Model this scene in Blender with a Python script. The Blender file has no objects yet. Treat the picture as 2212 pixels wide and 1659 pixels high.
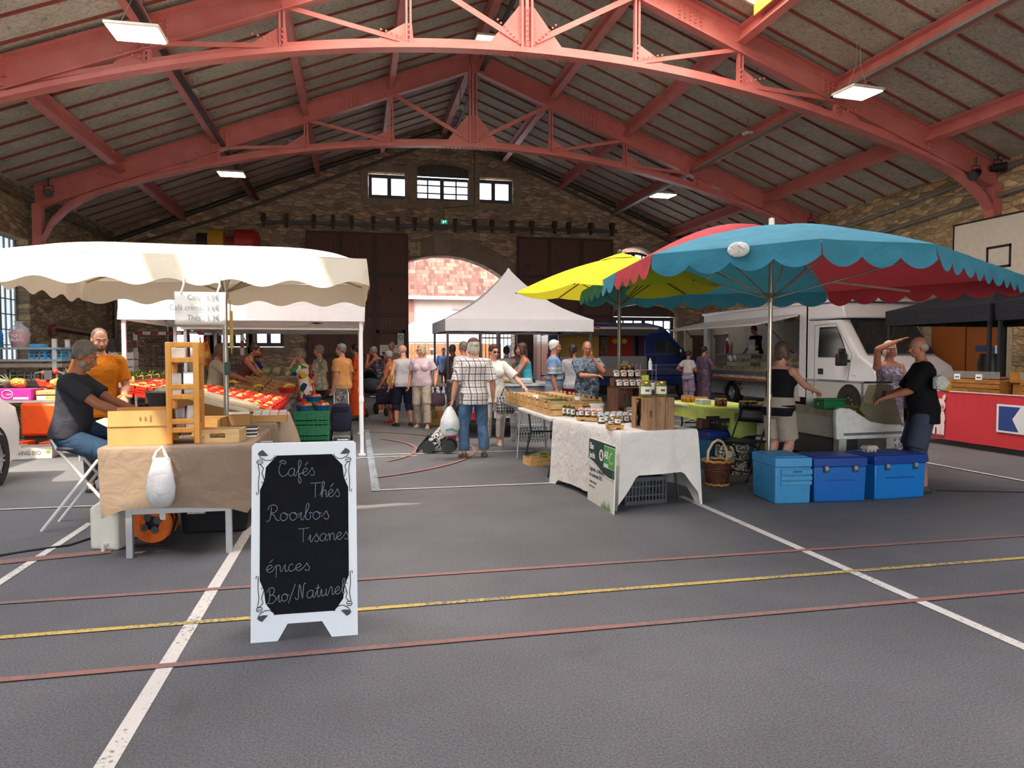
import bpy,bmesh,math,random
from mathutils import Vector,Matrix,Euler,Quaternion,noise
PI = math.pi
random.seed(7)
scene = bpy.context.scene
C = scene.collection
# ---------------------------------------------------------------- camera,sky,sun,exposure
FPX,EYE = 1580.0,1.5
YAW,PITCH = math.radians(12.11),math.radians(2.374)
cam_data = bpy.data.cameras.new('camera')
cam = bpy.data.objects.new('camera',cam_data)
C.objects.link(cam)
cam_data.sensor_width = 36.0
cam_data.lens = 36.0 * FPX / 2212.0
cam_data.clip_end = 300
cam.location = (0,0,EYE)
cam.rotation_euler = (PI / 2 - PITCH,0,-YAW)
scene.camera = cam
world = bpy.data.worlds.new('sky')
scene.world = world
world.use_nodes = True
wn = world.node_tree
wn.nodes.clear()
sky = wn.nodes.new('ShaderNodeTexSky')
sky.sky_type = 'NISHITA'
sky.sun_disc = False
sky.sun_elevation = math.radians(54)
sky.sun_rotation = math.radians(213)
sky.dust_density = 2.5
sky.air_density = 1.0
hsv = wn.nodes.new('ShaderNodeHueSaturation')
hsv.inputs['Saturation'].default_value = 0.45
bg = wn.nodes.new('ShaderNodeBackground')
bg.inputs['Strength'].default_value = 0.9
wo = wn.nodes.new('ShaderNodeOutputWorld')
wn.links.new(sky.outputs[0],hsv.inputs['Color'])
wn.links.new(hsv.outputs[0],bg.inputs['Color'])
wn.links.new(bg.outputs[0],wo.inputs['Surface'])
SUN_DIR = Vector((0.40,0.62,-1.0)).normalized()
sun_data = bpy.data.lights.new('sun','SUN')
sun_data.energy = 6.0
sun_data.angle = math.radians(0.6)
sun_data.color = (1.0,0.88,0.68)
sun = bpy.data.objects.new('sun',sun_data)
C.objects.link(sun)
sun.rotation_euler = SUN_DIR.to_track_quat('-Z','Y').to_euler()
sun.location = (-20,-30,40)
scene.view_settings.view_transform = 'Standard'
scene.view_settings.look = 'None'
scene.view_settings.gamma = 1.0
scene.view_settings.use_curve_mapping = False
scene.view_settings.exposure = 0.55
scene.cycles.max_bounces = 7
scene.cycles.diffuse_bounces = 5
scene.cycles.glossy_bounces = 3
scene.cycles.transmission_bounces = 4
scene.cycles.transparent_max_bounces = 12
scene.cycles.caustics_reflective = False
scene.cycles.caustics_refractive = False
scene.cycles.sample_clamp_indirect = 6.0
# ---------------------------------------------------------------- survey of the hall from its photograph
_s,_c = math.sin(YAW),math.cos(YAW)
_sp,_cp = math.sin(PITCH),math.cos(PITCH)
_F = Vector((_s * _cp,_c * _cp,-_sp)); _R = Vector((_c,-_s,0)); _U = Vector((_s * _sp,_c * _sp,_cp))
def _ray(px,py): return _F + _R * ((px - 1106) / FPX) + _U * (-(py - 829.5) / FPX)
def G(px,py,z=0.0):
 r = _ray(px,py); t = (z - EYE) / r.z
 return Vector((r.x * t,r.y * t,z))
def at(px,py,Y):
 r = _ray(px,py); t = Y / r.y
 return Vector((r.x * t,Y,EYE + r.z * t))
def atX(px,py,X):
 r = _ray(px,py); t = X / r.x
 return Vector((X,r.y * t,EYE + r.z * t))
# ---------------------------------------------------------------- colours and materials
def lin(h):
 h = h.lstrip('#')
 o = []
 for i in (0,2,4):
  c = int(h[i:i + 2],16) / 255.0
  o.append(c / 12.92 if c <= 0.04045 else ((c + 0.055) / 1.055) ** 2.4)
 return (o[0],o[1],o[2],1.0)
_mats = {}
class NT:
 """small helper round a material's node tree"""
 def __init__(self,name):
  self.m = bpy.data.materials.new(name); self.m.use_nodes = True
  self.t = self.m.node_tree; self.n = self.t.nodes
  self.b = self.n['Principled BSDF']; self.tc = None
 def node(self,typ,**kw):
  x = self.n.new(typ)
  for k,v in kw.items():
   if k in x.inputs: x.inputs[k].default_value = v
   else: setattr(x,k,v)
  return x
 def link(self,a,b): self.t.links.new(a,b)
 def coord(self,kind='Object',scale=(1,1,1),rot=(0,0,0)):
  if self.tc is None: self.tc = self.node('ShaderNodeTexCoord')
  mp = self.node('ShaderNodeMapping')
  mp.inputs['Scale'].default_value = scale
  mp.inputs['Rotation'].default_value = rot
  self.link(self.tc.outputs[kind],mp.inputs[0])
  return mp.outputs[0]
 def noise(self,vec,scale,detail=3,rough=0.5,dist=0.0):
  x = self.node('ShaderNodeTexNoise',Scale=scale,Detail=detail,Roughness=rough,Distortion=dist)
  self.link(vec,x.inputs['Vector']); return x.outputs['Fac']
 def voronoi(self,vec,scale,feature='F1',out='Distance'):
  x = self.node('ShaderNodeTexVoronoi',Scale=scale); x.feature = feature
  self.link(vec,x.inputs['Vector']); return x.outputs[out]
 def ramp(self,fac,stops,interp='LINEAR'):
  x = self.node('ShaderNodeValToRGB'); x.color_ramp.interpolation = interp
  e = x.color_ramp.elements
  while len(e) < len(stops): e.new(0.5)
  for el,(p,col) in zip(e,stops):
   el.position = p
   el.color = lin(col) if isinstance(col,str) else ((col,col,col,1) if not hasattr(col,'__len__') else col)
  self.link(fac,x.inputs[0]); return x.outputs['Color']
 def mix(self,fac,a,b,mode='MIX'):
  x = self.node('ShaderNodeMix',data_type='RGBA',blend_type=mode)
  for sock,v in ((x.inputs[0],fac),(x.inputs[6],a),(x.inputs[7],b)):
   if isinstance(v,str): sock.default_value = lin(v)
   elif isinstance(v,(int,float)): sock.default_value = v
   elif isinstance(v,tuple): sock.default_value = v
   else: self.link(v,sock)
  return x.outputs[2]
 def math(self,op,a,b=0.0):
  x = self.node('ShaderNodeMath',operation=op)
  for s,v in zip(x.inputs,(a,b)):
   if isinstance(v,(int,float)): s.default_value = v
   else: self.link(v,s)
  return x.outputs[0]
 def sep(self,vec):
  x = self.node('ShaderNodeSeparateXYZ'); self.link(vec,x.inputs[0]); return x.outputs
 def comb(self,a,b,c):
  x = self.node('ShaderNodeCombineXYZ')
  for s,v in zip(x.inputs,(a,b,c)):
   if isinstance(v,(int,float)): s.default_value = v
   else: self.link(v,s)
  return x.outputs[0]
 def base(self,c):
  if isinstance(c,str): self.b.inputs['Base Color'].default_value = lin(c)
  else: self.link(c,self.b.inputs['Base Color'])
 def bump(self,h,strength=0.3,dist=0.02):
  x = self.node('ShaderNodeBump',Strength=strength,Distance=dist)
  self.link(h,x.inputs['Height']); self.link(x.outputs[0],self.b.inputs['Normal'])
def M(col,rough=0.6,metal=0.0,var=0.10,vs=9.0,bump=0.0,bs=60.0,trans=0.0,emit=0.0,alpha=1.0,coat=0.0,sheen=0.0):
 """plain surface of one colour with slight procedural wear"""
 key = (col,rough,metal,var,vs,bump,bs,trans,emit,alpha,coat,sheen)
 if key in _mats: return _mats[key]
 k = NT('surface_' + col.lstrip('#'))
 co = k.coord()
 if var:
  f = k.noise(co,vs,4,0.6)
  a = lin(col)
  dark = tuple(max(0,x * (1 - 2.2 * var)) for x in a[:3]) + (1,)
  lite = tuple(min(1,x * (1 + 1.2 * var)) for x in a[:3]) + (1,)
  k.base(k.ramp(f,[(0.3,dark),(0.5,a),(0.72,lite)]))
 else: k.base(col)
 b = k.b.inputs
 b['Roughness'].default_value = rough
 b['Metallic'].default_value = metal
 if trans: b['Transmission Weight'].default_value = trans
 if alpha < 1: b['Alpha'].default_value = alpha
 if coat: b['Coat Weight'].default_value = coat
 if sheen: b['Sheen Weight'].default_value = sheen
 if emit:
  b['Emission Color'].default_value = lin(col); b['Emission Strength'].default_value = emit
 if bump: k.bump(k.noise(co,bs,3),bump,0.01)
 _mats[key] = k.m
 return k.m
def fabric(col,var=0.08,wr=0.35,scale=9.0,trans=0.0):
 key = ('fab',col,var,wr,scale,trans)
 if key in _mats: return _mats[key]
 k = NT('fabric_' + col.lstrip('#'))
 co = k.coord()
 f = k.noise(co,scale * 0.6,4,0.6)
 a = lin(col)
 k.base(k.ramp(f,[(0.3,tuple(x * (1 - 1.6 * var) for x in a[:3]) + (1,)),(0.7,tuple(min(1,x * (1 + var)) for x in a[:3]) + (1,))]))
 k.b.inputs['Roughness'].default_value = 0.85
 k.b.inputs['Specular IOR Level'].default_value = 0.2
 k.bump(k.noise(co,scale,3,0.55,0.8),wr,0.05)
 if trans:
  tr = k.node('ShaderNodeBsdfTranslucent'); tr.inputs[0].default_value = a
  mx = k.node('ShaderNodeMixShader'); mx.inputs[0].default_value = trans
  k.link(k.b.outputs[0],mx.inputs[1]); k.link(tr.outputs[0],mx.inputs[2])
  k.link(mx.outputs[0],k.n['Material Output'].inputs['Surface'])
 _mats[key] = k.m
 return k.m
def wood(col,dark,scale=(3,30,30),rough=0.6):
 key = ('wood',col,dark,scale,rough)
 if key in _mats: return _mats[key]
 k = NT('wood_' + col.lstrip('#'))
 co = k.coord('Object',scale)
 f = k.noise(co,1.0,5,0.65,1.2)
 k.base(k.ramp(f,[(0.3,dark),(0.6,col),(0.8,col)]))
 k.b.inputs['Roughness'].default_value = rough
 k.bump(f,0.15,0.005)
 _mats[key] = k.m
 return k.m
def glass(tint='#d8e4e2',fac=0.82,rough=0.02):
 """thin pane: mostly clear, a little mirror"""
 key = ('glass',tint,fac,rough)
 if key in _mats: return _mats[key]
 k = NT('thin_glass')
 t = k.node('ShaderNodeBsdfTransparent'); t.inputs[0].default_value = lin(tint)
 k.base(tint); k.b.inputs['Roughness'].default_value = rough; k.b.inputs['Specular IOR Level'].default_value = 0.7
 mx = k.node('ShaderNodeMixShader'); mx.inputs[0].default_value = fac
 k.link(k.b.outputs[0],mx.inputs[1]); k.link(t.outputs[0],mx.inputs[2])
 k.link(mx.outputs[0],k.n['Material Output'].inputs['Surface'])
 _mats[key] = k.m
 return k.m
# ---------------------------------------------------------------- mesh building
class MB:
 def __init__(s): s.v,s.f,s.mi = [],[],[]
 def add(s,vs,fs,m=0):
  o = len(s.v)
  s.v += [tuple(x) for x in vs]
  for f in fs: s.f.append(tuple(i + o for i in f)); s.mi.append(m)
  return s
 def box(s,c,d,R=None,m=0,taper=1.0):
  hx,hy,hz = d[0] / 2,d[1] / 2,d[2] / 2
  p = [Vector((x * (taper if z < 0 else 1),y * (taper if z < 0 else 1),z)) for z in (-hz,hz) for x,y in ((-hx,-hy),(hx,-hy),(hx,hy),(-hx,hy))]
  if R is not None: p = [R @ q for q in p]
  c = Vector(c)
  return s.add([q + c for q in p],[(3,2,1,0),(4,5,6,7),(0,1,5,4),(1,2,6,5),(2,3,7,6),(3,0,4,7)],m)
 def bb(s,x0,x1,y0,y1,z0,z1,m=0):
  return s.box(((x0 + x1) / 2,(y0 + y1) / 2,(z0 + z1) / 2),(x1 - x0,y1 - y0,z1 - z0),None,m)
 def bar(s,a,b,w,h,up=(0,0,1),m=0):
  """rectangular bar from a to b; w across, h along up"""
  a,b = Vector(a),Vector(b); d = b - a
  y = d.normalized(); u = Vector(up); x = y.cross(u)
  if x.length < 1e-5: x = y.cross(Vector((1,0,0)))
  x.normalize(); u = x.cross(y)
  R = Matrix((x,y,u)).transposed()
  return s.box((a + b) / 2,(w,d.length,h),R,m)
 def cyl(s,a,b,r0,r1=None,n=12,m=0,cap=True):
  if r1 is None: r1 = r0
  a,b = Vector(a),Vector(b); z = (b - a).normalized()
  x = z.orthogonal().normalized(); y = z.cross(x)
  vs = []
  for p,r in ((a,r0),(b,r1)):
   for i in range(n):
    t = 2 * PI * i / n; vs.append(p + x * (r * math.cos(t)) + y * (r * math.sin(t)))
  fs = [(i,(i + 1) % n,n + (i + 1) % n,n + i) for i in range(n)]
  if cap: fs += [tuple(range(n - 1,-1,-1)),tuple(range(n,2 * n))]
  return s.add(vs,fs,m)
 def tube(s,pts,r,n=8,m=0,closed=False):
  pts = [Vector(p) for p in pts]; k = len(pts)
  rr = r if hasattr(r,'__len__') else [r] * k
  rings = []; prev = None
  for i in range(k):
   if closed: d = pts[(i + 1) % k] - pts[i - 1]
   else: d = pts[min(i + 1,k - 1)] - pts[max(i - 1,0)]
   d.normalize()
   if prev is None: x = d.orthogonal().normalized()
   else:
    x = prev - d * prev.dot(d)
    x = x.normalized() if x.length > 1e-6 else d.orthogonal().normalized()
   prev = x; y = d.cross(x)
   rings.append([pts[i] + x * (rr[i] * math.cos(2 * PI * j / n)) + y * (rr[i] * math.sin(2 * PI * j / n)) for j in range(n)])
  return s.loft(rings,m,closed=closed)
 def loft(s,rings,m=0,cap=True,closed=False,ring_closed=True):
  n = len(rings[0]); vs = [p for r in rings for p in r]; fs = []
  k = len(rings)
  for i in range(k if closed else k - 1):
   a,b = i * n,((i + 1) % k) * n
   for j in range(n if ring_closed else n - 1):
    q = (j + 1) % n
    fs.append((a + j,a + q,b + q,b + j))
  if cap and not closed and ring_closed:
   fs.append(tuple(range(n - 1,-1,-1))); fs.append(tuple(range((k - 1) * n,k * n)))
  return s.add(vs,fs,m)
 def ell(s,c,r,R=None,nu=16,nv=10,m=0):
  c = Vector(c); vs,fs = [],[]
  if not hasattr(r,'__len__'): r = (r,r,r)
  vs.append(Vector((0,0,-r[2])))
  for i in range(1,nv):
   p = -PI / 2 + PI * i / nv
   for j in range(nu):
    t = 2 * PI * j / nu
    vs.append(Vector((r[0] * math.cos(p) * math.cos(t),r[1] * math.cos(p) * math.sin(t),r[2] * math.sin(p))))
  vs.append(Vector((0,0,r[2])))
  for j in range(nu): fs.append((0,1 + (j + 1) % nu,1 + j))
  for i in range(nv - 2):
   a,b = 1 + i * nu,1 + (i + 1) * nu
   for j in range(nu): fs.append((a + j,a + (j + 1) % nu,b + (j + 1) % nu,b + j))
  a = 1 + (nv - 2) * nu; e = len(vs) - 1
  for j in range(nu): fs.append((a + j,a + (j + 1) % nu,e))
  if R is not None: vs = [R @ q for q in vs]
  return s.add([q + c for q in vs],fs,m)
 def lathe(s,prof,c=(0,0,0),n=20,m=0,cap=True,R=None):
  c = Vector(c)
  rings = []
  for r,z in prof:
   ring = [Vector((r * math.cos(2 * PI * j / n),r * math.sin(2 * PI * j / n),z)) for j in range(n)]
   if R is not None: ring = [R @ q for q in ring]
   rings.append([q + c for q in ring])
  return s.loft(rings,m,cap)
 def prism(s,poly,vec,m=0):
  poly = [Vector(p) for p in poly]; vec = Vector(vec); n = len(poly)
  fs = [tuple(range(n - 1,-1,-1)),tuple(range(n,2 * n))]
  fs += [(i,(i + 1) % n,n + (i + 1) % n,n + i) for i in range(n)]
  return s.add(poly + [p + vec for p in poly],fs,m)
 def grid(s,nx,ny,fn,m=0):
  vs = [Vector(fn(i / nx,j / ny)) for j in range(ny + 1) for i in range(nx + 1)]
  fs = [(j * (nx + 1) + i,j * (nx + 1) + i + 1,(j + 1) * (nx + 1) + i + 1,(j + 1) * (nx + 1) + i) for j in range(ny) for i in range(nx)]
  return s.add(vs,fs,m)
 def build(s,name,mat,parent=None,smooth=True,bevel=0.0,solid=0.0,sub=0,seg=2,recalc=True,sharp=38):
  me = bpy.data.meshes.new(name)
  me.from_pydata(s.v,[],s.f)
  if recalc:
   bm = bmesh.new(); bm.from_mesh(me)
   bmesh.ops.recalc_face_normals(bm,faces=bm.faces)
   bm.to_mesh(me); bm.free()
  for mt in (mat if isinstance(mat,(list,tuple)) else [mat]): me.materials.append(mt)
  if any(s.mi): me.polygons.foreach_set('material_index',s.mi)
  if smooth:
   me.polygons.foreach_set('use_smooth',[True] * len(me.polygons))
   me.set_sharp_from_angle(angle=math.radians(sharp))
  me.update()
  o = bpy.data.objects.new(name,me); C.objects.link(o)
  if parent is not None: o.parent = parent
  if sub:
   d = o.modifiers.new('smooth','SUBSURF'); d.levels = d.render_levels = sub
  if solid:
   d = o.modifiers.new('thickness','SOLIDIFY'); d.thickness = solid; d.offset = 0
  if bevel:
   d = o.modifiers.new('edge','BEVEL'); d.width = bevel; d.segments = seg; d.limit_method = 'ANGLE'; d.angle_limit = math.radians(50)
  return o
def rot(x=0,y=0,z=0): return Euler((math.radians(x),math.radians(y),math.radians(z))).to_matrix()
def tag(o,label=None,cat=None,group=None,kind=None):
 if label: o['label'] = label
 if cat: o['category'] = cat
 if group: o['group'] = group
 if kind: o['kind'] = kind
 return o
def thing(name,label,cat,loc=(0,0,0),rz=0.0,group=None):
 o = bpy.data.objects.new(name,None); C.objects.link(o)
 o.empty_display_size = 0.1
 o.location = loc; o.rotation_euler = (0,0,math.radians(rz))
 return tag(o,label,cat,group)
def struct(o,label=None): return tag(o,label,None,None,'structure')
_kids = {}
def children_of(o): return list(o.children)
def dup(root,loc,rz=None,label=None,group=None,scale=None):
 r = root.copy(); C.objects.link(r); r.location = loc
 if rz is not None: r.rotation_euler = (0,0,math.radians(rz))
 if scale is not None: r.scale = scale if hasattr(scale,'__len__') else (scale,) * 3
 if label: r['label'] = label
 if group: r['group'] = group
 for ch in children_of(root):
  c = ch.copy(); C.objects.link(c); c.parent = r
  for g in children_of(ch):
   d = g.copy(); C.objects.link(d); d.parent = c
 return r
def text_mesh(name,s,size,mat,mtx,parent=None,depth=0.0006,bold=0.0,ax='CENTER',xs=1.0):
 cu = bpy.data.curves.new(name,'FONT'); cu.body = s; cu.size = size; cu.extrude = depth; cu.offset = bold
 cu.align_x = ax; cu.align_y = 'CENTER'; cu.resolution_u = 3
 t = bpy.data.objects.new(name,cu); C.objects.link(t)
 dg = bpy.context.evaluated_depsgraph_get()
 me = bpy.data.meshes.new_from_object(t.evaluated_get(dg))
 bpy.data.objects.remove(t); bpy.data.curves.remove(cu)
 me.transform(Matrix.Diagonal((xs,1,1,1))); me.transform(mtx)
 me.materials.clear(); me.materials.append(mat); me.name = name
 o = bpy.data.objects.new(name,me); C.objects.link(o)
 if parent is not None: o.parent = parent
 return o
def frame(o,x,y):
 """matrix with origin o, text runs along x, up along y"""
 x = Vector(x).normalized(); y = Vector(y); z = x.cross(y).normalized(); y = z.cross(x)
 m = Matrix((x,y,z)).transposed().to_4x4(); m.translation = Vector(o); return m
# ================================================================ the hall: floor,walls,roof
from mathutils.geometry import tessellate_polygon
XL,XR,XC,YB,ZR,SL = -7.6,13.4,3.1,26.0,9.55,0.385
def roof_z(x): return ZR - SL * abs(x - XC)
def asphalt_mat():
 k = NT('asphalt'); co = k.coord()
 fine = k.noise(co,95,3,0.75); big = k.noise(co,0.35,4,0.6); mid = k.noise(co,5,4,0.65)
 spk = k.ramp(fine,[(0.3,'#515153'),(0.5,'#737477'),(0.64,'#858689'),(0.8,'#a0a09f')])
 tone = k.ramp(big,[(0.3,'#c4c4c6'),(0.7,'#ffffff')])
 c = k.mix(1.0,spk,tone,'MULTIPLY')
 c = k.mix(k.ramp(mid,[(0.56,0.0),(0.74,0.28)]),c,'#5d5750')
 st = k.noise(k.coord('Object',(0.5,0.5,0.5)),1.9,6,0.7,1.0)
 c = k.mix(k.ramp(st,[(0.63,0.0),(0.72,0.3)]),c,'#4b4540')
 k.base(c); k.b.inputs['Roughness'].default_value = 0.82; k.b.inputs['Specular IOR Level'].default_value = 0.35
 k.bump(fine,0.5,0.006)
 return k.m,k
floor_mat,_k = asphalt_mat()
floor = MB().grid(12,16,lambda u,v: (-30 + 66 * u,-45 + 87 * v,0)).build('floor',floor_mat,smooth=False)
struct(floor,'grey asphalt floor of the market hall with worn court lines')
bounce_pad = MB().bb(-30,36,-45,-7.2,0.004,0.012).build('reflector',M('#cfc8b8',0.9,var=0.06,vs=2),smooth=False)  # unseen pale ground added to bounce light up to the ceiling
struct(bounce_pad,'added pale light-bouncing gravel forecourt behind the viewer')
def paint_mat(name,col,wear=0.5):
 k = NT(name); co = k.coord()
 f = k.noise(co,38,5,0.8); g = k.noise(co,1.3,2)
 a = k.math('ADD',f,k.math('MULTIPLY',k.math('SUBTRACT',g,0.5),0.35))
 c = k.mix(k.ramp(a,[(wear,0.0),(wear + 0.07,1.0)]),col,'#6f6c67')
 k.base(c); k.b.inputs['Roughness'].default_value = 0.8
 return k.m
white_paint,yellow_paint = paint_mat('worn_white_paint','#d9d6cf',0.56),paint_mat('worn_yellow_paint','#c9ae58',0.52)
red_paint,blue_paint = paint_mat('worn_red_paint','#9c6a62',0.50),paint_mat('worn_blue_paint','#8fa0ae',0.50)
_lz = [0.003]
def floor_line(p,q,w,mat):
 p,q = G(*p),G(*q)
 d = (q - p).normalized(); n = Vector((-d.y,d.x,0)) * (w / 2)
 z = _lz[0]; _lz[0] += 0.0006
 m = MB(); N = max(2,int((q - p).length / 0.5))
 m.grid(N,1,lambda u,v: (p + (q - p) * u + n * (2 * v - 1)) + Vector((0,0,z)))
 return m.build('court_line',mat,floor,smooth=False)
floor_line((215,1675),(560,1108),0.075,white_paint)
floor_line((1470,1072),(2300,1437),0.075,white_paint)
floor_line((-40,1285),(196,1130),0.06,white_paint)
floor_line((-60,1383),(2300,1199),0.05,yellow_paint)
floor_line((-60,1308),(2300,1152),0.05,red_paint)
floor_line((-60,1476),(2300,1270),0.05,red_paint)
floor_line((-60,1222),(240,1192),0.12,red_paint)
floor_line((800,983),(1150,974),0.05,white_paint)
floor_line((810,1060),(1230,1043),0.04,white_paint)
floor_line((792,930),(812,1062),0.09,blue_paint)
floor_line((560,1000),(900,985),0.04,white_paint)
floor_line((-20,1103),(260,1092),0.035,white_paint)
floor_line((1960,993),(2300,1057),0.06,white_paint)
floor_line((1420,906),(1700,928),0.06,white_paint)
for (cx,cy,r0,a0,a1) in ((-1.2,11.6,3.0,-62,65),(-1.2,11.6,2.1,-40,40)):
 m = MB(); z = _lz[0]; _lz[0] += 0.0006
 m.grid(40,1,lambda u,v: (cx + (r0 + 0.06 * v) * math.cos(math.radians(a0 + (a1 - a0) * u)),cy + (r0 + 0.06 * v) * math.sin(math.radians(a0 + (a1 - a0) * u)),z))
 m.build('court_line',red_paint,floor,smooth=False)
def stone_mat(name,axis,tint='#b09a80',sc=1.0):
 """coursed rubble stone"""
 k = NT(name); co = k.coord()
 x,y,z = k.sep(co)
 u = x if axis == 'x' else y
 w = k.noise(co,1.6,3); w2 = k.noise(co,4.5,2)
 uu = k.math('ADD',u,k.math('MULTIPLY',w2,0.14))
 zz = k.math('ADD',z,k.math('MULTIPLY',w,0.16))
 v = k.comb(k.math('MULTIPLY',uu,3.0 * sc),k.math('MULTIPLY',zz,8.5 * sc),0.0)
 cell = k.voronoi(v,1.0,'F1','Color')
 edge = k.voronoi(v,1.0,'DISTANCE_TO_EDGE')
 r = k.sep(cell)[0]
 a = lin(tint)
 sh = lambda f,g=1.0,b=1.0: (a[0] * f,a[1] * f * g,a[2] * f * b,1)
 c = k.ramp(r,[(0.0,sh(0.62)),(0.35,sh(0.9,0.97,0.9)),(0.6,sh(1.1)),(0.85,sh(1.3,0.93,0.78)),(1.0,sh(1.4))])
 n = k.noise(co,22,5,0.7)
 c = k.mix(0.55,c,k.ramp(n,[(0.25,'#4a4038'),(0.7,'#e8dfd0')]),'OVERLAY')
 c = k.mix(k.ramp(edge,[(0.0,0.75),(0.09,0.0)]),c,sh(0.6))
 k.base(c); k.b.inputs['Roughness'].default_value = 0.92; k.b.inputs['Specular IOR Level'].default_value = 0.1
 hgt = k.mix(0.4,k.ramp(edge,[(0.0,0.0),(0.16,1.0)]),n)
 k.bump(hgt,0.9,0.05)
 return k.m
stone_x,stone_y = stone_mat('rubble_stone_gable','x','#b3a193'),stone_mat('rubble_stone_side','y','#c6b395')
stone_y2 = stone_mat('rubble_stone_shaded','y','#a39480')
ashlar = M('#8f8170',0.9,var=0.16,vs=3.0,bump=0.5,bs=40)
def arch_pts(cx,zc,r,a0,a1,n=16):
 return [(cx + r * math.cos(math.radians(a0 + (a1 - a0) * i / n)),zc + r * math.sin(math.radians(a0 + (a1 - a0) * i / n))) for i in range(n + 1)]
def slab(name,outer,holes,mat,place,thick,parent=None):
 """flat slab from a 2-D outline with openings, extruded along a normal"""
 polys = [[Vector((p[0],p[1],0)) for p in outer]] + [[Vector((p[0],p[1],0)) for p in h] for h in holes]
 tris = tessellate_polygon(polys)
 flat = [p for q in polys for p in q]
 n = len(flat); m = MB()
 vs = [place(p.x,p.y,0) for p in flat] + [place(p.x,p.y,thick) for p in flat]
 fs = [tuple(t) for t in tris] + [tuple(i + n for i in reversed(t)) for t in tris]
 o = 0
 for q in polys:
  k = len(q)
  for i in range(k):
   a,b = o + i,o + (i + 1) % k
   fs.append((a,b,b + n,a + n))
  o += k
 m.add(vs,fs)
 return m.build(name,mat,parent,smooth=False)
ARCH = arch_pts(XC,1.44,3.53,43,137)[:]
arch_hole = [(5.68,0.0)] + ARCH + [(0.52,0.0)]
def rect(x0,x1,z0,z1): return [(x0,z0),(x1,z0),(x1,z1),(x0,z1)]
WIN_C = [(2.05,6.9),(4.1,6.9),(4.1,7.9)] + [(3.075 + 1.025 * math.cos(math.radians(a)),7.9 + 0.27 * math.sin(math.radians(a))) for a in range(15,180,15)] + [(2.05,7.9)]
WIN_L,WIN_R = rect(0.5,1.95,6.88,7.78),rect(4.24,5.62,6.88,7.78)
WIN_UR = [(9.55,4.1),(11.05,4.1),(11.05,5.0)] + [(10.3 + 0.75 * math.cos(math.radians(a)),5.0 + 0.5 * math.sin(math.radians(a))) for a in range(15,180,15)] + [(9.55,5.0)]
WIN_LR = [(9.45,1.0),(12.0,1.0),(12.0,2.95)] + [(10.72 + 1.28 * math.cos(math.radians(a)),2.95 + 0.42 * math.sin(math.radians(a))) for a in range(15,180,15)] + [(9.45,2.95)]
low = []
for (a,b) in ((362,447),(467,538),(545,613)):
 p,q = at(a,720,YB),at(b,744,YB)
 low.append(rect(p.x,q.x,1.72,2.75))
outer = [(XL - 0.5,0),(0.5,0)] + [(5.7,0),(XR + 0.5,0),(XR + 0.5,roof_z(XR)),(XC,ZR),(XL - 0.5,roof_z(XL))]
# the arch is open to the ground: cut it out of the outline itself
outer = [(XL - 0.5,0),(0.52,0)] + list(reversed(ARCH)) + [(5.68,0),(XR + 0.5,0),(XR + 0.5,roof_z(XR)),(XC,ZR),(XL - 0.5,roof_z(XL))]
wall_back = slab('wall_back',outer,[WIN_C,WIN_L,WIN_R,WIN_UR,WIN_LR] + low,stone_x,lambda x,z,t: (x,YB + t,z),0.6)
struct(wall_back,'brown rubble stone gable wall with an arched gateway')
# dressed stone surrounds
def ring(poly_in,w,closed=True):
 cx = sum(p[0] for p in poly_in) / len(poly_in); cz = sum(p[1] for p in poly_in) / len(poly_in)
 out = []
 for x,z in poly_in:
  dx,dz = x - cx,z - cz; L = math.hypot(dx,dz)
  hx = max(abs(p[0] - cx) for p in poly_in); hz = max(abs(p[1] - cz) for p in poly_in)
  out.append((cx + dx * (1 + w / hx),cz + dz * (1 + w / hz)))
 return out
for nm,w in ((WIN_C,0.3),(WIN_L,0.24),(WIN_R,0.24),(WIN_UR,0.34),(WIN_LR,0.36),(low[0],0.2),(low[1],0.2),(low[2],0.2)):
 struct(slab('stone_surround',ring(nm,w),[nm],ashlar,lambda x,z,t: (x,YB - 0.03 - 0.002 * w + t,z),0.05,wall_back))
A2 = arch_pts(XC,1.44,3.53,43,137,24); A3 = arch_pts(XC,1.44,4.18,137,43,24)
struct(slab('stone_surround',A2 + A3,[],M('#857768',0.9,var=0.14,vs=2.0,bump=0.4,bs=30),lambda x,z,t: (x,YB - 0.04 + t,z),0.05,wall_back))
struct(MB().bb(2.75,3.4,YB - 0.09,YB - 0.03,5.0,5.75).build('keystone',ashlar,wall_back,bevel=0.02))
struct(MB().bb(1.85,2.28,YB - 0.09,YB - 0.04,4.92,5.42).build('pale_stone',M('#b3a184',0.9,var=0.3,vs=8),wall_back,bevel=0.02))
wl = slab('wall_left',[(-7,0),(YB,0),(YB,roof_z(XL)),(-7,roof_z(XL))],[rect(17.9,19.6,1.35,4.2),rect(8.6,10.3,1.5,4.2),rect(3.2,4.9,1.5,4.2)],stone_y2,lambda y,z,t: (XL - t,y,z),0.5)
struct(wl,'brown rubble stone side wall behind the metal rack')
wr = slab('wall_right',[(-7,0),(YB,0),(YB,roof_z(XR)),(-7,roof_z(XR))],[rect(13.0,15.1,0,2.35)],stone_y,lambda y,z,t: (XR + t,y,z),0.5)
struct(wr,'tan coursed stone side wall with the brown door')
plaster = M('#b9ae9d',0.85,var=0.06,vs=3)
for n_,o_ in (('wall_annexe',MB().bb(12.25,XR - 0.1,25.8,YB - 0.05,0,2.55)),('wall_annexe',MB().bb(XR - 0.18,XR - 0.02,19.6,25.8,0,2.5))):
 struct(o_.build(n_,plaster,bevel=0.01),'cream plastered low wall behind the food truck')
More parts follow.
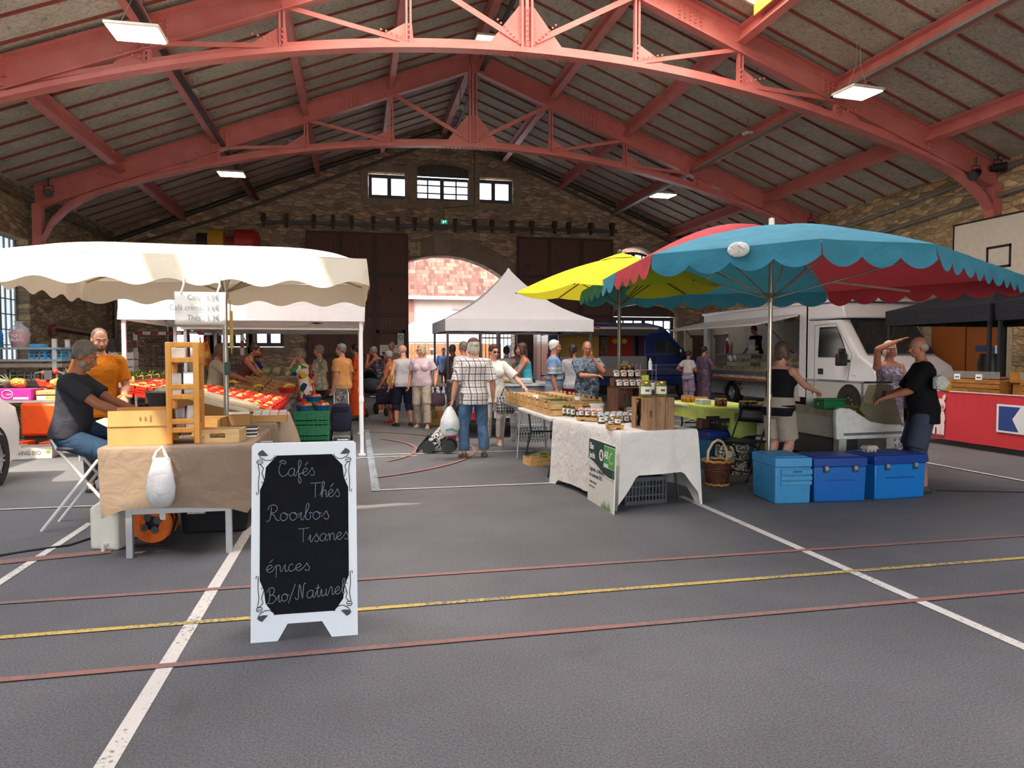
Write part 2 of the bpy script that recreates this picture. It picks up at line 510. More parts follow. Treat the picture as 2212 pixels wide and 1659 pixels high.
wf = slab('wall_front',[(XL - 0.5,0),(-3.6,0),(-3.6,3.9),(9.0,3.9),(9.0,0),(XR + 0.5,0),(XR + 0.5,roof_z(XR)),(XC,ZR),(XL - 0.5,roof_z(XL))],[],stone_x,lambda x,z,t: (x,-6.5 - t,z),0.6)  # unseen wall added to block sky, gateway sized to limit front daylight
struct(wf,'unseen stone wall added behind the viewer to hold back sky light, with a wide gateway')
# ceiling: wood-wool slabs,with roof lights
def ceiling_mat():
 k = NT('wood_wool_slabs'); co = k.coord()
 a = k.noise(co,7.5,5,0.75,1.6); b = k.noise(co,30,3,0.7); g = k.noise(co,0.7,3)
 c = k.ramp(a,[(0.28,'#7d7b6f'),(0.42,'#cbc8ba'),(0.58,'#e0dccd'),(0.72,'#eeebdf')])
 c = k.mix(k.ramp(b,[(0.25,0.6),(0.5,0.0)]),c,'#4a4136')
 c = k.mix(k.ramp(g,[(0.4,0.0),(0.7,0.35)]),c,'#928a7c')
 k.base(c); k.b.inputs['Roughness'].default_value = 0.95; k.b.inputs['Specular IOR Level'].default_value = 0.05
 k.bump(k.mix(0.5,a,b),1.0,0.06)
 return k.m
ceil_m = ceiling_mat()
def on_roof(side):
 return lambda t,y,d: (XC + side * t,y,ZR - SL * t + d)
YF = -6.5
left_holes = [[(5.45,2.6),(7.9,2.6),(7.9,5.3),(5.45,5.3)],[(6.6,5.6),(9.9,5.6),(9.9,10.3),(6.6,10.3)],[(0.5,8.6),(3.9,8.6),(3.9,12.5),(0.5,12.5)],[(0.5,2.5),(4.6,2.5),(4.6,7.8),(0.5,7.8)],[(6.9,1.7),(7.5,1.7),(7.5,2.55),(6.9,2.55)]]  # all out of view, placed and shaped for the light they let in
right_holes = [[(0.5,8.6),(4.15,8.6),(4.15,12.45),(0.5,12.45)],[(1.0,2.5),(6.8,2.5),(6.8,7.8),(1.0,7.8)]]  # the second is out of view, added for light from above
for side,holes,half in ((-1,left_holes,XC - XL + 0.5),(1,right_holes,XR - XC + 0.5)):
 o = slab('ceiling',[(0,YF),(half,YF),(half,YB + 0.6),(0,YB + 0.6)],holes,ceil_m,on_roof(side),0.16)
 struct(o,'grey wood-wool roof slabs sloping down to the ' + ('rack' if side < 0 else 'food truck') + ' side')
sky_pane,fill_pane = M('#fff8ea',0.5,var=0,emit=8.0),M('#f4f6ff',0.5,var=0,emit=2.2)  # second pane glows in roof lights added out of view to brighten the hall
red = None
def steel_mat():
 k = NT('salmon_red_steel'); co = k.coord()
 f = k.noise(co,2.2,4); g = k.noise(co,30,3)
 c = k.ramp(f,[(0.3,'#bd6a65'),(0.7,'#cb7c77')])
 c = k.mix(k.ramp(g,[(0.62,0.0),(0.75,0.25)]),c,'#8c4540')
 k.base(c); k.b.inputs['Roughness'].default_value = 0.42
 return k.m
red = steel_mat()
n_ = 0
for side,h,pane in ((-1,left_holes[2],sky_pane),(1,right_holes[0],sky_pane),(-1,left_holes[3],fill_pane),(1,right_holes[1],fill_pane)):
 t0,t1,y0,y1 = h[0][0],h[1][0],h[0][1],h[2][1]
 f = on_roof(side); n_ += 1
 w = struct(MB().add([f(t0,y0,0.15),f(t1,y0,0.15),f(t1,y1,0.15),f(t0,y1,0.15)],[(0,1,2,3)]).build('window_%d' % (20 + n_),pane),'glowing roof light, one seen by the first truss, three added unseen for light')
 m = MB()
 for k in range(6):
  y = y0 + (y1 - y0) * k / 5
  m.bar(f(t0,y,0.02),f(t1,y,0.02),0.05,0.2)
 for t in (t0,t1): m.bar(f(t,y0,0.0),f(t,y1,0.0),0.05,0.3)
 struct(m.build('roof_light_frame',M('#e9d3c6',0.5),w,smooth=False))
 struct(MB().bar(f(t1 - 0.03,y0,-0.14),f(t1 - 0.03,y1,-0.14),0.03,0.26).build('yellow_board',M('#e3b64c',0.5),w,smooth=False))
for h in left_holes[:2] + left_holes[4:]:  # unseen openings added where the sun patches need them
 t0,t1,y0,y1 = h[0][0],h[1][0],h[0][1],h[2][1]; f = on_roof(-1); n_ += 1
 w = struct(MB().add([f(t0,y0,0.12),f(t1,y0,0.12),f(t1,y1,0.12),f(t0,y1,0.12)],[(0,1,2,3)]).build('window_%d' % (20 + n_),glass('#ffffff',0.94)),'unseen clear roof light added to throw sun patches by the coffee stall')
# purlins,tee bars,ridge
PT = [2.13 * k for k in range(1,5)]
for side in (-1,1):
 for t in PT:
  x = XC + side * t; z = ZR - SL * t
  for (ya,yb) in ((YF,13.2),(13.2,19.4),(19.4,YB)):
   m = MB()
   R = rot(0,math.degrees(math.atan(SL)) * side,0)
   L = yb - ya - 0.02; cy = (ya + yb) / 2
   m.box((x,cy,z - 0.27),(0.03,L,0.26),R)
   for dz in (-0.14,-0.40): m.box((x,cy,z + dz),(0.15,L,0.028),R)
   if ya < 0 and side * t in (PT[0],PT[1],-PT[0]) : pass
   o = struct(m.build('roof_purlin',red,smooth=False),'salmon red steel purlin under the roof slabs')
m = MB().bb(XC - 0.09,XC + 0.09,YF,YB,ZR - 0.42,ZR - 0.06)
struct(m.build('ridge_beam',red,smooth=False),'salmon red ridge beam at the roof apex')
tee = M('#8c443e',0.6)
for i in range(int((YB + 0.5 - 3) / 0.74)):
 y = YB - 0.5 - 0.74 * i
 if y < 8.4: continue
 for side in (-1,1):
  f = on_roof(side)
  spans = [(0.1,10.6)]
  for h in (left_holes if side < 0 else right_holes):
   if h[0][1] - 0.05 < y < h[2][1] + 0.05:
    spans = [s for (a,b) in spans for s in ((a,min(b,h[0][0])),(max(a,h[1][0]),b)) if s[1] - s[0] > 0.1]
  m = MB()
  for a,b in spans: m.bar(f(a,y,-0.02),f(b,y,-0.02),0.035,0.045)
  struct(m.build('ceiling_rib',tee,smooth=False),'thin red tee bar between roof slabs')
# trusses
def bot_z(t):
 t = abs(t)
 if t <= 8.9: return 6.97 - 0.0196 * t * t
 z0 = 6.97 - 0.0196 * 8.9 ** 2; s = (t - 8.9) / 1.55
 return z0 - 0.35 * s * 1.55 - 1.15 * (1 - math.sqrt(max(0,1 - min(1,s) ** 2)))
def truss(Y):
 T = struct(thing('roof_truss',None,None,(0,Y,0)),'riveted salmon red roof truss with an arched lower chord')
 del_keys = [k for k in ('category',) if k in T]
 rv = MB()
 def rivet(x,z,y=-0.03): rv.ell((x,y,z),(0.022,0.016,0.022),None,6,4)
 for side in (-1,1):
  half = 10.45 if side < 0 else 10.25
  m = MB()
  zt = lambda t: ZR - SL * t - 0.1
  poly = [(XC,-0.012,zt(0)),(XC + side * half,-0.012,zt(half)),(XC + side * half,-0.012,zt(half) - 0.52),(XC,-0.012,zt(0) - 0.5)]
  m.prism(poly,(0,0.024,0))
  a,b = Vector((XC,0,zt(0))),Vector((XC + side * half,0,zt(half)))
  m.bar(a,b,0.22,0.02); m.bar(a + Vector((0,0,-0.06)),b + Vector((0,0,-0.06)),0.05,0.1)
  m.bar(a - Vector((0,0,0.5)),b - Vector((0,0,0.52)),0.20,0.02)
  struct(m.build('top_chord',red,T,smooth=False))
  for i in range(70):
   t = half * (i + 0.5) / 70
   rivet(XC + side * t,zt(t) - 0.06)
  for tc in (3.2,9.6,6.3):
   for i in range(5):
    for j in range(5): rivet(XC + side * (tc + (i - 2) * 0.11),zt(tc + (i - 2) * 0.11) - 0.15 - 0.07 * j)
  # verticals,diagonals,gussets
  for k,t in enumerate(PT):
   x = XC + side * t
   m = MB()
   for dx in (-0.035,0.035): m.bb(x + dx - 0.018,x + dx + 0.018,-0.05,0.05,bot_z(t) + 0.03,zt(t) - 0.5)
   struct(m.build('post',red,T,smooth=False))
   pt = PT[k - 1] if k else 0.0
   nt = PT[k + 1] if k < 3 else half - 0.1
   m = MB()
   p = Vector((XC + side * (t + 0.06),-0.03,bot_z(t) + 0.1)); q = Vector((XC + side * nt,-0.03,zt(nt) - 0.42))
   m.bar(p,q,0.02,0.08); m.bar(p + Vector((0,0.03,0)),q + Vector((0,0.03,0)),0.06,0.02)
   struct(m.build('diagonal',red,T,smooth=False))
   m = MB(); zb = bot_z(t)
   m.prism([(x - side * 0.1,-0.014,zb - 0.02),(x + side * 0.55,-0.014,bot_z(t + 0.55) - 0.02),(x + side * 0.5,-0.014,bot_z(t + 0.5) + 0.2),(x + side * 0.05,-0.014,zb + 0.42),(x - side * 0.06,-0.014,zb + 0.42)],(0,0.028,0))
   struct(m.build('gusset',red,T,smooth=False))
   for i in range(5): rivet(x + side * (0.12 + 0.09 * i),zb + 0.16 + 0.02 * i,-0.08)
   for i in range(4): rivet(x,zb + 0.1 + 0.09 * i,-0.06)
  m = MB()
  p = Vector((XC,-0.03,bot_z(0) + 0.12)); q = Vector((XC + side * PT[0],-0.03,zt(PT[0]) - 0.42))
  m.bar(p,q,0.02,0.1); m.bar(p + Vector((0,0.05,0)),q + Vector((0,0.05,0)),0.08,0.02)
  struct(m.build('diagonal',red,T,smooth=False))
  # wall post
  m = MB(); xw = XC + side * (half - 0.06)
  m.bb(xw - 0.1,xw + 0.1,-0.11,0.11,3.4,zt(half) - 0.4)
  struct(m.build('wall_post',red,T,smooth=False))
 # king post with centre gusset
 m = MB()
 m.bb(XC - 0.03,XC + 0.03,-0.07,0.07,bot_z(0),ZR - 0.3)
 for dx in (-0.09,0.09): m.bb(XC + dx - 0.02,XC + dx + 0.02,-0.09,0.09,bot_z(0) + 0.02,ZR - 0.5)
 struct(m.build('king_post',red,T,smooth=False))
 zb = bot_z(0)
 m = MB().prism([(XC - 0.78,-0.015,zb),(XC + 0.78,-0.015,zb),(XC + 0.72,-0.015,zb + 0.08),(XC + 0.14,-0.015,zb + 0.82),(XC - 0.14,-0.015,zb + 0.82),(XC - 0.72,-0.015,zb + 0.08)],(0,0.03,0))
 struct(m.build('gusset',red,T,smooth=False))
 for i in range(8):
  rivet(XC,zb + 0.1 + 0.09 * i,-0.1)
  for s in (-1,1): rivet(XC + s * (0.12 + 0.06 * i),zb + 0.14 + 0.055 * i,-0.05)
 for i in range(17):
  for yy in (-0.06,0.06): rv.ell((XC - 0.8 + 0.1 * i,yy,zb - 0.05),(0.022,0.022,0.014),None,6,4)
 for s in (-1,1):
  for i in range(12): rivet(XC + s * (5.6 + 0.14 * i),bot_z(5.6 + 0.14 * i) + 0.03,-0.1)
 # arched lower chord,tee section
 m = MB(); N = 64
 ts = [-10.42 + 20.62 * i / N for i in range(N + 1)]
 def ringof(y0,y1,z0,z1): return [[Vector((XC + t,y,bot_z(t) + z)) for y,z in ((y0,z0),(y1,z0),(y1,z1),(y0,z1))] for t in ts]
 m.loft(ringof(-0.12,0.12,-0.035,-0.01)); m.loft(ringof(-0.02,0.02,-0.01,0.16))
 m.loft(ringof(-0.10,-0.02,0.03,0.055)); m.loft(ringof(-0.12,-0.10,-0.01,0.055))
 struct(m.build('lower_chord',red,T,smooth=False))
 struct(rv.build('rivets',red,T))
 for key in ('category',):
  if key in T: del T[key]
 return T
truss(13.2); truss(19.4)
# ================================================================ gable wall doors,windows,fixtures
door_wood = None
def door_mat():
 k = NT('dark_red_brown_boards'); co = k.coord()
 x,y,z = k.sep(co)
 bd = k.math('FRACT',k.math('MULTIPLY',x,7.0));
 gap = k.ramp(bd,[(0.0,0.0),(0.05,1.0),(0.95,1.0),(1.0,0.0)])
 kn = k.voronoi(k.coord('Object',(1,1,0.5)),2.6)
 gr = k.noise(k.coord('Object',(30,30,2.0)),1.0,4)
 c = k.ramp(gr,[(0.3,'#4c332d'),(0.7,'#6a4a42')])
 c = k.mix(k.ramp(kn,[(0.06,0.85),(0.13,0.0)]),c,'#23130f')
 c = k.mix(gap,'#3a231e',c)
 k.base(c); k.b.inputs['Roughness'].default_value = 0.7; k.bump(gap,0.4,0.01)
 return k.m
door_wood = door_mat()
door_rail = M('#3d2a2c',0.6,var=0.1)
def sliding_door(nm,x0,x1,z1,cols,rows,label,y=YB - 0.2):
 d = struct(MB().bb(x0,x1,y,y + 0.06,0.04,z1).build(nm,door_wood,smooth=False),label)
 m = MB()
 for i in range(cols + 1):
  x = x0 + (x1 - x0) * i / cols; m.bb(max(x0,x - 0.07),min(x1,x + 0.07),y - 0.035,y,0.04,z1)
 for j in range(rows + 1):
  z = 0.04 + (z1 - 0.04) * j / rows; m.bb(x0,x1,y - 0.03,y - 0.001,max(0.04,z - 0.06),min(z1,z + 0.06))
 struct(m.build('door_frame',door_rail,d,smooth=False))
 return d
dl = sliding_door('door_1',-1.6,1.84,5.66,3,4,'tall brown sliding plank door on the wheelie stall side of the gateway')
sliding_door('door_2',5.72,9.34,5.7,3,4,'tall brown sliding plank door behind the yellow parasol')
# wicket in the first sliding door with its notices
m = MB(); wx0,wx1,wy = 0.72,1.72,YB - 0.27
m.bb(wx0,wx0 + 0.1,wy,wy + 0.05,0.05,2.32); m.bb(wx1 - 0.1,wx1,wy,wy + 0.05,0.05,2.32); m.bb(wx0,wx1,wy,wy + 0.049,2.22,2.32)
struct(m.build('wicket_frame',door_rail,dl,smooth=False))
n = thing('notice','white notice with small dark print on the wicket door','notice',(1.15,YB - 0.285,1.62))
MB().box((0,0,0),(0.62,0.012,0.36)).build('board',M('#d9d6d2',0.6,var=0.02),n,smooth=False)
for i,s in enumerate(('DEFENSE DE STATIONNER','DEVANT LA PORTE')):
 text_mesh('text',s,0.05,M('#4a4848',var=0),frame((0,-0.008,0.1 - 0.09 * i),(1,0,0),(0,0,1)),n)
MB().ell((-0.17,-0.008,-0.1),(0.06,0.004,0.05)).build('pictogram',M('#2d2b2c',var=0),n)
n = thing('notice','white no smoking notice above the wider notice','notice',(1.56,YB - 0.288,1.9))
MB().box((0,0,0),(0.22,0.012,0.62)).build('board',M('#cfcdca',0.6,var=0.02),n,smooth=False)
MB().tube([(0.075 * math.cos(a * PI / 8),-0.01,0.17 + 0.075 * math.sin(a * PI / 8)) for a in range(16)],0.011,6,closed=True).bar((-0.05,-0.01,0.22),(0.05,-0.01,0.12),0.015,0.015).build('pictogram',M('#3a3838',var=0),n)
# rail with its brackets
r = thing('door_rail','long dark steel door rail along the gable wall','rail',(0,YB - 0.24,0))
pA,pB = at(568,482,YB),at(1328,502,YB)
MB().bar((pA.x,0,pA.z),(pB.x,0,pB.z),0.06,0.12).build('rail',M('#4d4e50',0.5,0.5),r,smooth=False)
for px in (571,620,679,720,760,806,858,895,930,981,1023,1060,1103,1145,1194,1224,1271,1317):
 p = at(px,482 + (px - 568) * 0.0263,YB)
 MB().box((p.x,-0.02,p.z + 0.16),(0.13,0.24,0.24)).box((p.x,-0.06,p.z - 0.08),(0.09,0.12,0.18)).build('bracket',M('#3a3231',0.6,0.3),r,smooth=False)
bar_m = M('#3d4248',0.5)
lit = M('#f6f8ff',0.5,var=0,emit=2.6)
def window(nm,x0,x1,z0,z1,cols,rows,label,arch=None,fr=0.1,mid=True,y=YB + 0.22):
 w = MB()
 if arch:
  pts = [(x0,y + 0.04,z0),(x1,y + 0.04,z0),(x1,y + 0.04,z1)] + [((x0 + x1) / 2 + (x1 - x0) / 2 * math.cos(math.radians(a)),y + 0.04,z1 + arch * math.sin(math.radians(a))) for a in range(15,180,15)] + [(x0,y + 0.04,z1)]
 else: pts = [(x0,y + 0.04,z0),(x1,y + 0.04,z0),(x1,y + 0.04,z1),(x0,y + 0.04,z1)]
 o = struct(w.prism(pts,(0,0.01,0)).build(nm,lit,smooth=False),label)
 m = MB()
 m.bb(x0,x0 + fr,y - 0.04,y + 0.03,z0,z1); m.bb(x1 - fr,x1,y - 0.04,y + 0.03,z0,z1)
 m.bb(x0,x1,y - 0.041,y + 0.029,z0,z0 + fr)
 if not arch: m.bb(x0,x1,y - 0.041,y + 0.029,z1 - fr,z1)
 else:
  A = pts[2:-1] + [pts[-1]]
  m.tube([(p[0],y,p[2]) for p in A],0.055,6)
 for i in range(1,cols):
  x = x0 + (x1 - x0) * i / cols; b = 0.07 if (cols % 2 == 0 and i == cols // 2) else 0.025
  m.bb(x - b,x + b,y - 0.03,y + 0.025,z0,z1 + (arch * 0.85 if arch else 0))
 for j in range(1,rows):
  z = z0 + (z1 - z0) * j / rows; m.bb(x0,x1,y - 0.025,y + 0.02,z - 0.022,z + 0.022)
 struct(m.build('window_frame',bar_m,o,smooth=False))
 return o
w = window('window_1',2.06,4.09,6.9,7.72,4,3,'middle window of the three under the gable apex')
struct(MB().prism([(2.06,YB + 0.1,7.74),(4.09,YB + 0.1,7.74),(4.09,YB + 0.1,7.9)] + [(3.075 + 1.02 * math.cos(math.radians(a)),YB + 0.1,7.9 + 0.26 * math.sin(math.radians(a))) for a in range(15,180,15)] + [(2.06,YB + 0.1,7.9)],(0,0.05,0)).build('window_head',M('#55524f',0.8),w,smooth=False))
window('window_2',0.51,1.94,6.92,7.74,2,1,'small two-pane window on the drum side under the apex',fr=0.12)
window('window_3',4.25,5.61,6.92,7.74,2,1,'small two-pane window on the van side under the apex',fr=0.12)
w = window('window_4',9.6,11.0,4.1,5.0,4,3,'arched window above the yellow parasol',arch=0.28)
struct(MB().tube([(10.3 + 0.34 * math.cos(math.radians(a)),YB + 0.2,4.72 + 0.3 * math.sin(math.radians(a))) for a in range(0,181,15)],0.025,6).build('window_bar',bar_m,w))
w = window('window_5',9.5,11.95,1.1,2.88,6,4,'wide arched window above the blue van',fr=0.14)
struct(MB().prism([(9.47,YB + 0.1,2.9),(11.98,YB + 0.1,2.9)] + [(10.72 + 1.25 * math.cos(math.radians(a)),YB + 0.1,2.95 + 0.4 * math.sin(math.radians(a))) for a in range(0,181,15)],(0,0.05,0)).build('window_head',M('#4f443d',0.8),w,smooth=False))
for i,h in enumerate(low):
 w = window('window_%d' % (6 + i),h[0][0],h[1][0],1.74,2.74,2,2,'low two-pane window behind the fruit stall',fr=0.13)
# side-wall windows (the visible one and two unseen glowing ones added for light)
for i,(y0,y1,z0,z1) in enumerate(((17.9,19.6,1.35,4.2),(8.6,10.3,1.5,4.2),(3.2,4.9,1.5,4.2))):
 o = struct(MB().bb(XL - 0.34,XL - 0.33,y0,y1,z0,z1).build('window_%d' % (9 + i),M('#cfe0e8',0.5,var=0,emit=0.75 if i == 0 else 1.6),smooth=False),'tall barred window in the side wall behind the rack')
 m = MB()
 for k in range(7):
  y = y0 + (y1 - y0) * k / 6; m.bb(XL - 0.3,XL - 0.27,y - 0.015 - (0.04 if k in (0,3,6) else 0),y + 0.015 + (0.04 if k in (0,3,6) else 0),z0,z1)
 for k in range(9):
  z = z0 + (z1 - z0) * k / 8; m.bb(XL - 0.3,XL - 0.28,y0,y1,z - 0.012,z + 0.012)
 struct(m.build('window_frame',M('#7d7f80',0.6),o,smooth=False))
# gable pipes and cable runs
pipe_m = M('#5b544e',0.5,0.3)
def run(nm,pts,r,mat,label,cat='pipe',n=8):
 return tag(MB().tube(pts,r,n).build(nm,mat),label,cat)
def gp(px,py,y=YB - 0.08): q = at(px,py,YB); return (q.x,y,q.z)
run('cable_duct',[gp(255,540),gp(480,470),gp(740,378),gp(962,300)],0.05,pipe_m,'grey conduit rising along the gable on the drum side','conduit')
run('cable_duct',[gp(962,300),gp(1110,358),gp(1300,450),gp(1480,540)],0.05,pipe_m,'grey conduit falling along the gable on the van side','conduit')
run('heating_pipe',[gp(253,518,YB - 0.12),gp(600,395,YB - 0.12),gp(958,282,YB - 0.12),gp(1240,405,YB - 0.12),gp(1500,528,YB - 0.12)],0.085,M('#46403c',0.5,0.3),'thick dark pipe following the roof edge of the gable')
run('signal_cable',[gp(1024,325),gp(1024,445),gp(958,450),gp(958,478)],0.018,M('#5a5048'),'thin cable dropping to the exit sign','cable')
e = thing('exit_sign','small green emergency exit sign on the gable wall','sign',gp(959,480,YB - 0.06))
MB().box((0,0,0),(0.22,0.05,0.14)).build('housing',M('#2f9c86',0.5,var=0,emit=0.5),e,smooth=False)
MB().box((-0.03,-0.028,0),(0.04,0.004,0.09)).prism([(0.02,-0.03,-0.02),(0.08,-0.03,0.02),(0.02,-0.03,0.05)],(0,0.004,0)).build('pictogram',M('#e9fff6',var=0,emit=0.8),e,smooth=False)
# side wall pipes
for z_,a,b,lb in ((0,(1790,505),(2250,332),'upper grey pipe on the tan side wall'),(1,(1790,538),(2250,392),'lower grey pipe on the tan side wall')):
 p,q = atX(*a,XR - 0.08),atX(*b,XR - 0.08)
 run('wall_pipe',[p,q,q + (q - p) * 1.2],0.05,M('#8d8a84',0.4,0.4),lb)
p,q = Vector((XL + 0.1,25.9,5.15)),Vector((XL + 0.1,9.0,5.15))
run('wall_pipe',[p,q],0.06,M('#6f675c',0.5,0.3),'long grey pipe high on the side wall over the rack')
dp = atX(247,664,XL + 0.1); dq = atX(247,738,XL + 0.1)
run('down_pipe',[(XL + 0.1,25.7,5.1),(XL + 0.1,25.7,dq.z),(XL + 0.1,25.2,dq.z - 0.1)],0.06,M('#77777a',0.5,0.3),'grey vertical downpipe in the corner by the rack')
run('red_rail',[atX(113,724,XL + 0.08),atX(113,708,XL + 0.08),atX(118,706,XL + 0.08),atX(212,722,XL + 0.08)],0.07,M('#7d4038',0.6),'dull red painted rail on the side wall','rail',6)
b = thing('electric_box','grey electric cabinet on the side wall behind the white crates','cabinet',(XL + 0.12,25.0,1.6))
MB().box((0,0,0),(0.22,0.6,0.75)).build('housing',M('#6d6c68',0.5),b,bevel=0.02)
MB().box((0.115,0,0.02),(0.015,0.48,0.6)).build('door',M('#7b7a75',0.5),b,bevel=0.005)
# conduit and cable under two purlins
def purlin_run(nm,t,off,mat,r,y0,y1,label,cat):
 x = XC + t + off; z = ZR - SL * abs(t) - 0.46
 return tag(MB().bar((x,y0,z),(x,y1,z),r * 2.4,r * 1.4).build(nm,mat,smooth=False),label,cat)
purlin_run('cable_tray',PT[2],-0.16,M('#8f8d88',0.4,0.5),0.05,2.0,25.8,'grey cable tray along a purlin over the van side','cable tray')
purlin_run('cable_tray',-PT[2],0.16,M('#3b3433',0.5,0.3),0.045,6.0,25.8,'dark cable tray along a purlin over the stall side','cable tray')
purlin_run('cable_tray',0.25,0.0,M('#4a4642',0.5,0.3),0.04,13.0,25.8,'thin dark cable tray beside the ridge','cable tray')
# lamps
lamp_face = M('#fffbe6',0.4,var=0,emit=6.0)
lamp_case = M('#c9c2b4',0.45)
def lamp(px,py,Y,rz,label,sc=1.0):
 p = at(px,py,Y)
 t = thing('hanging_lamp',label,'lamp',p,rz,'flat LED lamps under the roof')
 MB().box((0,0,0.045),(0.62 * sc,0.5 * sc,0.05)).box((0,0,0.085),(0.5 * sc,0.3 * sc,0.03)).build('case',lamp_case,t,bevel=0.015)
 MB().box((0,0,0.01),(0.57 * sc,0.45 * sc,0.022)).build('diffuser',lamp_face,t,bevel=0.006)
 zt = roof_z(p.x) - p.z - 0.3
 for s in (-1,1): MB().tube([(0.2 * s * sc,0,0.1),(0.05 * s,0,min(0.5,zt)),(0.03 * s,0,zt)],0.006,5).build('suspension_wire',M('#8d8a86',0.4,0.5),t)
lamp(295,76,11.4,0,'lit flat lamp in front of the near truss above the rack side',1.15)
lamp(500,378,20.6,0,'small lit flat lamp beyond the far truss on the stall side',1.1)
lamp(1062,92,16.4,0,'lit flat lamp behind the near truss centre gusset',1.25)
lamp(1853,204,11.6,5,'lit flat lamp hanging near the grey cable tray',1.1)
lamp(1432,424,20.6,5,'small lit flat lamp low over the food truck side',1.1)
def spot(px,py,Y,aim,label):
 p = at(px,py,Y); t = thing('spotlight',label,'spotlight',p)
 d = Vector(aim).normalized()
 MB().cyl(d * -0.12,d * 0.16,0.075,0.10,14).build('barrel',M('#1d1c1d',0.5),t)
 MB().cyl(d * 0.161,d * 0.165,0.085,None,14).build('lens',M('#3b3c40',0.15),t)
 MB().tube([(-0.11,0,0),(-0.1,0,0.16),(0.1,0,0.16),(0.11,0,0)],0.012,6).cyl((0,0,0.16),(0,0,0.34),0.015).build('yoke',M('#2a2829',0.5),t)
spot(2108,375,13.0,(-0.8,-0.4,-0.45),'black spotlight tilted down beside the near truss end')
spot(2155,362,13.0,(0.3,-1,-0.1),'black spotlight facing the entrance at the near truss end')
spot(1752,484,19.2,(-0.3,-1,-0.3),'black spotlight at the far truss end over the food truck')
spot(105,416,19.2,(0.4,-1,-0.35),'black spotlight at the far truss end over the rack')
def sensor(px,py,Y,label):
 p = at(px,py,Y); t = thing('ceiling_sensor',label,'sensor',p)
 MB().box((0,0,0),(0.2,0.2,0.07)).build('case',M('#c6c2ba',0.5),t,bevel=0.02)
 MB().lathe([(0.05,-0.035),(0.05,-0.05),(0.02,-0.07)],n=10).build('eye',M('#8d8a85',0.4),t)
 MB().cyl((0,0,0.03),(0,0,roof_z(p.x) - p.z - 0.03),0.012,None,6).build('rod',M('#8d8a85',0.4,0.4),t)
sensor(416,199,16.2,'small pale sensor under the dark cable tray')
sensor(994,233,20.5,'small pale sensor hanging near the ridge')
sensor(1615,288,16.2,'small pale sensor under the grey cable tray')
# red and yellow drum gear high on the gable
g = thing('drum_machine','yellow and red drum machine mounted high on the gable wall','machine',(0,YB - 0.7,0))
a,b = at(450,525,YB - 0.7),at(560,527,YB - 0.7)
L = lambda px,py=526: (at(px,py,YB - 0.7).x,0,at(px,py,YB - 0.7).z)
MB().cyl(L(428),L(452),0.33,0.33,20).build('motor',M('#2c2728',0.6),g)
MB().cyl(L(453),L(487),0.46,0.46,24).build('yellow_drum',M('#c79a2d',0.55),g,bevel=0.02)
MB().cyl(L(486),L(510),0.22,0.22,20).build('shaft',M('#8f2d2b',0.5),g)
MB().cyl(L(509),L(552),0.45,0.45,24).cyl(L(552),L(559),0.45,0.36,24).build('red_drum',M('#b12f31',0.5),g,bevel=0.02)
q = L(490); MB().bb(q[0] - 0.9,q[0] + 0.9,0.35,0.6,q[2] - 0.62,q[2] - 0.46).box((q[0],0.3,q[2]),(0.16,0.7,0.16)).build('wall_bracket',M('#3d3533',0.6),g,smooth=False)
# basketball boards on the side wall
def backboard(p0,p1,z0,z1,label,hoop):
 t = thing('basketball_board',label,'basketball board',(XR - 0.32,(p0 + p1) / 2,0))
 w = abs(p1 - p0)
 MB().bb(-0.02,0.02,-w / 2,w / 2,z0,z1).build('board',M('#ded8ca',0.6,var=0.04),t,smooth=False)
 m = MB(); blk = M('#242322',0.6,var=0)
 for (ya,yb,za,zb) in ((-w / 2,w / 2,z0,z0 + 0.04),(-w / 2,w / 2,z1 - 0.04,z1),(-w / 2,-w / 2 + 0.04,z0,z1),(w / 2 - 0.04,w / 2,z0,z1)): m.bb(-0.026,-0.021,ya,yb,za,zb)
 zc = z0 + (z1 - z0) * 0.2
 for (ya,yb,za,zb) in ((-0.3,0.3,zc,zc + 0.05),(-0.3,0.3,zc + 0.42,zc + 0.47),(-0.3,-0.25,zc,zc + 0.47),(0.25,0.3,zc,zc + 0.47)): m.bb(-0.028,-0.021,ya,yb,za,zb)
 m.build('markings',blk,t,smooth=False)
 m = MB(); zr = zc - 0.1
 m.tube([(-0.36 + 0.23 * math.cos(a * PI / 10),0.23 * math.sin(a * PI / 10),zr) for a in range(20)],0.011,6,closed=True).box((-0.08,0,zr),(0.12,0.2,0.06))
 m.build('hoop',M('#2b2c31',0.5),t)
 MB().bb(0.02,0.3,-0.5,-0.44,zc,zc + 0.06).bb(0.02,0.3,0.44,0.5,zc,zc + 0.06).bb(0.02,0.3,-0.5,-0.44,z1 - 0.3,z1 - 0.24).bb(0.02,0.3,0.44,0.5,z1 - 0.3,z1 - 0.24).build('wall_brackets',M('#4a4644',0.6),t,smooth=False)
backboard(14.0,11.6,3.0,4.36,'large cream basketball board on the tan wall above the black marquee',True)
backboard(22.6,20.8,2.6,3.9,'cream basketball board partly behind the blue and red umbrella',True)
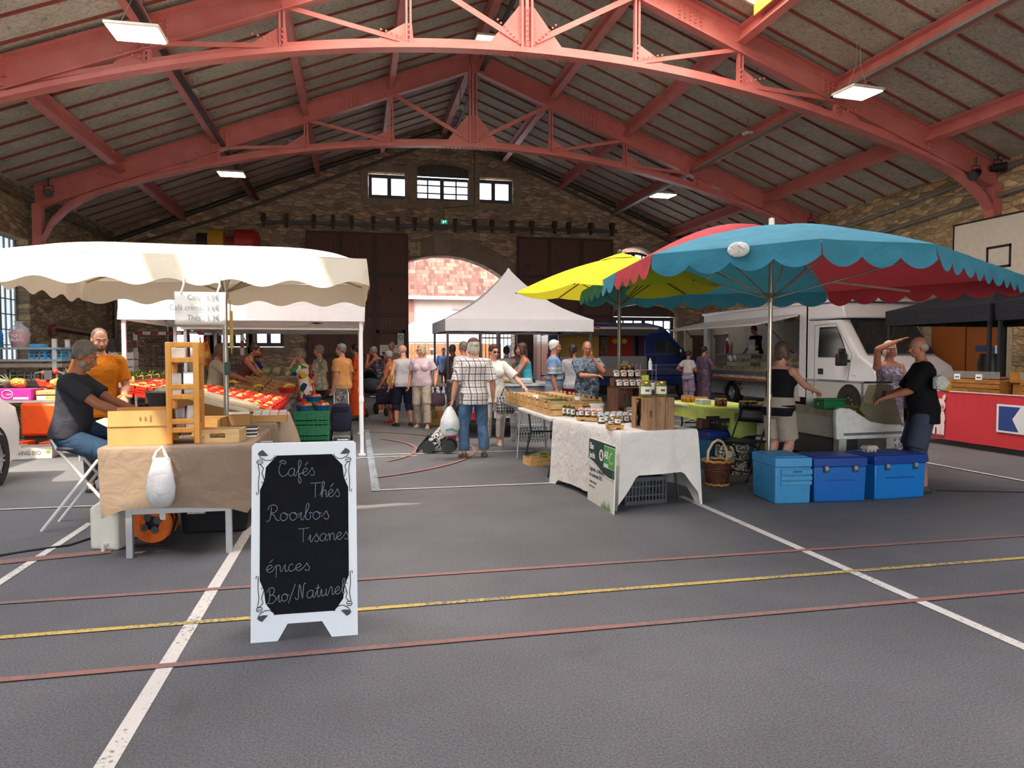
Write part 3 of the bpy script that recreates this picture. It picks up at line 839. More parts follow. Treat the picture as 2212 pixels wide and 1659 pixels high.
# brown door on the side wall with signs
d = struct(MB().bb(XR + 0.12,XR + 0.18,13.02,15.08,0,2.33).build('door_3',M('#8a4f22',0.5,var=0.08,vs=2),smooth=False),'brown flush double door in the tan side wall')
struct(MB().bb(XR + 0.10,XR + 0.121,14.03,14.05,0,2.3).build('door_gap',M('#3c2110',var=0),d,smooth=False))
struct(MB().bb(XR + 0.06,XR + 0.12,13.72,13.9,1.0,1.03).bb(XR + 0.1,XR + 0.12,13.84,13.9,0.92,1.1).build('door_handle',M('#c9c3b6',0.3,0.8),d,smooth=False))
m = MB(); m.bb(XR - 0.03,XR + 0.2,12.72,13.0,0,2.5); m.bb(XR - 0.03,XR + 0.2,15.1,15.38,0,2.5); m.bb(XR - 0.031,XR + 0.2,12.72,15.38,2.36,2.66)
struct(m.build('door_surround',M('#b3a58e',0.85),d,smooth=False))
for (y,z,w,h,c,lb) in ((13.62,1.62,0.28,0.12,'#2b3e73','small blue sign above the other door signs'),(13.33,1.52,0.16,0.24,'#2c4c8c','blue sign beside the white wheelchair sign'),(13.16,1.54,0.18,0.28,'#dcdde0','white wheelchair sign on the brown door')):
 t = thing('door_sign',lb,'sign',(XR + 0.1,y,z))
 MB().box((0,0,0),(0.015,w,h)).build('plate',M(c,0.5,var=0.02),t,smooth=False)
 if c == '#dcdde0':
  MB().tube([(-0.011,0.0,0.06),(-0.011,0.0,-0.01),(-0.011,-0.035,-0.015),(-0.011,-0.045,-0.06)],0.008,5).ell((-0.011,0,0.085),0.016,None,8,6).build('pictogram',M('#2c4c8c',var=0),t)
  MB().box((-0.002,0,-0.115),(0.014,w,0.05)).build('blue_band',M('#2c4c8c',var=0),t,smooth=False)
# annexe doors,sign,extinguisher and switch box
d = struct(MB().bb(12.55,13.0,25.74,25.79,0,2.1).build('door_4',M('#553a30',0.6),smooth=False),'narrow brown annexe door facing the hall')
struct(MB().bb(12.46,13.09,25.72,25.8,2.1,2.2).build('lintel',M('#4d4038',0.8),d,smooth=False))
d = struct(MB().bb(XR - 0.22,XR - 0.17,24.4,25.2,0,2.1).build('door_5',M('#4f352c',0.6),smooth=False),'brown annexe door behind the food truck counter')
struct(MB().bb(XR - 0.24,XR - 0.17,24.3,25.3,2.1,2.2).build('lintel',M('#4d4038',0.8),d,smooth=False))
p = atX(1570,727,XR - 0.2)
t = thing('safety_sign','red and white fire sign on the cream annexe wall','sign',p)
MB().box((0,0,0),(0.01,0.3,0.3)).build('plate',M('#e4dfda',var=0),t,smooth=False)
MB().box((-0.008,0.07,0.02),(0.006,0.12,0.2)).box((-0.008,-0.09,0.02),(0.006,0.08,0.2)).build('red_panels',M('#b23a38',var=0),t,smooth=False)
p = atX(1570,752,XR - 0.3)
t = thing('fire_extinguisher','red fire extinguisher hanging on the cream annexe wall','fire extinguisher',p)
MB().lathe([(0.0,-0.25),(0.075,-0.24),(0.08,0.1),(0.05,0.18),(0.025,0.2)],n=14).build('cylinder',M('#a3272a',0.35),t)
MB().box((0,0,0.23),(0.05,0.1,0.05)).tube([(0,0.05,0.22),(-0.05,0.12,0.1),(-0.05,0.11,-0.1)],0.014,6).build('valve_hose',M('#232122',0.5),t)
# goal frame with its net behind the fruit stall
gx0,gx1,gy,gz = at(292,720,22.5).x,at(523,722,22.5).x,22.5,2.08
t = thing('handball_goal','red and white striped handball goal behind the fruit stall','goal',(0,gy,0))
rp,wp = M('#8f2f30',0.5),M('#d8d5d0',0.5)
for nm,a,b in (('post',(gx0,0,0),(gx0,0,gz)),('post',(gx1,0,0),(gx1,0,gz)),('crossbar',(gx0,0,gz),(gx1,0,gz))):
 a,b = Vector(a),Vector(b); m = MB(); k = max(2,round((b - a).length / 0.21))
 for i in range(k): m.bar(a + (b - a) * i / k,a + (b - a) * (i + 1) / k,0.09,0.09,(0,1,0),i % 2)
 m.build(nm,[rp,wp],t,smooth=False)
m = MB()
for i in range(19):
 x = gx0 + (gx1 - gx0) * i / 18; m.tube([(x,0.05,gz),(x,0.9,gz - 0.25),(x,1.1,0.02)],0.006,4)
for i in range(14):
 s = i / 13; y = 0.05 + 0.85 * min(1,s * 4) + 0.2 * max(0,s - .25); z = gz - 0.25 * min(1,s * 4) - (gz - 0.27) * max(0,s - .25) / .75
 m.bar((gx0,y,z),(gx1,y,z),0.012,0.012)
m.build('net',M('#34302f',0.8),t,smooth=False)
m = MB()
for x in (gx0,gx1): m.tube([(x,0.05,gz - 0.02),(x,0.9,gz - 0.27),(x,1.1,0.02),(x,0.05,0.02)],0.018,6)
m.build('back_frame',M('#8f8d8a',0.5,0.4),t)
# ================================================================ the sunny yard beyond the gateway
gable_white = M('#c2b2a8',0.85,var=0.04,vs=2)
def tile_mat():
 k = NT('old_red_roof_tiles'); co = k.coord(); x,y,z = k.sep(co)
 row = k.math('FRACT',k.math('MULTIPLY',y,5.2)); v = k.comb(k.math('MULTIPLY',x,4.5),k.math('FLOOR',k.math('MULTIPLY',y,5.2)),0)
 cell = k.voronoi(v,1.0,'F1','Color')
 c = k.ramp(k.sep(cell)[0],[(0.0,'#45271f'),(0.5,'#5f3b30'),(1.0,'#80594a')])
 c = k.mix(k.ramp(row,[(0.0,0.55),(0.2,0.0)]),c,'#38201a')
 k.base(c); k.b.inputs['Roughness'].default_value = 0.85; k.bump(row,0.6,0.03)
 return k.m
h = thing('yard_building','sunlit pale building with a red tiled roof seen through the gateway','building',(0,40,0))
MB().bb(-8,22,0,8,0,4.45).build('wall',gable_white,h,smooth=False)
MB().prism([(-8.5,-0.45,4.45),(-8.5,5.5,11.6),(-8.5,11,4.45)],(31,0,0)).build('roof',tile_mat(),h,smooth=False)
MB().bb(-8.5,22.5,-0.55,-0.40,4.42,4.6).build('gutter',M('#c9bfb6',0.5),h,smooth=False)
p0 = at(886,647,39.9); p1 = at(893,700,39.9)
MB().bb(p0.x - 0.9,p1.x + 0.02,-0.12,-0.02,p1.z,p0.z).build('shutter',M('#8f5a4a',0.7),h,smooth=False)
p0 = at(978,668,39.9); MB().bb(p0.x,p0.x + 1.6,-0.1,-0.02,p0.z - 0.02,p0.z + 0.1).bb(1.9,5.2,-0.1,-0.02,2.9,2.96).build('wall_bracket',M('#a89488',0.7),h,smooth=False)
f = thing('board_fence','sunlit orange-brown board fence in the yard','fence',(0,35.5,0))
fm = M('#7d5430',0.75,var=0.12,vs=4)
m = MB()
for i in range(48): m.bb(-0.6 + 0.16 * i,-0.6 + 0.16 * i + 0.15,0,0.04,0.02,2.0 - 0.01 * (i % 3))
m.build('boards',fm,f,smooth=False)
MB().bb(-0.6,7,0.04,0.1,0.5,0.6).bb(-0.6,7,0.04,0.1,1.5,1.6).build('rails',fm,f,smooth=False)
t = thing('yard_tent','white sales tent standing in the sunny yard','tent',(3.4,32.6,0))
wt = fabric('#e9e7e4',0.03,0.2,4.0)
MB().loft([[Vector((x * 1.75,y * 1.5,2.0)) for x,y in ((-1,-1),(1,-1),(1,1),(-1,1))],[Vector((x * 1.75,y * 1.5,2.42)) for x,y in ((-1,-1),(1,-1),(1,1),(-1,1))],[Vector((x * .1,y * .1,3.3)) for x,y in ((-1,-1),(1,-1),(1,1),(-1,1))]],cap=False).build('canopy',wt,t,smooth=False)
for sx in (-1.7,1.7):
 for sy in (-1.45,1.45): MB().cyl((sx,sy,0),(sx,sy,2.1),0.025).build('leg',M('#9a9a9c',0.4,0.6),t)
g = thing('iron_gate','dark iron bar gate in the yard behind the white marquee','gate',(0,28.6,0))
im = M('#23242b',0.5,0.4)
x0,x1 = at(1041,740,28.6).x,at(1112,740,28.6).x
m = MB()
for i in range(10):
 x = x0 + (x1 - x0) * i / 9; m.cyl((x,0,0.05),(x,0,2.35),0.017,None,6)
m.build('bars',im,g)
MB().bb(x0,x1,-0.02,0.02,2.1,2.15).bb(x0,x1,-0.02,0.02,0.15,0.2).bb(x0,x1,-0.02,0.02,1.1,1.15).build('rails',im,g,smooth=False)
for x in (x0 - 0.08,x1 + 0.08,(x0 + x1) / 2): MB().bb(x - 0.05,x + 0.05,-0.05,0.05,0,2.6).build('gate_post',M('#4a4b52',0.5),g,smooth=False)
for i,(x,c,lb) in enumerate(((6.4,'#c9b89a','beige parked van half seen behind the iron gate'),(8.4,'#b9c4cf','pale blue parked van half seen behind the iron gate'))):
 t = thing('parked_van',lb,'van',(x,37 + i * 0.1,0))
 MB().prism([(-1,0,0.35),(1,0,0.35),(1,0,1.3),(0.85,0,2.1),(-0.85,0,2.1),(-1,0,1.3)],(0,1.9,0)).build('body',M(c,0.35),t,bevel=0.08)
 MB().bb(-0.8,0.8,-0.02,0.02,1.3,1.95).build('rear_window',M('#2c3238',0.15),t,smooth=False)
 for sx in (-0.85,0.85):
  for y in (0.5,1.5): MB().cyl((sx - 0.1,y,0.33),(sx + 0.1,y,0.33),0.33,None,16).build('wheel',M('#1c1c1d',0.7),t)
# ================================================================ shared makers
grey_leg = M('#b9bcc0',0.4,0.5,var=0.04)
dark_leg = M('#3c4046',0.4,0.6,var=0.05)
white_tube = M('#dfe0e2',0.35,var=0.03)
card = M('#c99a5e',0.8,var=0.07,vs=5)
card_d = M('#a97d48',0.8,var=0.07,vs=5)
ply = wood('#d3a765','#b98a4c',(2,14,14))
pale_wood = wood('#dcb985','#b98f57',(3,22,22))
old_wood = wood('#a5805c','#6d4c33',(18,18,2.5))
black_pl = M('#17181b',0.45,var=0.08)
paper = M('#ece9e2',0.7,var=0.02)
def tablecloth(x0,x1,y0,y1,z,drops,mat,name='tablecloth',amp=0.03,nfold=9,seed=0,flare=0.05,hem=None,cd=0.10):
 """cloth over a table: drops = front, right, back, left"""
 R = random.Random(seed)
 P = []; per = 2 * ((x1 - x0) + (y1 - y0)); N = int(per / 0.035)
 sides = [((x0,y0),(x1,y0),(0,-1),drops[0]),((x1,y0),(x1,y1),(1,0),drops[1]),((x1,y1),(x0,y1),(0,1),drops[2]),((x0,y1),(x0,y0),(-1,0),drops[3])]
 for si,(a,b,n,dr) in enumerate(sides):
  L = math.hypot(b[0] - a[0],b[1] - a[1]); k = max(6,int(L / 0.035)); pv = sides[si - 1]; nx = sides[(si + 1) % 4]
  for i in range(k):
   t = i / k
   p = (a[0] + (b[0] - a[0]) * t,a[1] + (b[1] - a[1]) * t)
   e = min(t,1 - t) * L
   w = max(0.0,1 - e / 0.16)
   other = pv if t < 0.5 else nx
   nn = Vector((n[0] + other[2][0] * w * 0.9,n[1] + other[2][1] * w * 0.9,0))
   d = dr + w * cd if dr > 0.05 else dr
   P.append((p,nn,d,w))
 ph = R.random() * 9
 rings = [[Vector((p[0] - nn.x * 0.03,p[1] - nn.y * 0.03,z + 0.001)) for p,nn,d,w in P]]
 rings.append([Vector((p[0] + nn.x * 0.004,p[1] + nn.y * 0.004,z)) for p,nn,d,w in P])
 for q in (0.03,0.1,0.2,0.35,0.5,0.65,0.8,0.92,1.0):
  ring = []
  for i,(p,nn,d,w) in enumerate(P):
   s = i * 0.035
   f = noise.noise(Vector((s * 2.2 + ph,q * 0.8,seed))) + 0.6 * noise.noise(Vector((s * 5.5,q * 1.5,seed + 5)))
   o = 0.012 + amp * q * (0.5 + f) + flare * w * q
   dz = d * q + (0.02 * noise.noise(Vector((s * 1.7,3.1,seed))) * q if hem is None else 0)
   ring.append(Vector((p[0] + nn.x * o,p[1] + nn.y * o,z - dz)))
  rings.append(ring)
 m = MB(); m.loft(list(reversed(rings)),cap=False)
 top = rings[0]; m.add(top,[tuple(range(len(top)))])
 return m.build(name,mat,None,sharp=60)
def crate(parent_label,loc,rz,d,mat,name='wooden_crate',slat=3,group=None,cat='crate',corner=True,t=0.008,bottom=True,M2=None):
 """open slatted crate"""
 L,W,H = d
 o = thing(name,parent_label,cat,loc,rz,group)
 m = MB()
 hs = H / slat
 for s in (-1,1):
  for k in range(slat):
   zc = hs * (k + 0.5); hh = hs * 0.86
   m.box((0,s * (W / 2 - t / 2),zc),(L,t,hh)); m.box((s * (L / 2 - t / 2),0,zc),(t,W - 2 * t,hh))
 m.build('slats',mat,o,smooth=False)
 if bottom: MB().box((0,0,t / 2),(L - 2 * t,W - 2 * t,t)).build('base',M2 or mat,o,smooth=False)
 if corner:
  for sx in (-1,1):
   for sy in (-1,1):
    MB().box((sx * (L / 2 - t - 0.012),sy * (W / 2 - t - 0.012),H * 0.54),(0.024,0.024,H * 1.08)).build('corner_post',mat,o,smooth=False)
 return o
def plastic_crate(label,loc,rz,d,mat,group=None,name='plastic_crate',rows=4,cols=9):
 L,W,H = d
 o = thing(name,label,'crate',loc,rz,group)
 m = MB(); t = 0.012
 for s in (-1,1):
  for (ln,ax) in ((L,0),(W,1)):
   def bx(u,z,wu,hz):
    if ax == 0: m.box((u,s * (W / 2 - t / 2),z),(wu,t,hz))
    else: m.box((s * (L / 2 - t / 2),u,z),(t,wu,hz))
   bx(0,H - 0.02,ln,0.04); bx(0,0.02,ln,0.04)
   for k in range(1,rows): bx(0,H * k / rows,ln,0.014)
   n = cols if ax == 0 else max(3,int(cols * W / L))
   for k in range(n + 1): bx(-ln / 2 + ln * k / n,H / 2,0.014,H)
 m.build('lattice_sides',mat,o,smooth=False)
 MB().box((0,0,0.01),(L - 0.02,W - 0.02,0.012)).build('base',mat,o,smooth=False)
 return o
def gazebo(label,x0,x1,y0,y1,zv,vh,zp,mat,legm,skip=(),base=0.0,peak=None,foot=True):
 t = thing('marquee',label,'marquee',((x0 + x1) / 2,(y0 + y1) / 2,0))
 cx,cy = (x0 + x1) / 2,(y0 + y1) / 2; hx,hy = (x1 - x0) / 2,(y1 - y0) / 2
 m = MB(); N = 10
 def ring(s,z): return [Vector((hx * s * a,hy * s * b,z)) for a,b in ([(-1 + 2 * i / N,-1) for i in range(N)] + [(1,-1 + 2 * i / N) for i in range(N)] + [(1 - 2 * i / N,1) for i in range(N)] + [(-1,1 - 2 * i / N) for i in range(N)])]
 rings = []
 for q in (0,.08,.2,.35,.5,.65,.8,.9,.97,1.0):
  s = 1 - q; z = zv + vh + (zp - zv - vh) * (0.55 * q + 0.45 * q ** 2.6)
  r = ring(max(s,0.012),z)
  if 0 < q < 1:
   for p in r:
    w = abs(abs(p.x / hx / max(s,.01)) - abs(p.y / hy / max(s,.01)))
    p.z -= 0.06 * w * math.sin(PI * q)
  rings.append(r)
 m.loft(rings,cap=False)
 m.build('canopy',mat,t,sharp=25)
 m = MB(); r2 = []
 for k,q in enumerate((0,.5,1.0)):
  r = ring(1.004,zv + vh * (1 - q))
  for p in r:
   f = 0.015 * noise.noise(Vector((p.x * 2.1 + cx,p.y * 2.1,q * 2)))
   p.x *= 1 + f * q; p.y *= 1 + f * q
  r2.append(r)
 m.loft(list(reversed(r2)),cap=False); m.build('valance',mat,t,sharp=25)
 for i,(sx,sy) in enumerate(((-1,-1),(1,-1),(1,1),(-1,1))):
  if i in skip: continue
  x,y = sx * (hx - 0.05),sy * (hy - 0.05)
  m = MB().box((x,y,(zv + vh + base) / 2),(0.05,0.05,zv + vh - base)).box((x,y,base + (zv - base) * 0.42),(0.065,0.065,0.07))
  if foot: m.box((x,y,base + 0.01),(0.1,0.1,0.02))
  m.build('leg',legm,t,smooth=False)
 m = MB()
 for sx,sy,ax in ((0,-1,0),(0,1,0),(-1,0,1),(1,0,1)):
  for s in (-1,1):
   for h0,h1 in ((0.02,0.16),(0.16,0.02)):
    a = Vector((sx * (hx - .05),sy * (hy - .05),zv + h0)); b = a.copy()
    if ax == 0: a.x,b.x = s * (hx - .05),s * hx * 0.03
    else: a.y,b.y = s * (hy - .05),s * hy * 0.03
    b.z = zv + h1
    m.bar(a,b,0.018,0.028)
 m.build('truss_bars',legm,t,smooth=False)
 return t
def fruit(m,c,r,squash=0.94): m.ell(c,(r,r,r * squash),None,12,8)
# ================================================================ coffee and spice stall,awning parasol
wc = fabric('#ece4d2',0.02,0.25,5.0,trans=0.10)
t = thing('awning_parasol','big white rectangular stall parasol with a scalloped edge over the coffee table','parasol',(-1.19,7.3,0))
ax0,ax1,ay0,ay1 = -2.78 + 1.19,0.1 + 1.19,6.1 - 7.3,8.5 - 7.3
def canopy(u,v):
 x = ax0 + (ax1 - ax0) * u; y = ay0 + (ay1 - ay0) * v
 a,b = abs(2 * u - 1),abs(2 * v - 1)
 z = 2.27 + 0.22 * (1 - a ** 7) * (1 - b ** 1.7) + 0.012 * noise.noise(Vector((x * 2,y * 3,1)))
 return (x,y,z)
m = MB(); m.grid(48,26,canopy); m.build('canopy',wc,t,sharp=80)
m = MB(); per = []
for i in range(64): per.append((ax0 + (ax1 - ax0) * i / 64,ay0,0,-1))
for i in range(54): per.append((ax1,ay0 + (ay1 - ay0) * i / 54,1,0))
for i in range(64): per.append((ax1 - (ax1 - ax0) * i / 64,ay1,0,1))
for i in range(54): per.append((ax0,ay1 - (ay1 - ay0) * i / 54,-1,0))
rings = []
for q in (1.0,0.75,0.5,0.25,0.0):
 r = []
 for i,(x,y,nx,ny) in enumerate(per):
  s = i * 0.045
  low_ = 2.055 + 0.028 * math.cos(2 * PI * s / 0.46)
  o = 0.02 * q + 0.012 * q * noise.noise(Vector((s * 3,q,2)))
  r.append(Vector((x + nx * o,y + ny * o,2.27 + (low_ - 2.27) * q)))
 rings.append(r)
m.loft(rings,cap=False); m.build('valance',wc,t,sharp=80)
pole_m = M('#c5c1b6',0.35,0.5)
MB().cyl((0,0,0),(0,0,2.42),0.024,None,14).cyl((0,0,2.02),(0,0,2.12),0.04,None,14).cyl((0,0,1.32),(0,0,1.4),0.034,None,12).build('pole',pole_m,t)
MB().lathe([(0.28,0),(0.28,0.04),(0.05,0.07),(0.04,0.3)],n=24).build('foot',M('#4a4a4c',0.6),t)
for (ex,ey) in ((ax0,ay0),(0,ay0),(ax1,ay0),(ax1,0),(ax1,ay1),(0,ay1),(ax0,ay1),(ax0,0)):
 MB().tube([(0,0,2.41),(ex * 0.5,ey * 0.5,2.40),(ex * 0.98,ey * 0.98,2.25)],0.011,6).build('rib',M('#b9ab8c',0.5),t)
 MB().tube([(0,0,2.07),(ex * 0.5,ey * 0.5,2.385)],0.009,6).build('strut',M('#9d9078',0.5),t)
MB().tube([(0.05,-0.03,2.0),(0.055,-0.03,1.8),(0.06,-0.03,1.5)],0.006,5).cyl((0.06,-0.03,1.55),(0.06,-0.03,1.9),0.018,0.014,8).build('rope',M('#cdb46a',0.8),t)
MB().box((0.02,-0.03,1.36),(0.05,0.05,0.12)).build('clamp',M('#45605a',0.5),t,bevel=0.01)
# price card hung from the edge
pc = at(433,666,6.03)
t = thing('price_sign','white laminated drinks price sign hanging under the white parasol edge','sign',pc)
w_ = 0.37
m = MB(); m.grid(8,6,lambda u,v: (w_ * (u - 0.5),0.006 * math.sin(u * 5),0.25 * (v - 0.5)))
m.build('card',M('#f4f4f2',0.35,var=0),t,solid=0.003)
ptx = M('#8d8d90',0.6,var=0)
for i,(a,b) in enumerate((('Café :','1,5€'),('Café crème:','1,6€'),('Thés :','1.3€'))):
 text_mesh('text',a,0.062,ptx,frame((0.03,-0.012,0.08 - 0.078 * i),(1,0,0),(0,0,1)),t,ax='RIGHT',xs=0.82)
 text_mesh('text',b,0.062,ptx,frame((0.045,-0.012,0.08 - 0.078 * i),(1,0,0),(0,0,1)),t,bold=0.0012,ax='LEFT',xs=0.82)
for sx in (-0.14,0.12): MB().tube([(sx,0,0.11),(sx + 0.02,0.01,0.18),(sx + 0.01,0.06,0.26)],0.008,6).build('strap',M('#eeeeec',0.5),t)
# front table with its brown cloth
t = thing('trestle_table','grey-legged table under the brown cloth at the front of the coffee stall','table',(-1.29,6.4,0))
MB().bb(-0.5,0.5,-0.62,0.62,0.775,0.805).build('tabletop',M('#8a8d90',0.5),t,smooth=False)
for sx in (-0.34,0.35):
 for sy in (-0.60,0.55): MB().bb(sx - 0.022,sx + 0.022,sy - 0.022,sy + 0.022,0,0.775).build('leg',grey_leg,t,smooth=False)
MB().bb(-0.34,0.35,-0.615,-0.585,0.32,0.36).bb(-0.34,0.35,0.54,0.57,0.32,0.36).build('rail',grey_leg,t,smooth=False)
taupe = fabric('#94806f',0.05,0.3,7.0)
o = tablecloth(-1.81,-0.77,5.76,7.02,0.82,(0.46,0.40,0.3,0.46),taupe,amp=0.018,seed=3,flare=-0.03,cd=0.06)
tag(o,'taupe cloth draped over the front coffee table','tablecloth')
t = thing('trestle_table','table behind the parasol pole carrying the spice packets','table',(-1.45,8.3,0))
MB().bb(-0.62,0.62,-0.72,0.72,0.77,0.8).build('tabletop',M('#8a8d90',0.5),t,smooth=False)
for sx in (-0.55,0.55):
 for sy in (-0.65,0.65): MB().bb(sx - 0.02,sx + 0.02,sy - 0.02,sy + 0.02,0,0.77).build('leg',grey_leg,t,smooth=False)
o = tablecloth(-2.1,-0.78,7.55,9.05,0.812,(0.42,0.5,0.3,0.4),fabric('#a39180',0.05,0.3,7.0),amp=0.03,seed=8,flare=0.12)
tag(o,'second taupe cloth hanging beside the green crates aisle','tablecloth')
# white carrier bag hooked on the front of the table
t = thing('carrier_bag','half-full white plastic bag hooked on the front table edge','plastic bag',(-1.37,5.70,0.80))
bagm = NT('milky_plastic'); bagm.base('#eef0f2'); bagm.b.inputs['Roughness'].default_value = 0.35; bagm.b.inputs['Alpha'].default_value = 0.72
bagm.bump(bagm.noise(bagm.coord(),16,4,0.6,1.0),0.6,0.03); bagm = bagm.m
def bagring(z,rx,ry,ph):
 return [Vector((rx * math.cos(a) + 0.006 * noise.noise(Vector((a * 2,z * 9,ph))),-ry - 0.012 + ry * math.sin(a),z)) for a in [2 * PI * i / 22 for i in range(22)]]
m = MB(); m.loft([bagring(z,rx,ry,2) for z,rx,ry in ((-0.41,0.02,0.015),(-0.395,0.06,0.045),(-0.34,0.092,0.07),(-0.26,0.10,0.075),(-0.17,0.085,0.055),(-0.1,0.066,0.035),(-0.05,0.055,0.02))],cap=False)
m.build('bag',bagm,t,sharp=180)
MB().tube([(-0.055,-0.03,-0.06),(-0.04,-0.012,-0.01),(0.0,0.0,0.028),(0.012,-0.02,0.0),(0.04,-0.04,-0.06)],[0.012,0.01,0.009,0.01,0.014],7).build('handle',M('#eceff2',0.4,alpha=0.85),t)
MB().ell((0.01,-0.085,-0.33),(0.06,0.045,0.06)).ell((0.04,-0.09,-0.23),(0.035,0.03,0.04)).build('contents',M('#a8b4b8',0.5,var=0.3,vs=14),t)
# cardboard box with open flaps
t = thing('cardboard_box','open cardboard box on the corner of the front coffee table','box',(-1.585,6.0,0.822),4)
m = MB(); L,W,H = 0.40,0.30,0.145
for (c,d) in (((0,-W / 2,H / 2),(L,0.006,H)),((0,W / 2,H / 2),(L,0.006,H)),((-L / 2,0,H / 2),(0.006,W,H)),((L / 2,0,H / 2),(0.006,W,H)),((0,0,0.003),(L,W,0.006))): m.box(c,d)
m.build('body',card,t,smooth=False)
MB().box((0.0,-W / 2 - 0.004,H + 0.055),(L * 0.985,0.006,0.115),rot(-4,0,0)).box((0.0,-W / 2 - 0.006,H + 0.003),(L * 1.02,0.008,0.006)).build('front_flap',card,t,smooth=False)
MB().box((0.0,W / 2,H + 0.06),(L,0.006,0.12),rot(6,0,0)).build('back_flap',card_d,t,smooth=False)
MB().box((L / 2 + 0.004,0,H + 0.055),(0.006,W,0.11),rot(0,6,0)).build('side_flap',card_d,t,smooth=False)
MB().box((-L / 2 - 0.035,-0.02,H + 0.02),(0.008,W * .9,0.09),rot(0,-60,0)).build('side_flap',M('#ead9b8',0.8),t,smooth=False)
for i,s in enumerate(('Venus','café','thé')): text_mesh('writing',s,0.022,M('#5d452c',var=0),frame((0.09 - 0.035 * i,-W / 2 - 0.013,H + 0.055),(0,0.0,-1),(1,0,0)),t)
MB().box((L / 2 + 0.001,0,H * 0.55),(0.008,0.08,0.05)).build('print_label',M('#d8c58a',0.8),t,smooth=False)
# three tier beech rack
t = thing('bamboo_rack','tall orange beech tiered rack standing on the coffee table','rack',(-1.27,5.98,0.822),3)
rk = wood('#e3a24a','#c98332',(14,14,2))
for nm,y in (('side_frame',-0.11),('side_frame',0.13)):
 m = MB()
 for sx in (-0.095,0.095): m.bb(sx - 0.021,sx + 0.021,y - 0.011,y + 0.011,0,0.765)
 for z in (0.745,0.63,0.43,0.355,0.17,0.105): m.bb(-0.08,0.08,y - 0.01,y + 0.01,z - 0.02,z + 0.02)
 m.build(nm,rk,t,bevel=0.006)
for z in (0.63,0.37,0.115):
 m = MB().bb(-0.1,0.1,-0.1,0.12,z - 0.012,z)
 for sx in (-0.105,0.105): m.bb(sx - 0.008,sx + 0.008,-0.12,0.14,z - 0.03,z + 0.03)
 m.build('shelf',rk,t,smooth=False,bevel=0.003)
def packet(loc,rz,col,d,label,group='foil packets on the beech rack'):
 o = MB(); L,W,H = d
 o.loft([[Vector((sx * L / 2 * k,sy * W / 2 * q,z)) for sx,sy in ((-1,-1),(1,-1),(1,1),(-1,1))] for z,k,q in ((0,0.9,1),(H * 0.3,1,1),(H * 0.8,1,0.6),(H,1,0.08))])
 ob = o.build('tea_packet',col,None,bevel=0.004)
 ob.location = loc; ob.rotation_euler = (0.12,0,math.radians(rz)); return tag(ob,label,'packet',group)
sil = M('#c8cbd0',0.25,0.8); wht = M('#e8e6e0',0.5); blk = M('#25262b',0.4)
RX,RY,RZ = -1.27,5.98,0.822
for i,(dx,dy,z,c,d) in enumerate(((-0.05,-0.03,0.372,wht,(0.07,0.04,0.16)),(0.03,-0.02,0.372,sil,(0.07,0.04,0.17)),(-0.03,0.06,0.372,blk,(0.07,0.04,0.15)),(0.05,0.06,0.372,sil,(0.06,0.04,0.15)),(-0.04,-0.02,0.117,sil,(0.07,0.04,0.15)),(0.04,-0.02,0.117,wht,(0.07,0.04,0.17)),(0.0,0.07,0.117,blk,(0.07,0.04,0.16)))):
 packet((RX + dx,RY + dy,RZ + z),8 * i,c,d,'foil tea packet standing on a shelf of the beech rack')
packet((RX + 0.06,RY + 0.05,RZ + 0.632),10,sil,(0.06,0.03,0.2),'tall silver packet on the top shelf of the beech rack',None)
o = MB().box((0,0,0.045),(0.1,0.08,0.09)).build('carton',M('#dcdad4',0.6),None,bevel=0.004); o.location = (RX - 0.04,RY + 0.02,RZ + 0.632); tag(o,'small white carton on the top shelf of the beech rack','carton')
# coffee machine and grinder
t = thing('coffee_machine','black and steel coffee machine beside the beech rack','coffee machine',(-1.56,6.52,0.822),10)
st = M('#9ba1a4',0.3,0.8)
MB().lathe([(0.10,0),(0.125,0.01),(0.135,0.10),(0.12,0.2),(0.105,0.24)],n=24).build('body',st,t)
MB().lathe([(0.10,0.24),(0.105,0.26),(0.13,0.36),(0.10,0.365)],n=24).build('hopper',black_pl,t)
MB().box((0.05,-0.10,0.17),(0.14,0.08,0.1)).build('panel',black_pl,t,bevel=0.012)
MB().lathe([(0.13,0),(0.138,0.05),(0.13,0.06)],n=24).build('drip_base',M('#32363a',0.35,0.4),t)
MB().tube([(-0.13,0,0.2),(-0.19,0,0.19),(-0.19,0,0.08),(-0.13,0,0.07)],0.012,7).build('handle',black_pl,t)
t = thing('thermos_flask','dark thermos flask behind the cardboard box','flask',(-1.76,6.75,0.822))
MB().lathe([(0.06,0),(0.065,0.02),(0.065,0.17),(0.04,0.21)],n=18).build('body',M('#3a3f45',0.3,0.5),t)
MB().lathe([(0.035,0.21),(0.038,0.25),(0.02,0.255)],n=14).build('lid',black_pl,t)
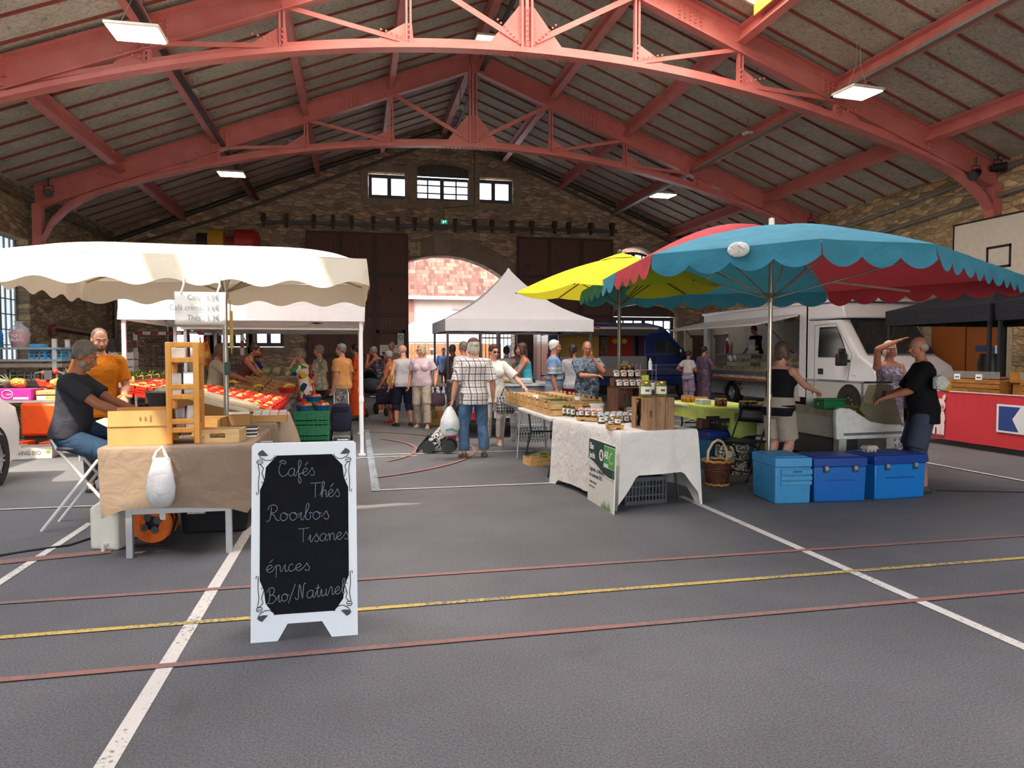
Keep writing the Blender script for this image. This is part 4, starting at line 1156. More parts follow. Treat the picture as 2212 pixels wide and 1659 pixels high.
# trays and boxes on the coffee table
def tray(label,loc,rz,L,W,H,name='wooden_tray',handle=True,mat=None):
 mat = mat or pale_wood
 t = thing(name,label,'tray',loc,rz)
 m = MB(); h = 0.011
 m.bb(-L / 2,L / 2,W / 2 - h,W / 2,0,H); m.bb(-L / 2,-L / 2 + h,-W / 2,W / 2,0,H); m.bb(L / 2 - h,L / 2,-W / 2,W / 2,0,H)
 if handle:
  m.bb(-L / 2,-L * .17,-W / 2,-W / 2 + h,0,H); m.bb(L * .17,L / 2,-W / 2,-W / 2 + h,0,H); m.bb(-L * .17,L * .17,-W / 2,-W / 2 + h,0,H * .38); m.bb(-L * .17,L * .17,-W / 2,-W / 2 + h,H * .72,H)
 else: m.bb(-L / 2,L / 2,-W / 2,-W / 2 + h,0,H)
 m.build('sides',mat,t,smooth=False)
 MB().bb(-L / 2 + h,L / 2 - h,-W / 2 + h,W / 2 - h,0.002,0.01).build('base',mat,t,smooth=False)
 return t
tray('light wooden tray with a handle slot at the front of the coffee table',(-1.02,6.0,0.822),-4,0.33,0.22,0.10)
for i in range(9):
 a = random.random() * 3; x,y = -1.02 + random.uniform(-0.11,0.11),6.0 + random.uniform(-0.07,0.07)
 o = MB().lathe([(0.006,-0.06),(0.007,0.03),(0.014,0.045),(0.01,0.065)],n=8,R=rot(0,90,math.degrees(a))).build('wooden_spoon',M(('#8a7a66','#d6c7a4','#4a423a')[i % 3],0.6)); o.location = (x,y,0.85 + 0.006 * i)
 tag(o,'small spoon lying in the light wooden handle tray','spoon','small spoons in the handle tray')
for i in range(6):
 o = MB().bb(-0.10,0.10,-0.07,0.07,0,0.012).build('slate_board',M('#2b2c30',0.6) if i % 2 else M('#e4e1da',0.6),None,bevel=0.002)
 o.location = (-0.89,6.32,0.822 + 0.0145 * i); o.rotation_euler = (0,0,0.06 * (i % 3))
 tag(o,('dark' if i % 2 else 'white') + ' thin board in the flat stack by the handle tray','board',('dark' if i % 2 else 'white') + ' boards in the flat stack')
t = tray('deeper wooden box with a slot behind the handle tray',(-1.22,6.62,0.822),-6,0.26,0.2,0.14,'wooden_box',mat=wood('#b98f55','#8d6535',(3,20,20)))
t = thing('cardboard_box','small brown carton beside the slotted wooden box','box',(-1.0,6.78,0.822),8)
MB().bb(-0.09,0.09,-0.07,0.07,0,0.15).build('body',card_d,t,bevel=0.003)
MB().bb(-0.085,0.085,-0.075,0.0,0.152,0.168).build('white_print',paper,t,smooth=False)
t = thing('rolling_pin','wooden rolling pin lying by the white tool boards','rolling pin',(-0.95,6.66,0.845),12)
MB().cyl((-0.09,0,0),(0.09,0,0),0.022,None,14).build('roller',pale_wood,t)
MB().cyl((-0.14,0,0),(-0.09,0,0),0.01).cyl((0.09,0,0),(0.14,0,0),0.01).build('handles',pale_wood,t)
t = tray('shallow ply tray of coloured cards at the table edge near the parasol pole',(-0.86,7.8,0.815),4,0.36,0.3,0.07,handle=False,mat=ply)
for i in range(4):
 c = ('#dfe6d8','#d8e3ea','#eed6d4','#e9c6c9')[i]
 o = MB().box((0,0,0),(0.075,0.2,0.03),rot(18,0,0)).build('card_packet',M(c,0.6),None,bevel=0.003); o.location = (-0.98 + 0.083 * i,7.79,0.875)
 tag(o,('pale green','pale blue','pale pink','deeper pink')[i] + ' card packet in the shallow ply tray','packet')
# sloping spice packets: long paper sleeves in rows
sleeve_c = [M('#efe6d2',0.7,var=0.04),M('#e6ddc9',0.7,var=0.04),M('#d9c7a2',0.75),M('#f2eee4',0.65)]
slope = Vector((1.0,0,-0.30)).normalized()
rows = [(7.98,11),(8.32,12),(8.66,12)]
k = 0
for r_,(y0,n) in enumerate(rows):
 t = thing('spice_rack',('front','middle','hindmost')[r_] + ' sloping wooden rack of long spice sleeves','rack',(-1.52,y0 + 0.13,0.815))
 MB().prism([(-0.55,-0.15,0.0),(0.55,-0.15,0.0),(0.55,-0.15,0.03),(-0.55,-0.15,0.33)],(0,0.012,0)).prism([(-0.55,0.14,0.0),(0.55,0.14,0.0),(0.55,0.14,0.03),(-0.55,0.14,0.33)],(0,0.012,0)).bar((-0.55,0,0.30),(0.55,0,0.01),0.29,0.01).build('stand',card_d,t,smooth=False)
 MB().bb(0.55,0.56,-0.15,0.15,0,0.07).build('front_lip',pale_wood,t,smooth=False)
 for i in range(n):
  y = y0 + 0.265 * i / (n - 1)
  L = random.uniform(0.7,0.98)
  o = MB().bar((-L / 2,0,0),(L / 2,0,0),0.017,0.03).build('spice_sleeve',sleeve_c[random.choice((0,0,1,2,3))],None,smooth=False)
  a = math.atan2(0.29,1.1) + random.uniform(-0.015,0.03)
  o.location = (-1.52 + random.uniform(-0.05,0.02),y,0.815 + 0.19 + random.uniform(0,0.02)); o.rotation_euler = (random.uniform(-0.2,0.2),a,random.uniform(-0.05,0.05))
  tag(o,('long paper spice sleeve in the front sloping rack','long paper spice sleeve in the middle sloping rack','long paper spice sleeve in the hindmost sloping rack')[r_],'spice sleeve',('front','middle','hindmost')[r_] + ' row of spice sleeves')
# under and beside the table
t = thing('jerrycan','white plastic jerrycan with a green cap beside the table leg','jerrycan',(-1.86,6.14,0),-18)
hd = M('#dcdcd2',0.45,var=0.03)
prof = [(-0.115,0.0),(0.115,0.0),(0.115,0.32),(0.04,0.385),(-0.02,0.385),(-0.115,0.32)]
MB().prism([(x,-0.09,z) for x,z in prof],(0,0.18,0)).build('body',hd,t,bevel=0.022,seg=3)
MB().tube([(-0.07,0,0.355),(-0.075,0,0.40),(-0.02,0,0.41),(0.0,0,0.38)],0.014,8).build('handle',hd,t)
MB().cyl((0.07,-0.02,0.35),(0.105,-0.02,0.385),0.036,None,16).build('cap',M('#2c7a55',0.4),t)
MB().cyl((0.03,-0.09,0.05),(0.03,-0.135,0.05),0.016).box((0.03,-0.135,0.03),(0.02,0.02,0.07)).build('tap',hd,t)
t = thing('cable_reel','orange extension cable reel under the coffee table','cable reel',(-1.56,6.2,0.0),-8)
org = M('#e06a1f',0.4)
Ry = rot(90,0,0)
MB().lathe([(0.09,0.0),(0.15,0.0),(0.15,0.015),(0.09,0.015)],(0,-0.05,0.17),28,cap=False,R=Ry).lathe([(0.055,-0.005),(0.155,-0.005)],(0,-0.05,0.17),28,cap=False,R=Ry).build('front_rim',org,t)
MB().lathe([(0.001,0.0),(0.15,0.0),(0.15,0.012),(0.001,0.012)],(0,0.10,0.17),28,R=Ry).build('back_rim',org,t)
MB().lathe([(0.001,0.0),(0.115,0.0),(0.115,0.13),(0.001,0.13)],(0,0.1,0.17),24,R=Ry).build('wound_cable',black_pl,t)
for a in (30,120,210,300): MB().cyl((0.055 * math.cos(math.radians(a)),-0.075,0.17 + 0.055 * math.sin(math.radians(a))),(0.055 * math.cos(math.radians(a)),-0.066,0.17 + 0.055 * math.sin(math.radians(a))),0.028,None,14).build('socket',M('#4c4f52',0.4),t)
MB().tube([(-0.14,-0.1,0.012),(0.14,-0.1,0.012),(0.17,0.0,0.2),(0.10,0.12,0.33),(-0.10,0.12,0.33),(-0.17,0,0.2)],0.011,7,closed=True).build('stand',M('#2b2b2d',0.4,0.4),t)
MB().box((0.09,-0.07,0.24),(0.045,0.006,0.075)).build('sticker',paper,t,smooth=False)
t = thing('storage_tub','large black storage tub under the coffee table','tub',(-1.16,6.62,0))
MB().loft([[Vector((x * s,y * s,z)) for x,y in ((-0.28,-0.17),(0.28,-0.17),(0.3,0.0),(0.28,0.17),(-0.28,0.17),(-0.3,0.0))] for z,s in ((0,0.86),(0.02,0.9),(0.28,1.0),(0.30,1.04),(0.31,1.04))]).build('body',black_pl,t,bevel=0.012)
MB().box((-0.14,-0.172,0.2),(0.14,0.006,0.06),rot(-7,0,0)).build('label',M('#c9c4c0',0.6,var=0.3,vs=30),t,smooth=False)
o = MB().tube([G(-60,1212) + Vector((0,0,.009)),G(60,1192) + Vector((0,0,.009)),G(150,1180) + Vector((0,0,.009)),G(205,1162) + Vector((0,0,.009)),(-1.75,6.38,0.012),(-1.62,6.36,0.03)],0.008,6).build('extension_cable',black_pl)
tag(o,'black cable running over the floor to the orange reel','cable')
# white folding stool the seated man uses
t = thing('folding_stool','white tubular folding stool under the man in the dark grey shirt','stool',(-2.27,7.0,0))
for sy in (-0.19,0.19):
 MB().tube([(-0.33,sy,0.0),(0.2,sy,0.70)],0.014,8).build('leg',white_tube,t)
 MB().tube([(0.33,sy * 0.86,0.0),(-0.21,sy * 0.86,0.70),(-0.25,sy * 0.86,0.79)],0.014,8).build('leg',white_tube,t)
MB().tube([(0.33,-0.163,0.012),(0.33,0.163,0.012)],0.012,8).tube([(0.02 + 0.2,-0.19,0.16),(0.22,0.19,0.16)],0.009,6).tube([(-0.25,-.163,.79),(-0.25,.163,.79)],0.012,8).build('cross_bar',white_tube,t)
MB().bb(-0.2,0.21,-0.2,0.2,0.68,0.71).build('seat',M('#4b4c52',0.8),t,bevel=0.012)
# ================================================================ chalk board
t = thing('chalkboard_sign','white framed A-board with chalk drinks writing in the foreground','A-board',(-0.27,3.935,0),0)
bw,bh,lean = 0.545,1.03,8.0
Rb = rot(-lean,0,0)
def onb(x,z,d=0.0): return Rb @ Vector((x,d,z))
def arc(cx,cz,r,a0,a1,n=6): return [(cx + r * math.cos(math.radians(a0 + (a1 - a0) * i / n)),cz + r * math.sin(math.radians(a0 + (a1 - a0) * i / n))) for i in range(n + 1)]
outl = [(-bw / 2,0),(-bw / 2 + 0.135,0),(-bw / 2 + 0.185,0.085),(bw / 2 - 0.185,0.085),(bw / 2 - 0.135,0),(bw / 2,0),(bw / 2 - 0.002,bh - 0.012),(bw / 2 - 0.014,bh),(-bw / 2 + 0.014,bh),(-bw / 2 + 0.002,bh - 0.012)]
fw = M('#dfe6ee',0.35,var=0.01)
MB().prism([onb(x,z,0.0) for x,z in outl],Rb @ Vector((0,0.02,0))).build('front_panel',fw,t,smooth=False)
R2 = rot(lean,0,0); off = 2 * bh * math.sin(math.radians(lean))
MB().prism([R2 @ Vector((x,-0.02,z)) + Vector((0,off + 0.03,0)) for x,z in outl],R2 @ Vector((0,0.018,0))).build('back_panel',fw,t,smooth=False)
for sx in (-0.2,0.2): MB().cyl((sx - 0.03,0.195,bh * math.cos(math.radians(lean)) - 0.004),(sx + 0.03,0.195,bh * math.cos(math.radians(lean)) - 0.004),0.012).build('hinge',M('#8c9096',0.3,0.8),t)
sx0,sx1,sz0,sz1 = -0.228,0.228,0.135,0.965
cr = 0.075
slate = [(sx0,sz0 + 0.18),(sx0 + 0.022,sz0 + 0.13),(sx0 + 0.03,sz0 + 0.06),(sx0 + 0.075,sz0),(sx1 - 0.075,sz0),(sx1 - 0.03,sz0 + 0.06),(sx1 - 0.022,sz0 + 0.13),(sx1,sz0 + 0.18),
   (sx1,sz1 - 0.18),(sx1 - 0.022,sz1 - 0.13),(sx1 - 0.03,sz1 - 0.06),(sx1 - 0.085,sz1),(sx0 + 0.085,sz1),(sx0 + 0.03,sz1 - 0.06),(sx0 + 0.022,sz1 - 0.13),(sx0,sz1 - 0.18)]
k = NT('black_slate'); co = k.coord(); f = k.noise(co,7,5,0.7)
k.base(k.ramp(f,[(0.35,'#14151a'),(0.75,'#1d1f26')])); k.b.inputs['Roughness'].default_value = 0.85; k.b.inputs['Specular IOR Level'].default_value = 0.12
MB().prism([onb(x,z,-0.003) for x,z in slate],Rb @ Vector((0,0.004,0))).build('slate',k.m,t,smooth=False)
orn = M('#23242c',0.5,var=0)
def stroke(m,pts,r): m.tube([onb(x,z,-0.0045) for x,z in pts],r,5)
for mx in (-1,1):
 for mz in (-1,1):
  m = MB(); cx = lambda a: mx * (bw / 2 - 0.012 - a); cz = lambda b: (sz1 + 0.02 - b) if mz > 0 else (sz0 - 0.02 + b)
  T = lambda L: [(cx(a),cz(b)) for a,b in L]
  m.prism([onb(x,z,-0.0055) for x,z in T([(0.025,0.0),(0.045,-0.012),(0.075,0.02),(0.05,0.022),(0.03,0.018)])][::(1 if mx * mz > 0 else -1)],Rb @ Vector((0,0.004,0)))
  stroke(m,T([(0.022,0.005),(0.035,0.03),(0.06,0.045),(0.085,0.045),(0.105,0.03),(0.108,0.018)]),0.0022)
  stroke(m,T([(0.02,0.05)] + [(0.032 + 0.016 * math.cos(a),0.052 + 0.012 * math.sin(a)) for a in [PI * i / 5 for i in range(10)]]),0.002)
  stroke(m,T([(0.03,0.06),(0.05,0.085),(0.042,0.11),(0.055,0.15),(0.048,0.165),(0.04,0.155)]),0.0022)
  stroke(m,T([(0.022,0.06),(0.03,0.11),(0.024,0.16),(0.026,0.22),(0.016,0.225),(0.014,0.21)]),0.002)
  m.build('corner_ornament',orn,t)
# chalk handwriting as joined strokes
def smooth_pts(p,n=6):
 out = []
 for i in range(len(p) - 1):
  a,b,c,d = p[max(i - 1,0)],p[i],p[i + 1],p[min(i + 2,len(p) - 1)]
  for j in range(n):
   s = j / n
   out.append(tuple(0.5 * ((2 * b[q]) + (c[q] - a[q]) * s + (2 * a[q] - 5 * b[q] + 4 * c[q] - d[q]) * s * s + (3 * b[q] - a[q] - 3 * c[q] + d[q]) * s ** 3) for q in (0,1)))
 out.append(p[-1]); return out
GL = {
 'C': (1.25,[[(0.2,1.75),(0.35,1.95),(0.75,2.0),(1.0,1.75),(0.8,1.55),(0.45,1.75),(0.15,1.1),(0.15,0.5),(0.5,0.02),(0.95,0.1),(1.25,0.45)]]),
 'a': (1.05,[[(0.85,0.85),(0.5,1.0),(0.1,0.65),(0.15,0.15),(0.5,0.05),(0.8,0.5),(0.85,0.9),(0.78,0.25),(0.92,0.03),(1.1,0.2)]]),
 'f': (0.75,[[(0.0,0.3),(0.3,0.8),(0.62,1.6),(0.5,2.0),(0.32,1.7),(0.32,0.2),(0.35,-0.8),(0.55,-0.9),(0.6,-0.4),(0.35,0.1),(0.8,0.4)]]),
 'e': (0.8,[[(0.0,0.35),(0.4,0.5),(0.68,0.8),(0.45,1.0),(0.15,0.7),(0.15,0.25),(0.45,0.02),(0.85,0.35)]]),
 'é': (0.8,[[(0.0,0.35),(0.4,0.5),(0.68,0.8),(0.45,1.0),(0.15,0.7),(0.15,0.25),(0.45,0.02),(0.85,0.35)],[(0.4,1.3),(0.75,1.75)]]),
 's': (0.85,[[(0.0,0.3),(0.35,0.75),(0.5,1.02),(0.62,0.7),(0.78,0.35),(0.65,0.03),(0.35,0.05),(0.3,0.2)]]),
 'T': (1.1,[[(-0.1,1.85),(0.5,1.85),(1.25,1.9)],[(0.55,1.85),(0.5,1.0),(0.5,0.05)]]),
 'h': (1.0,[[(0.0,0.3),(0.45,1.2),(0.6,1.8),(0.42,2.0),(0.28,1.5),(0.25,0.05),(0.35,0.6),(0.6,0.95),(0.8,0.75),(0.78,0.2),(0.95,0.05),(1.05,0.25)]]),
 'R': (1.3,[[(0.0,0.1),(0.2,0.05),(0.4,0.5),(0.5,1.7)],[(0.15,1.4),(0.35,1.85),(0.85,1.95),(1.1,1.55),(0.85,1.1),(0.45,1.0),(0.75,0.75),(1.0,0.2),(1.3,0.1)]]),
 'o': (0.95,[[(0.55,0.98),(0.2,0.85),(0.1,0.35),(0.4,0.03),(0.75,0.3),(0.75,0.75),(0.5,1.0),(0.65,0.8),(1.0,0.75)]]),
 'i': (0.55,[[(0.0,0.3),(0.3,0.95),(0.28,0.2),(0.42,0.03),(0.6,0.25)]]),
 'b': (0.85,[[(0.0,0.3),(0.4,1.2),(0.55,1.8),(0.38,2.0),(0.25,1.5),(0.2,0.3),(0.45,0.03),(0.7,0.35),(0.6,0.9),(0.9,0.8)]]),
 'n': (1.05,[[(0.0,0.6),(0.2,0.95),(0.25,0.05),(0.35,0.65),(0.6,0.97),(0.8,0.75),(0.8,0.15),(0.95,0.05),(1.1,0.25)]]),
 'p': (0.95,[[(0.0,0.4),(0.3,0.95),(0.3,0.2),(0.28,-0.75)],[(0.3,0.6),(0.5,0.95),(0.7,0.8),(0.72,0.2),(0.85,0.05),(0.95,0.2)]]),
 'c': (0.75,[[(0.6,0.85),(0.4,1.0),(0.12,0.65),(0.15,0.2),(0.4,0.02),(0.8,0.3)]]),
 'B': (1.25,[[(0.0,0.05),(0.25,0.05),(0.4,0.7),(0.45,1.7)],[(0.1,1.45),(0.35,1.9),(0.85,1.95),(1.0,1.5),(0.75,1.1),(0.5,1.05),(0.95,0.95),(1.15,0.5),(0.85,0.05),(0.35,0.0)]]),
 '/': (0.8,[[(-0.05,-0.3),(0.8,2.1)]]),
 'N': (1.35,[[(0.0,0.35),(0.1,0.05),(0.35,0.15),(0.4,1.0),(0.5,1.9),(0.65,1.4),(0.85,0.1),(0.95,1.0),(1.05,1.9),(1.3,2.0)]]),
 't': (0.65,[[(0.0,0.3),(0.35,1.0),(0.4,1.6),(0.3,0.3),(0.45,0.03),(0.7,0.25)],[(0.05,1.15),(0.65,1.2)]]),
 'u': (1.0,[[(0.0,0.4),(0.2,0.95),(0.18,0.25),(0.4,0.03),(0.7,0.4),(0.75,0.95),(0.72,0.2),(0.88,0.03),(1.0,0.25)]]),
 'r': (0.75,[[(0.0,0.3),(0.25,0.95),(0.3,1.1),(0.5,0.95),(0.5,0.3),(0.6,0.05),(0.8,0.25)]]),
 'l': (0.6,[[(0.0,0.3),(0.4,1.2),(0.55,1.8),(0.4,2.0),(0.26,1.5),(0.25,0.3),(0.42,0.02),(0.7,0.3)]]),
}
chalk = M('#7d8794',0.8,var=0.12,vs=60)
def chalk_word(s,x,z,h,slope=0.0,x1=None):
 m = MB(); cx = x
 wf = 1.0 if x1 is None else (x1 - x) / (h * sum(GL[c][0] for c in s))
 for ch in s:
  adv,sts = GL[ch]
  for st_ in sts:
   m.tube([onb(cx + p[0] * h * wf,z + p[1] * h + (cx + p[0] * h - x) * slope,-0.006) for p in smooth_pts(st_)],0.0019,5)
  cx += adv * h * wf
 m.build('chalk_word',chalk,t)
def bx(px): return (px - 657) / 232.0 * bw
def bz(py): return bh - (py - 958) / 425.0 * bh
chalk_word('Cafés',bx(599),bz(1031),0.042,0.0,bx(680))
chalk_word('Thés',bx(672),bz(1080),0.042,0.0,bx(736))
chalk_word('Rooibos',bx(574),bz(1128),0.044,0.0,bx(712))
chalk_word('Tisanes',bx(645),bz(1177),0.040,0.03,bx(755))
chalk_word('épices',bx(573),bz(1237),0.038,0.0,bx(669))
chalk_word('Bio/Naturel',bx(574),bz(1303),0.040,0.07,bx(746))
# ================================================================ fruit stall
wtent = fabric('#e9e9e6',0.02,0.25,4.0,trans=0.10)
gazebo('white marquee over the fruit stall beside the white stall parasol',-3.16,0.14,10.95,14.0,1.97,0.36,3.1,wtent,white_tube)
gazebo('second white marquee behind the fruit stall marquee',-3.1,0.16,14.4,17.5,1.95,0.34,3.0,fabric('#d9d6cf',0.03,0.25,4.0,trans=0.15),white_tube)
def trestle(label,x0,x1,y0,y1,z,topm=None,legm=None):
 t = thing('trestle_table',label,'table',((x0 + x1) / 2,(y0 + y1) / 2,0)); hx,hy = (x1 - x0) / 2,(y1 - y0) / 2
 MB().bb(-hx,hx,-hy,hy,z - 0.03,z).build('tabletop',topm or M('#9c9389',0.6),t,smooth=False)
 for sx in (-1,1):
  for sy in (-1,1): MB().tube([(sx * (hx - 0.08),sy * (hy - 0.1),z - 0.03),(sx * (hx - 0.02),sy * (hy - 0.06),0)],0.015,7).build('leg',legm or grey_leg,t)
 return t
trestle('table carrying the red peach crates of the fruit stall',-2.75,-1.02,9.65,12.3,0.66)
trestle('table carrying the slatted crates behind the red crates',-2.02,-1.08,12.45,14.7,0.66)
redc = M('#d3281f',0.4,var=0.05)
redc_in = M('#b3201b',0.5,var=0.05)
slat_m = wood('#c49a62','#8f6a3c',(3,22,22))
tilt = math.atan2(0.30,1.7)
def tip(o): o.rotation_euler = (0,tilt,o.rotation_euler.z); return o
peach_mats = []
def peach_mat(a,b):
 k = NT('fruit_skin'); f = k.noise(k.coord(),9,3)
 k.base(k.ramp(f,[(0.35,a),(0.62,b)])); k.b.inputs['Roughness'].default_value = 0.45; return k.m
pm = [peach_mat('#b5302c','#e2853c'),peach_mat('#8f2430','#c84a3a'),peach_mat('#d9622f','#efb65a')]
plum = peach_mat('#3d1626','#6d2a3a')
tom = peach_mat('#c02a1c','#d8472c')
cour = peach_mat('#2f5a28','#4d7a36')
protos = {}
def round_fruit(nm,r,mat,label,group,loc):
 key = (nm,mat.name)
 if key not in protos:
  m = MB(); m.lathe([(0.0,-r * 0.93),(r * 0.6,-r * 0.8),(r * 0.98,-r * 0.15),(r * 0.9,r * 0.45),(r * 0.45,r * 0.86),(r * 0.12,r * 0.8),(0.0,r * 0.72)],n=14,cap=False)
  o = m.build(nm,mat,None,sub=0,sharp=180); protos[key] = o; o.location = loc
 else:
  o = protos[key].copy(); C.objects.link(o); o.location = loc
 o.rotation_euler = (random.uniform(-0.5,0.5),random.uniform(-0.5,0.5),random.uniform(0,6))
 return tag(o,label,'fruit',group)
ZT = lambda x: 0.70 + (-1.05 - x) * 0.176
col_x = (-1.27,-1.72,-2.17,-2.58)
rid = ('nearest','second','third','fourth','fifth','hindmost')
cid = ('on the aisle edge','second in from the aisle','third in from the aisle','farthest from the aisle')
for r_ in range(6):
 for c_ in range(4):
  x,y = col_x[c_],9.88 + 0.40 * r_
  red_ = r_ < 5 or c_ < 1
  if red_:
   o = plastic_crate('red fruit crate, ' + rid[r_] + ' row of the fruit stall, ' + cid[c_],(x,y,ZT(x) - 0.0),0,(0.43,0.37,0.13),redc,None,'fruit_crate',2,3)
  else: o = crate('slatted fruit crate, ' + rid[r_] + ' row of the fruit stall, ' + cid[c_],(x,y,ZT(x)),0,(0.43,0.37,0.12),slat_m,'fruit_crate',2)
  tip(o)
  kind = (r_ + c_) % 3
  for i in range(3):
   for j in range(3):
    if (i + j * 2 + r_) % 7 == 6: continue
    fx,fy = x - 0.13 + 0.13 * i + random.uniform(-.012,.012),y - 0.11 + 0.11 * j + random.uniform(-.012,.012)
    fz = ZT(fx) + 0.085 + random.uniform(0,0.014)
    if kind == 2: round_fruit('nectarine',0.047,pm[1],'dark red nectarine heaped in a crate on the fruit stall','nectarines on the fruit stall',(fx,fy,fz))
    else: round_fruit('peach',0.05,pm[0] if (i + j) % 2 else pm[2],('red blushed' if (i + j) % 2 else 'pale orange') + ' peach heaped in a crate on the fruit stall',('red blushed' if (i + j) % 2 else 'pale orange') + ' peaches on the fruit stall',(fx,fy,fz))
# slatted crates with plums,tomatoes and courgettes
for r_ in range(5):
 for c_ in range(2):
  x,y = (-1.32,-1.78)[c_],12.72 + 0.43 * r_
  o = crate('slatted wooden crate, ' + rid[r_] + ' row behind the red crates, ' + ('aisle' if c_ == 0 else 'seller') + ' side',(x,y,ZT(x) + 0.03 * r_),0,(0.44,0.40,0.11),slat_m,'fruit_crate',2); tip(o)
  for k in range(6): MB().box((-0.18 + 0.072 * k,0,0.098),(0.03,0.385,0.008),rot(0,0,90) if False else None).build('cover_slat',slat_m,o,smooth=False) if k % 2 == 0 else None
  for i in range(3):
   for j in range(2):
    fx,fy = x - 0.13 + 0.13 * i,y - 0.09 + 0.17 * j; fz = ZT(fx) + 0.03 * r_ + 0.07
    if (r_ + c_) % 2: round_fruit('plum',0.033,plum,'small dark plum in a slatted crate on the fruit stall','plums on the fruit stall',(fx,fy,fz))
    else: round_fruit('tomato',0.042,tom,'bright red tomato in a slatted crate on the fruit stall','tomatoes on the fruit stall',(fx,fy,fz))
# bananas,melons,greens
ban = peach_mat('#c9a227','#e0bd3d')
def banana_hand(label,loc,rz,n=5):
 t = thing('banana_bunch',label,'bananas',loc,rz)
 for i in range(n):
  a = (i - n / 2) * 0.16
  MB().tube([(0.0,0.02 * i - 0.05,0.02),(0.05,0.022 * i - 0.055,0.055),(0.11,0.028 * i - 0.07,0.06),(0.165,0.034 * i - 0.085,0.035)],[0.008,0.019,0.02,0.007],8).build('banana',ban,t)
 return t
banana_hand('bunch of bananas between the red crates and the slatted crates',(-2.0,12.38,1.0),-10)
banana_hand('second bunch of bananas nearer the aisle',(-1.62,12.45,0.93),14,4)
mel = NT('ribbed_melon'); co = mel.coord(); x_,y_,z_ = mel.sep(co)
mel.base(mel.ramp(mel.noise(co,24,3),[(0.35,'#8d9360'),(0.65,'#c2bd8c')])); mel.b.inputs['Roughness'].default_value = 0.6; mel = mel.m
trestle('small high table with melons at the end of the fruit stall',-1.95,-0.95,15.0,15.7,1.06)
mp = None
for i in range(8):
 x,y,z = -1.72 + 0.21 * (i % 4),15.14 + 0.2 * (i // 4),1.15
 if mp is None:
  m = MB(); n = 32; r = 0.092
  m.loft([[Vector((q * r * (1 + 0.035 * math.cos(10 * 2 * PI * j / n)) * math.cos(2 * PI * j / n),q * r * (1 + 0.035 * math.cos(10 * 2 * PI * j / n)) * math.sin(2 * PI * j / n),h * r)) for j in range(n)] for q,h in ((0.05,-0.95),(0.6,-0.8),(0.95,-0.3),(1.0,0.1),(0.8,0.62),(0.4,0.9),(0.08,0.93))])
  mp = m.build('melon',mel,None); o = mp
 else: o = mp.copy(); C.objects.link(o)
 o.location = (x,y,z); o.rotation_euler = (0.3 * (i % 3),0,i); tag(o,'ribbed green-yellow melon on the high table behind the fruit crates','melon','melons at the end of the fruit stall')
trestle('back table with green vegetables behind the sellers',-4.1,-3.2,12.0,15.0,1.02)
leaf = peach_mat('#4f6b2a','#8da35a')
def lettuce(loc,label,group):
 key = 'lettuce'
 if key not in protos:
  m = MB(); R = random.Random(4)
  for i in range(26):
   a = R.uniform(0,6.28); e = R.uniform(0.1,1.2); L = R.uniform(0.08,0.13)
   d = Vector((math.cos(a) * math.cos(e),math.sin(a) * math.cos(e),math.sin(e)))
   s = Vector((-math.sin(a),math.cos(a),0)) * 0.05
   m.add([d * 0.02 - s * 0.3,d * 0.02 + s * 0.3,d * L * 0.6 + s + Vector((0,0,0.02)),d * L + Vector((0,0,R.uniform(-.02,.02))),d * L * 0.6 - s + Vector((0,0,0.02))],[(0,1,2,3,4)])
  protos[key] = m.build('lettuce',leaf,None,recalc=False); o = protos[key]
 else: o = protos[key].copy(); C.objects.link(o)
 o.location = loc; o.rotation_euler = (0,0,random.uniform(0,6)); return tag(o,label,'vegetable',group)
for r_ in range(6):
 y = 12.25 + 0.48 * r_
 o = crate('slatted crate of greens, ' + rid[r_] + ' on the back table of the fruit stall',(-3.62,y,1.02),90,(0.44,0.7,0.13),slat_m,'vegetable_crate',2)
 for i in range(3): lettuce((-3.85 + 0.23 * i,y + random.uniform(-.05,.05),1.10),'green leafy lettuce in a crate on the back table','lettuces on the back table')
# hanging net bags at the marquee's back post
for i,(dx,c) in enumerate(((0,'#c9641f'),(0.09,'#d8a52c'),(0.16,'#b03424'))):
 t = thing('net_bag',('orange','yellow','dark red')[i] + ' net bag of fruit hanging from the marquee frame','net bag',tuple(at(433 + dx * 90,765,13.6)))
 MB().lathe([(0.01,0.22),(0.03,0.17),(0.055,0.05),(0.06,-0.1),(0.04,-0.2),(0.0,-0.22)],n=12).build('fruit_bag',peach_mat(c,'#e0b13a'),t)
 MB().cyl((0,0,0.2),(0,0,0.3),0.01).build('tie',M('#b5402a'),t)
# green crate stack with blue bowls
grn = M('#1d8a56',0.4,var=0.06)
gz = 0.0
for i in range(4):
 o = plastic_crate('green plastic crate, ' + ('lowest','second','third','topmost')[i] + ' of the green stack by the fruit stall',(-0.73,13.0,0.132 * i),2 * (i % 2),(0.56,0.38,0.13),grn,None,'plastic_crate',5,8)
 MB().box((0,0,0.06),(0.53,0.35,0.1)).build('inner_wall',M('#14663f',0.5),o,smooth=False)
blue_b = M('#1f6aa8',0.35,var=0.04)
def bowl(label,loc,mat,n=7,r=0.135,fr=True,names='peach'):
 t = thing('fruit_bowl',label,'bowl',loc)
 MB().lathe([(0.0,0.0),(r * 0.78,0.0),(r * 0.93,0.05),(r,0.075),(r * 1.05,0.08),(r * 1.05,0.086),(r * 0.97,0.083),(r * 0.88,0.05),(r * 0.74,0.012),(0,0.012)],n=28,cap=False).build('basin',mat,t)
 return t
bz_ = 0.53
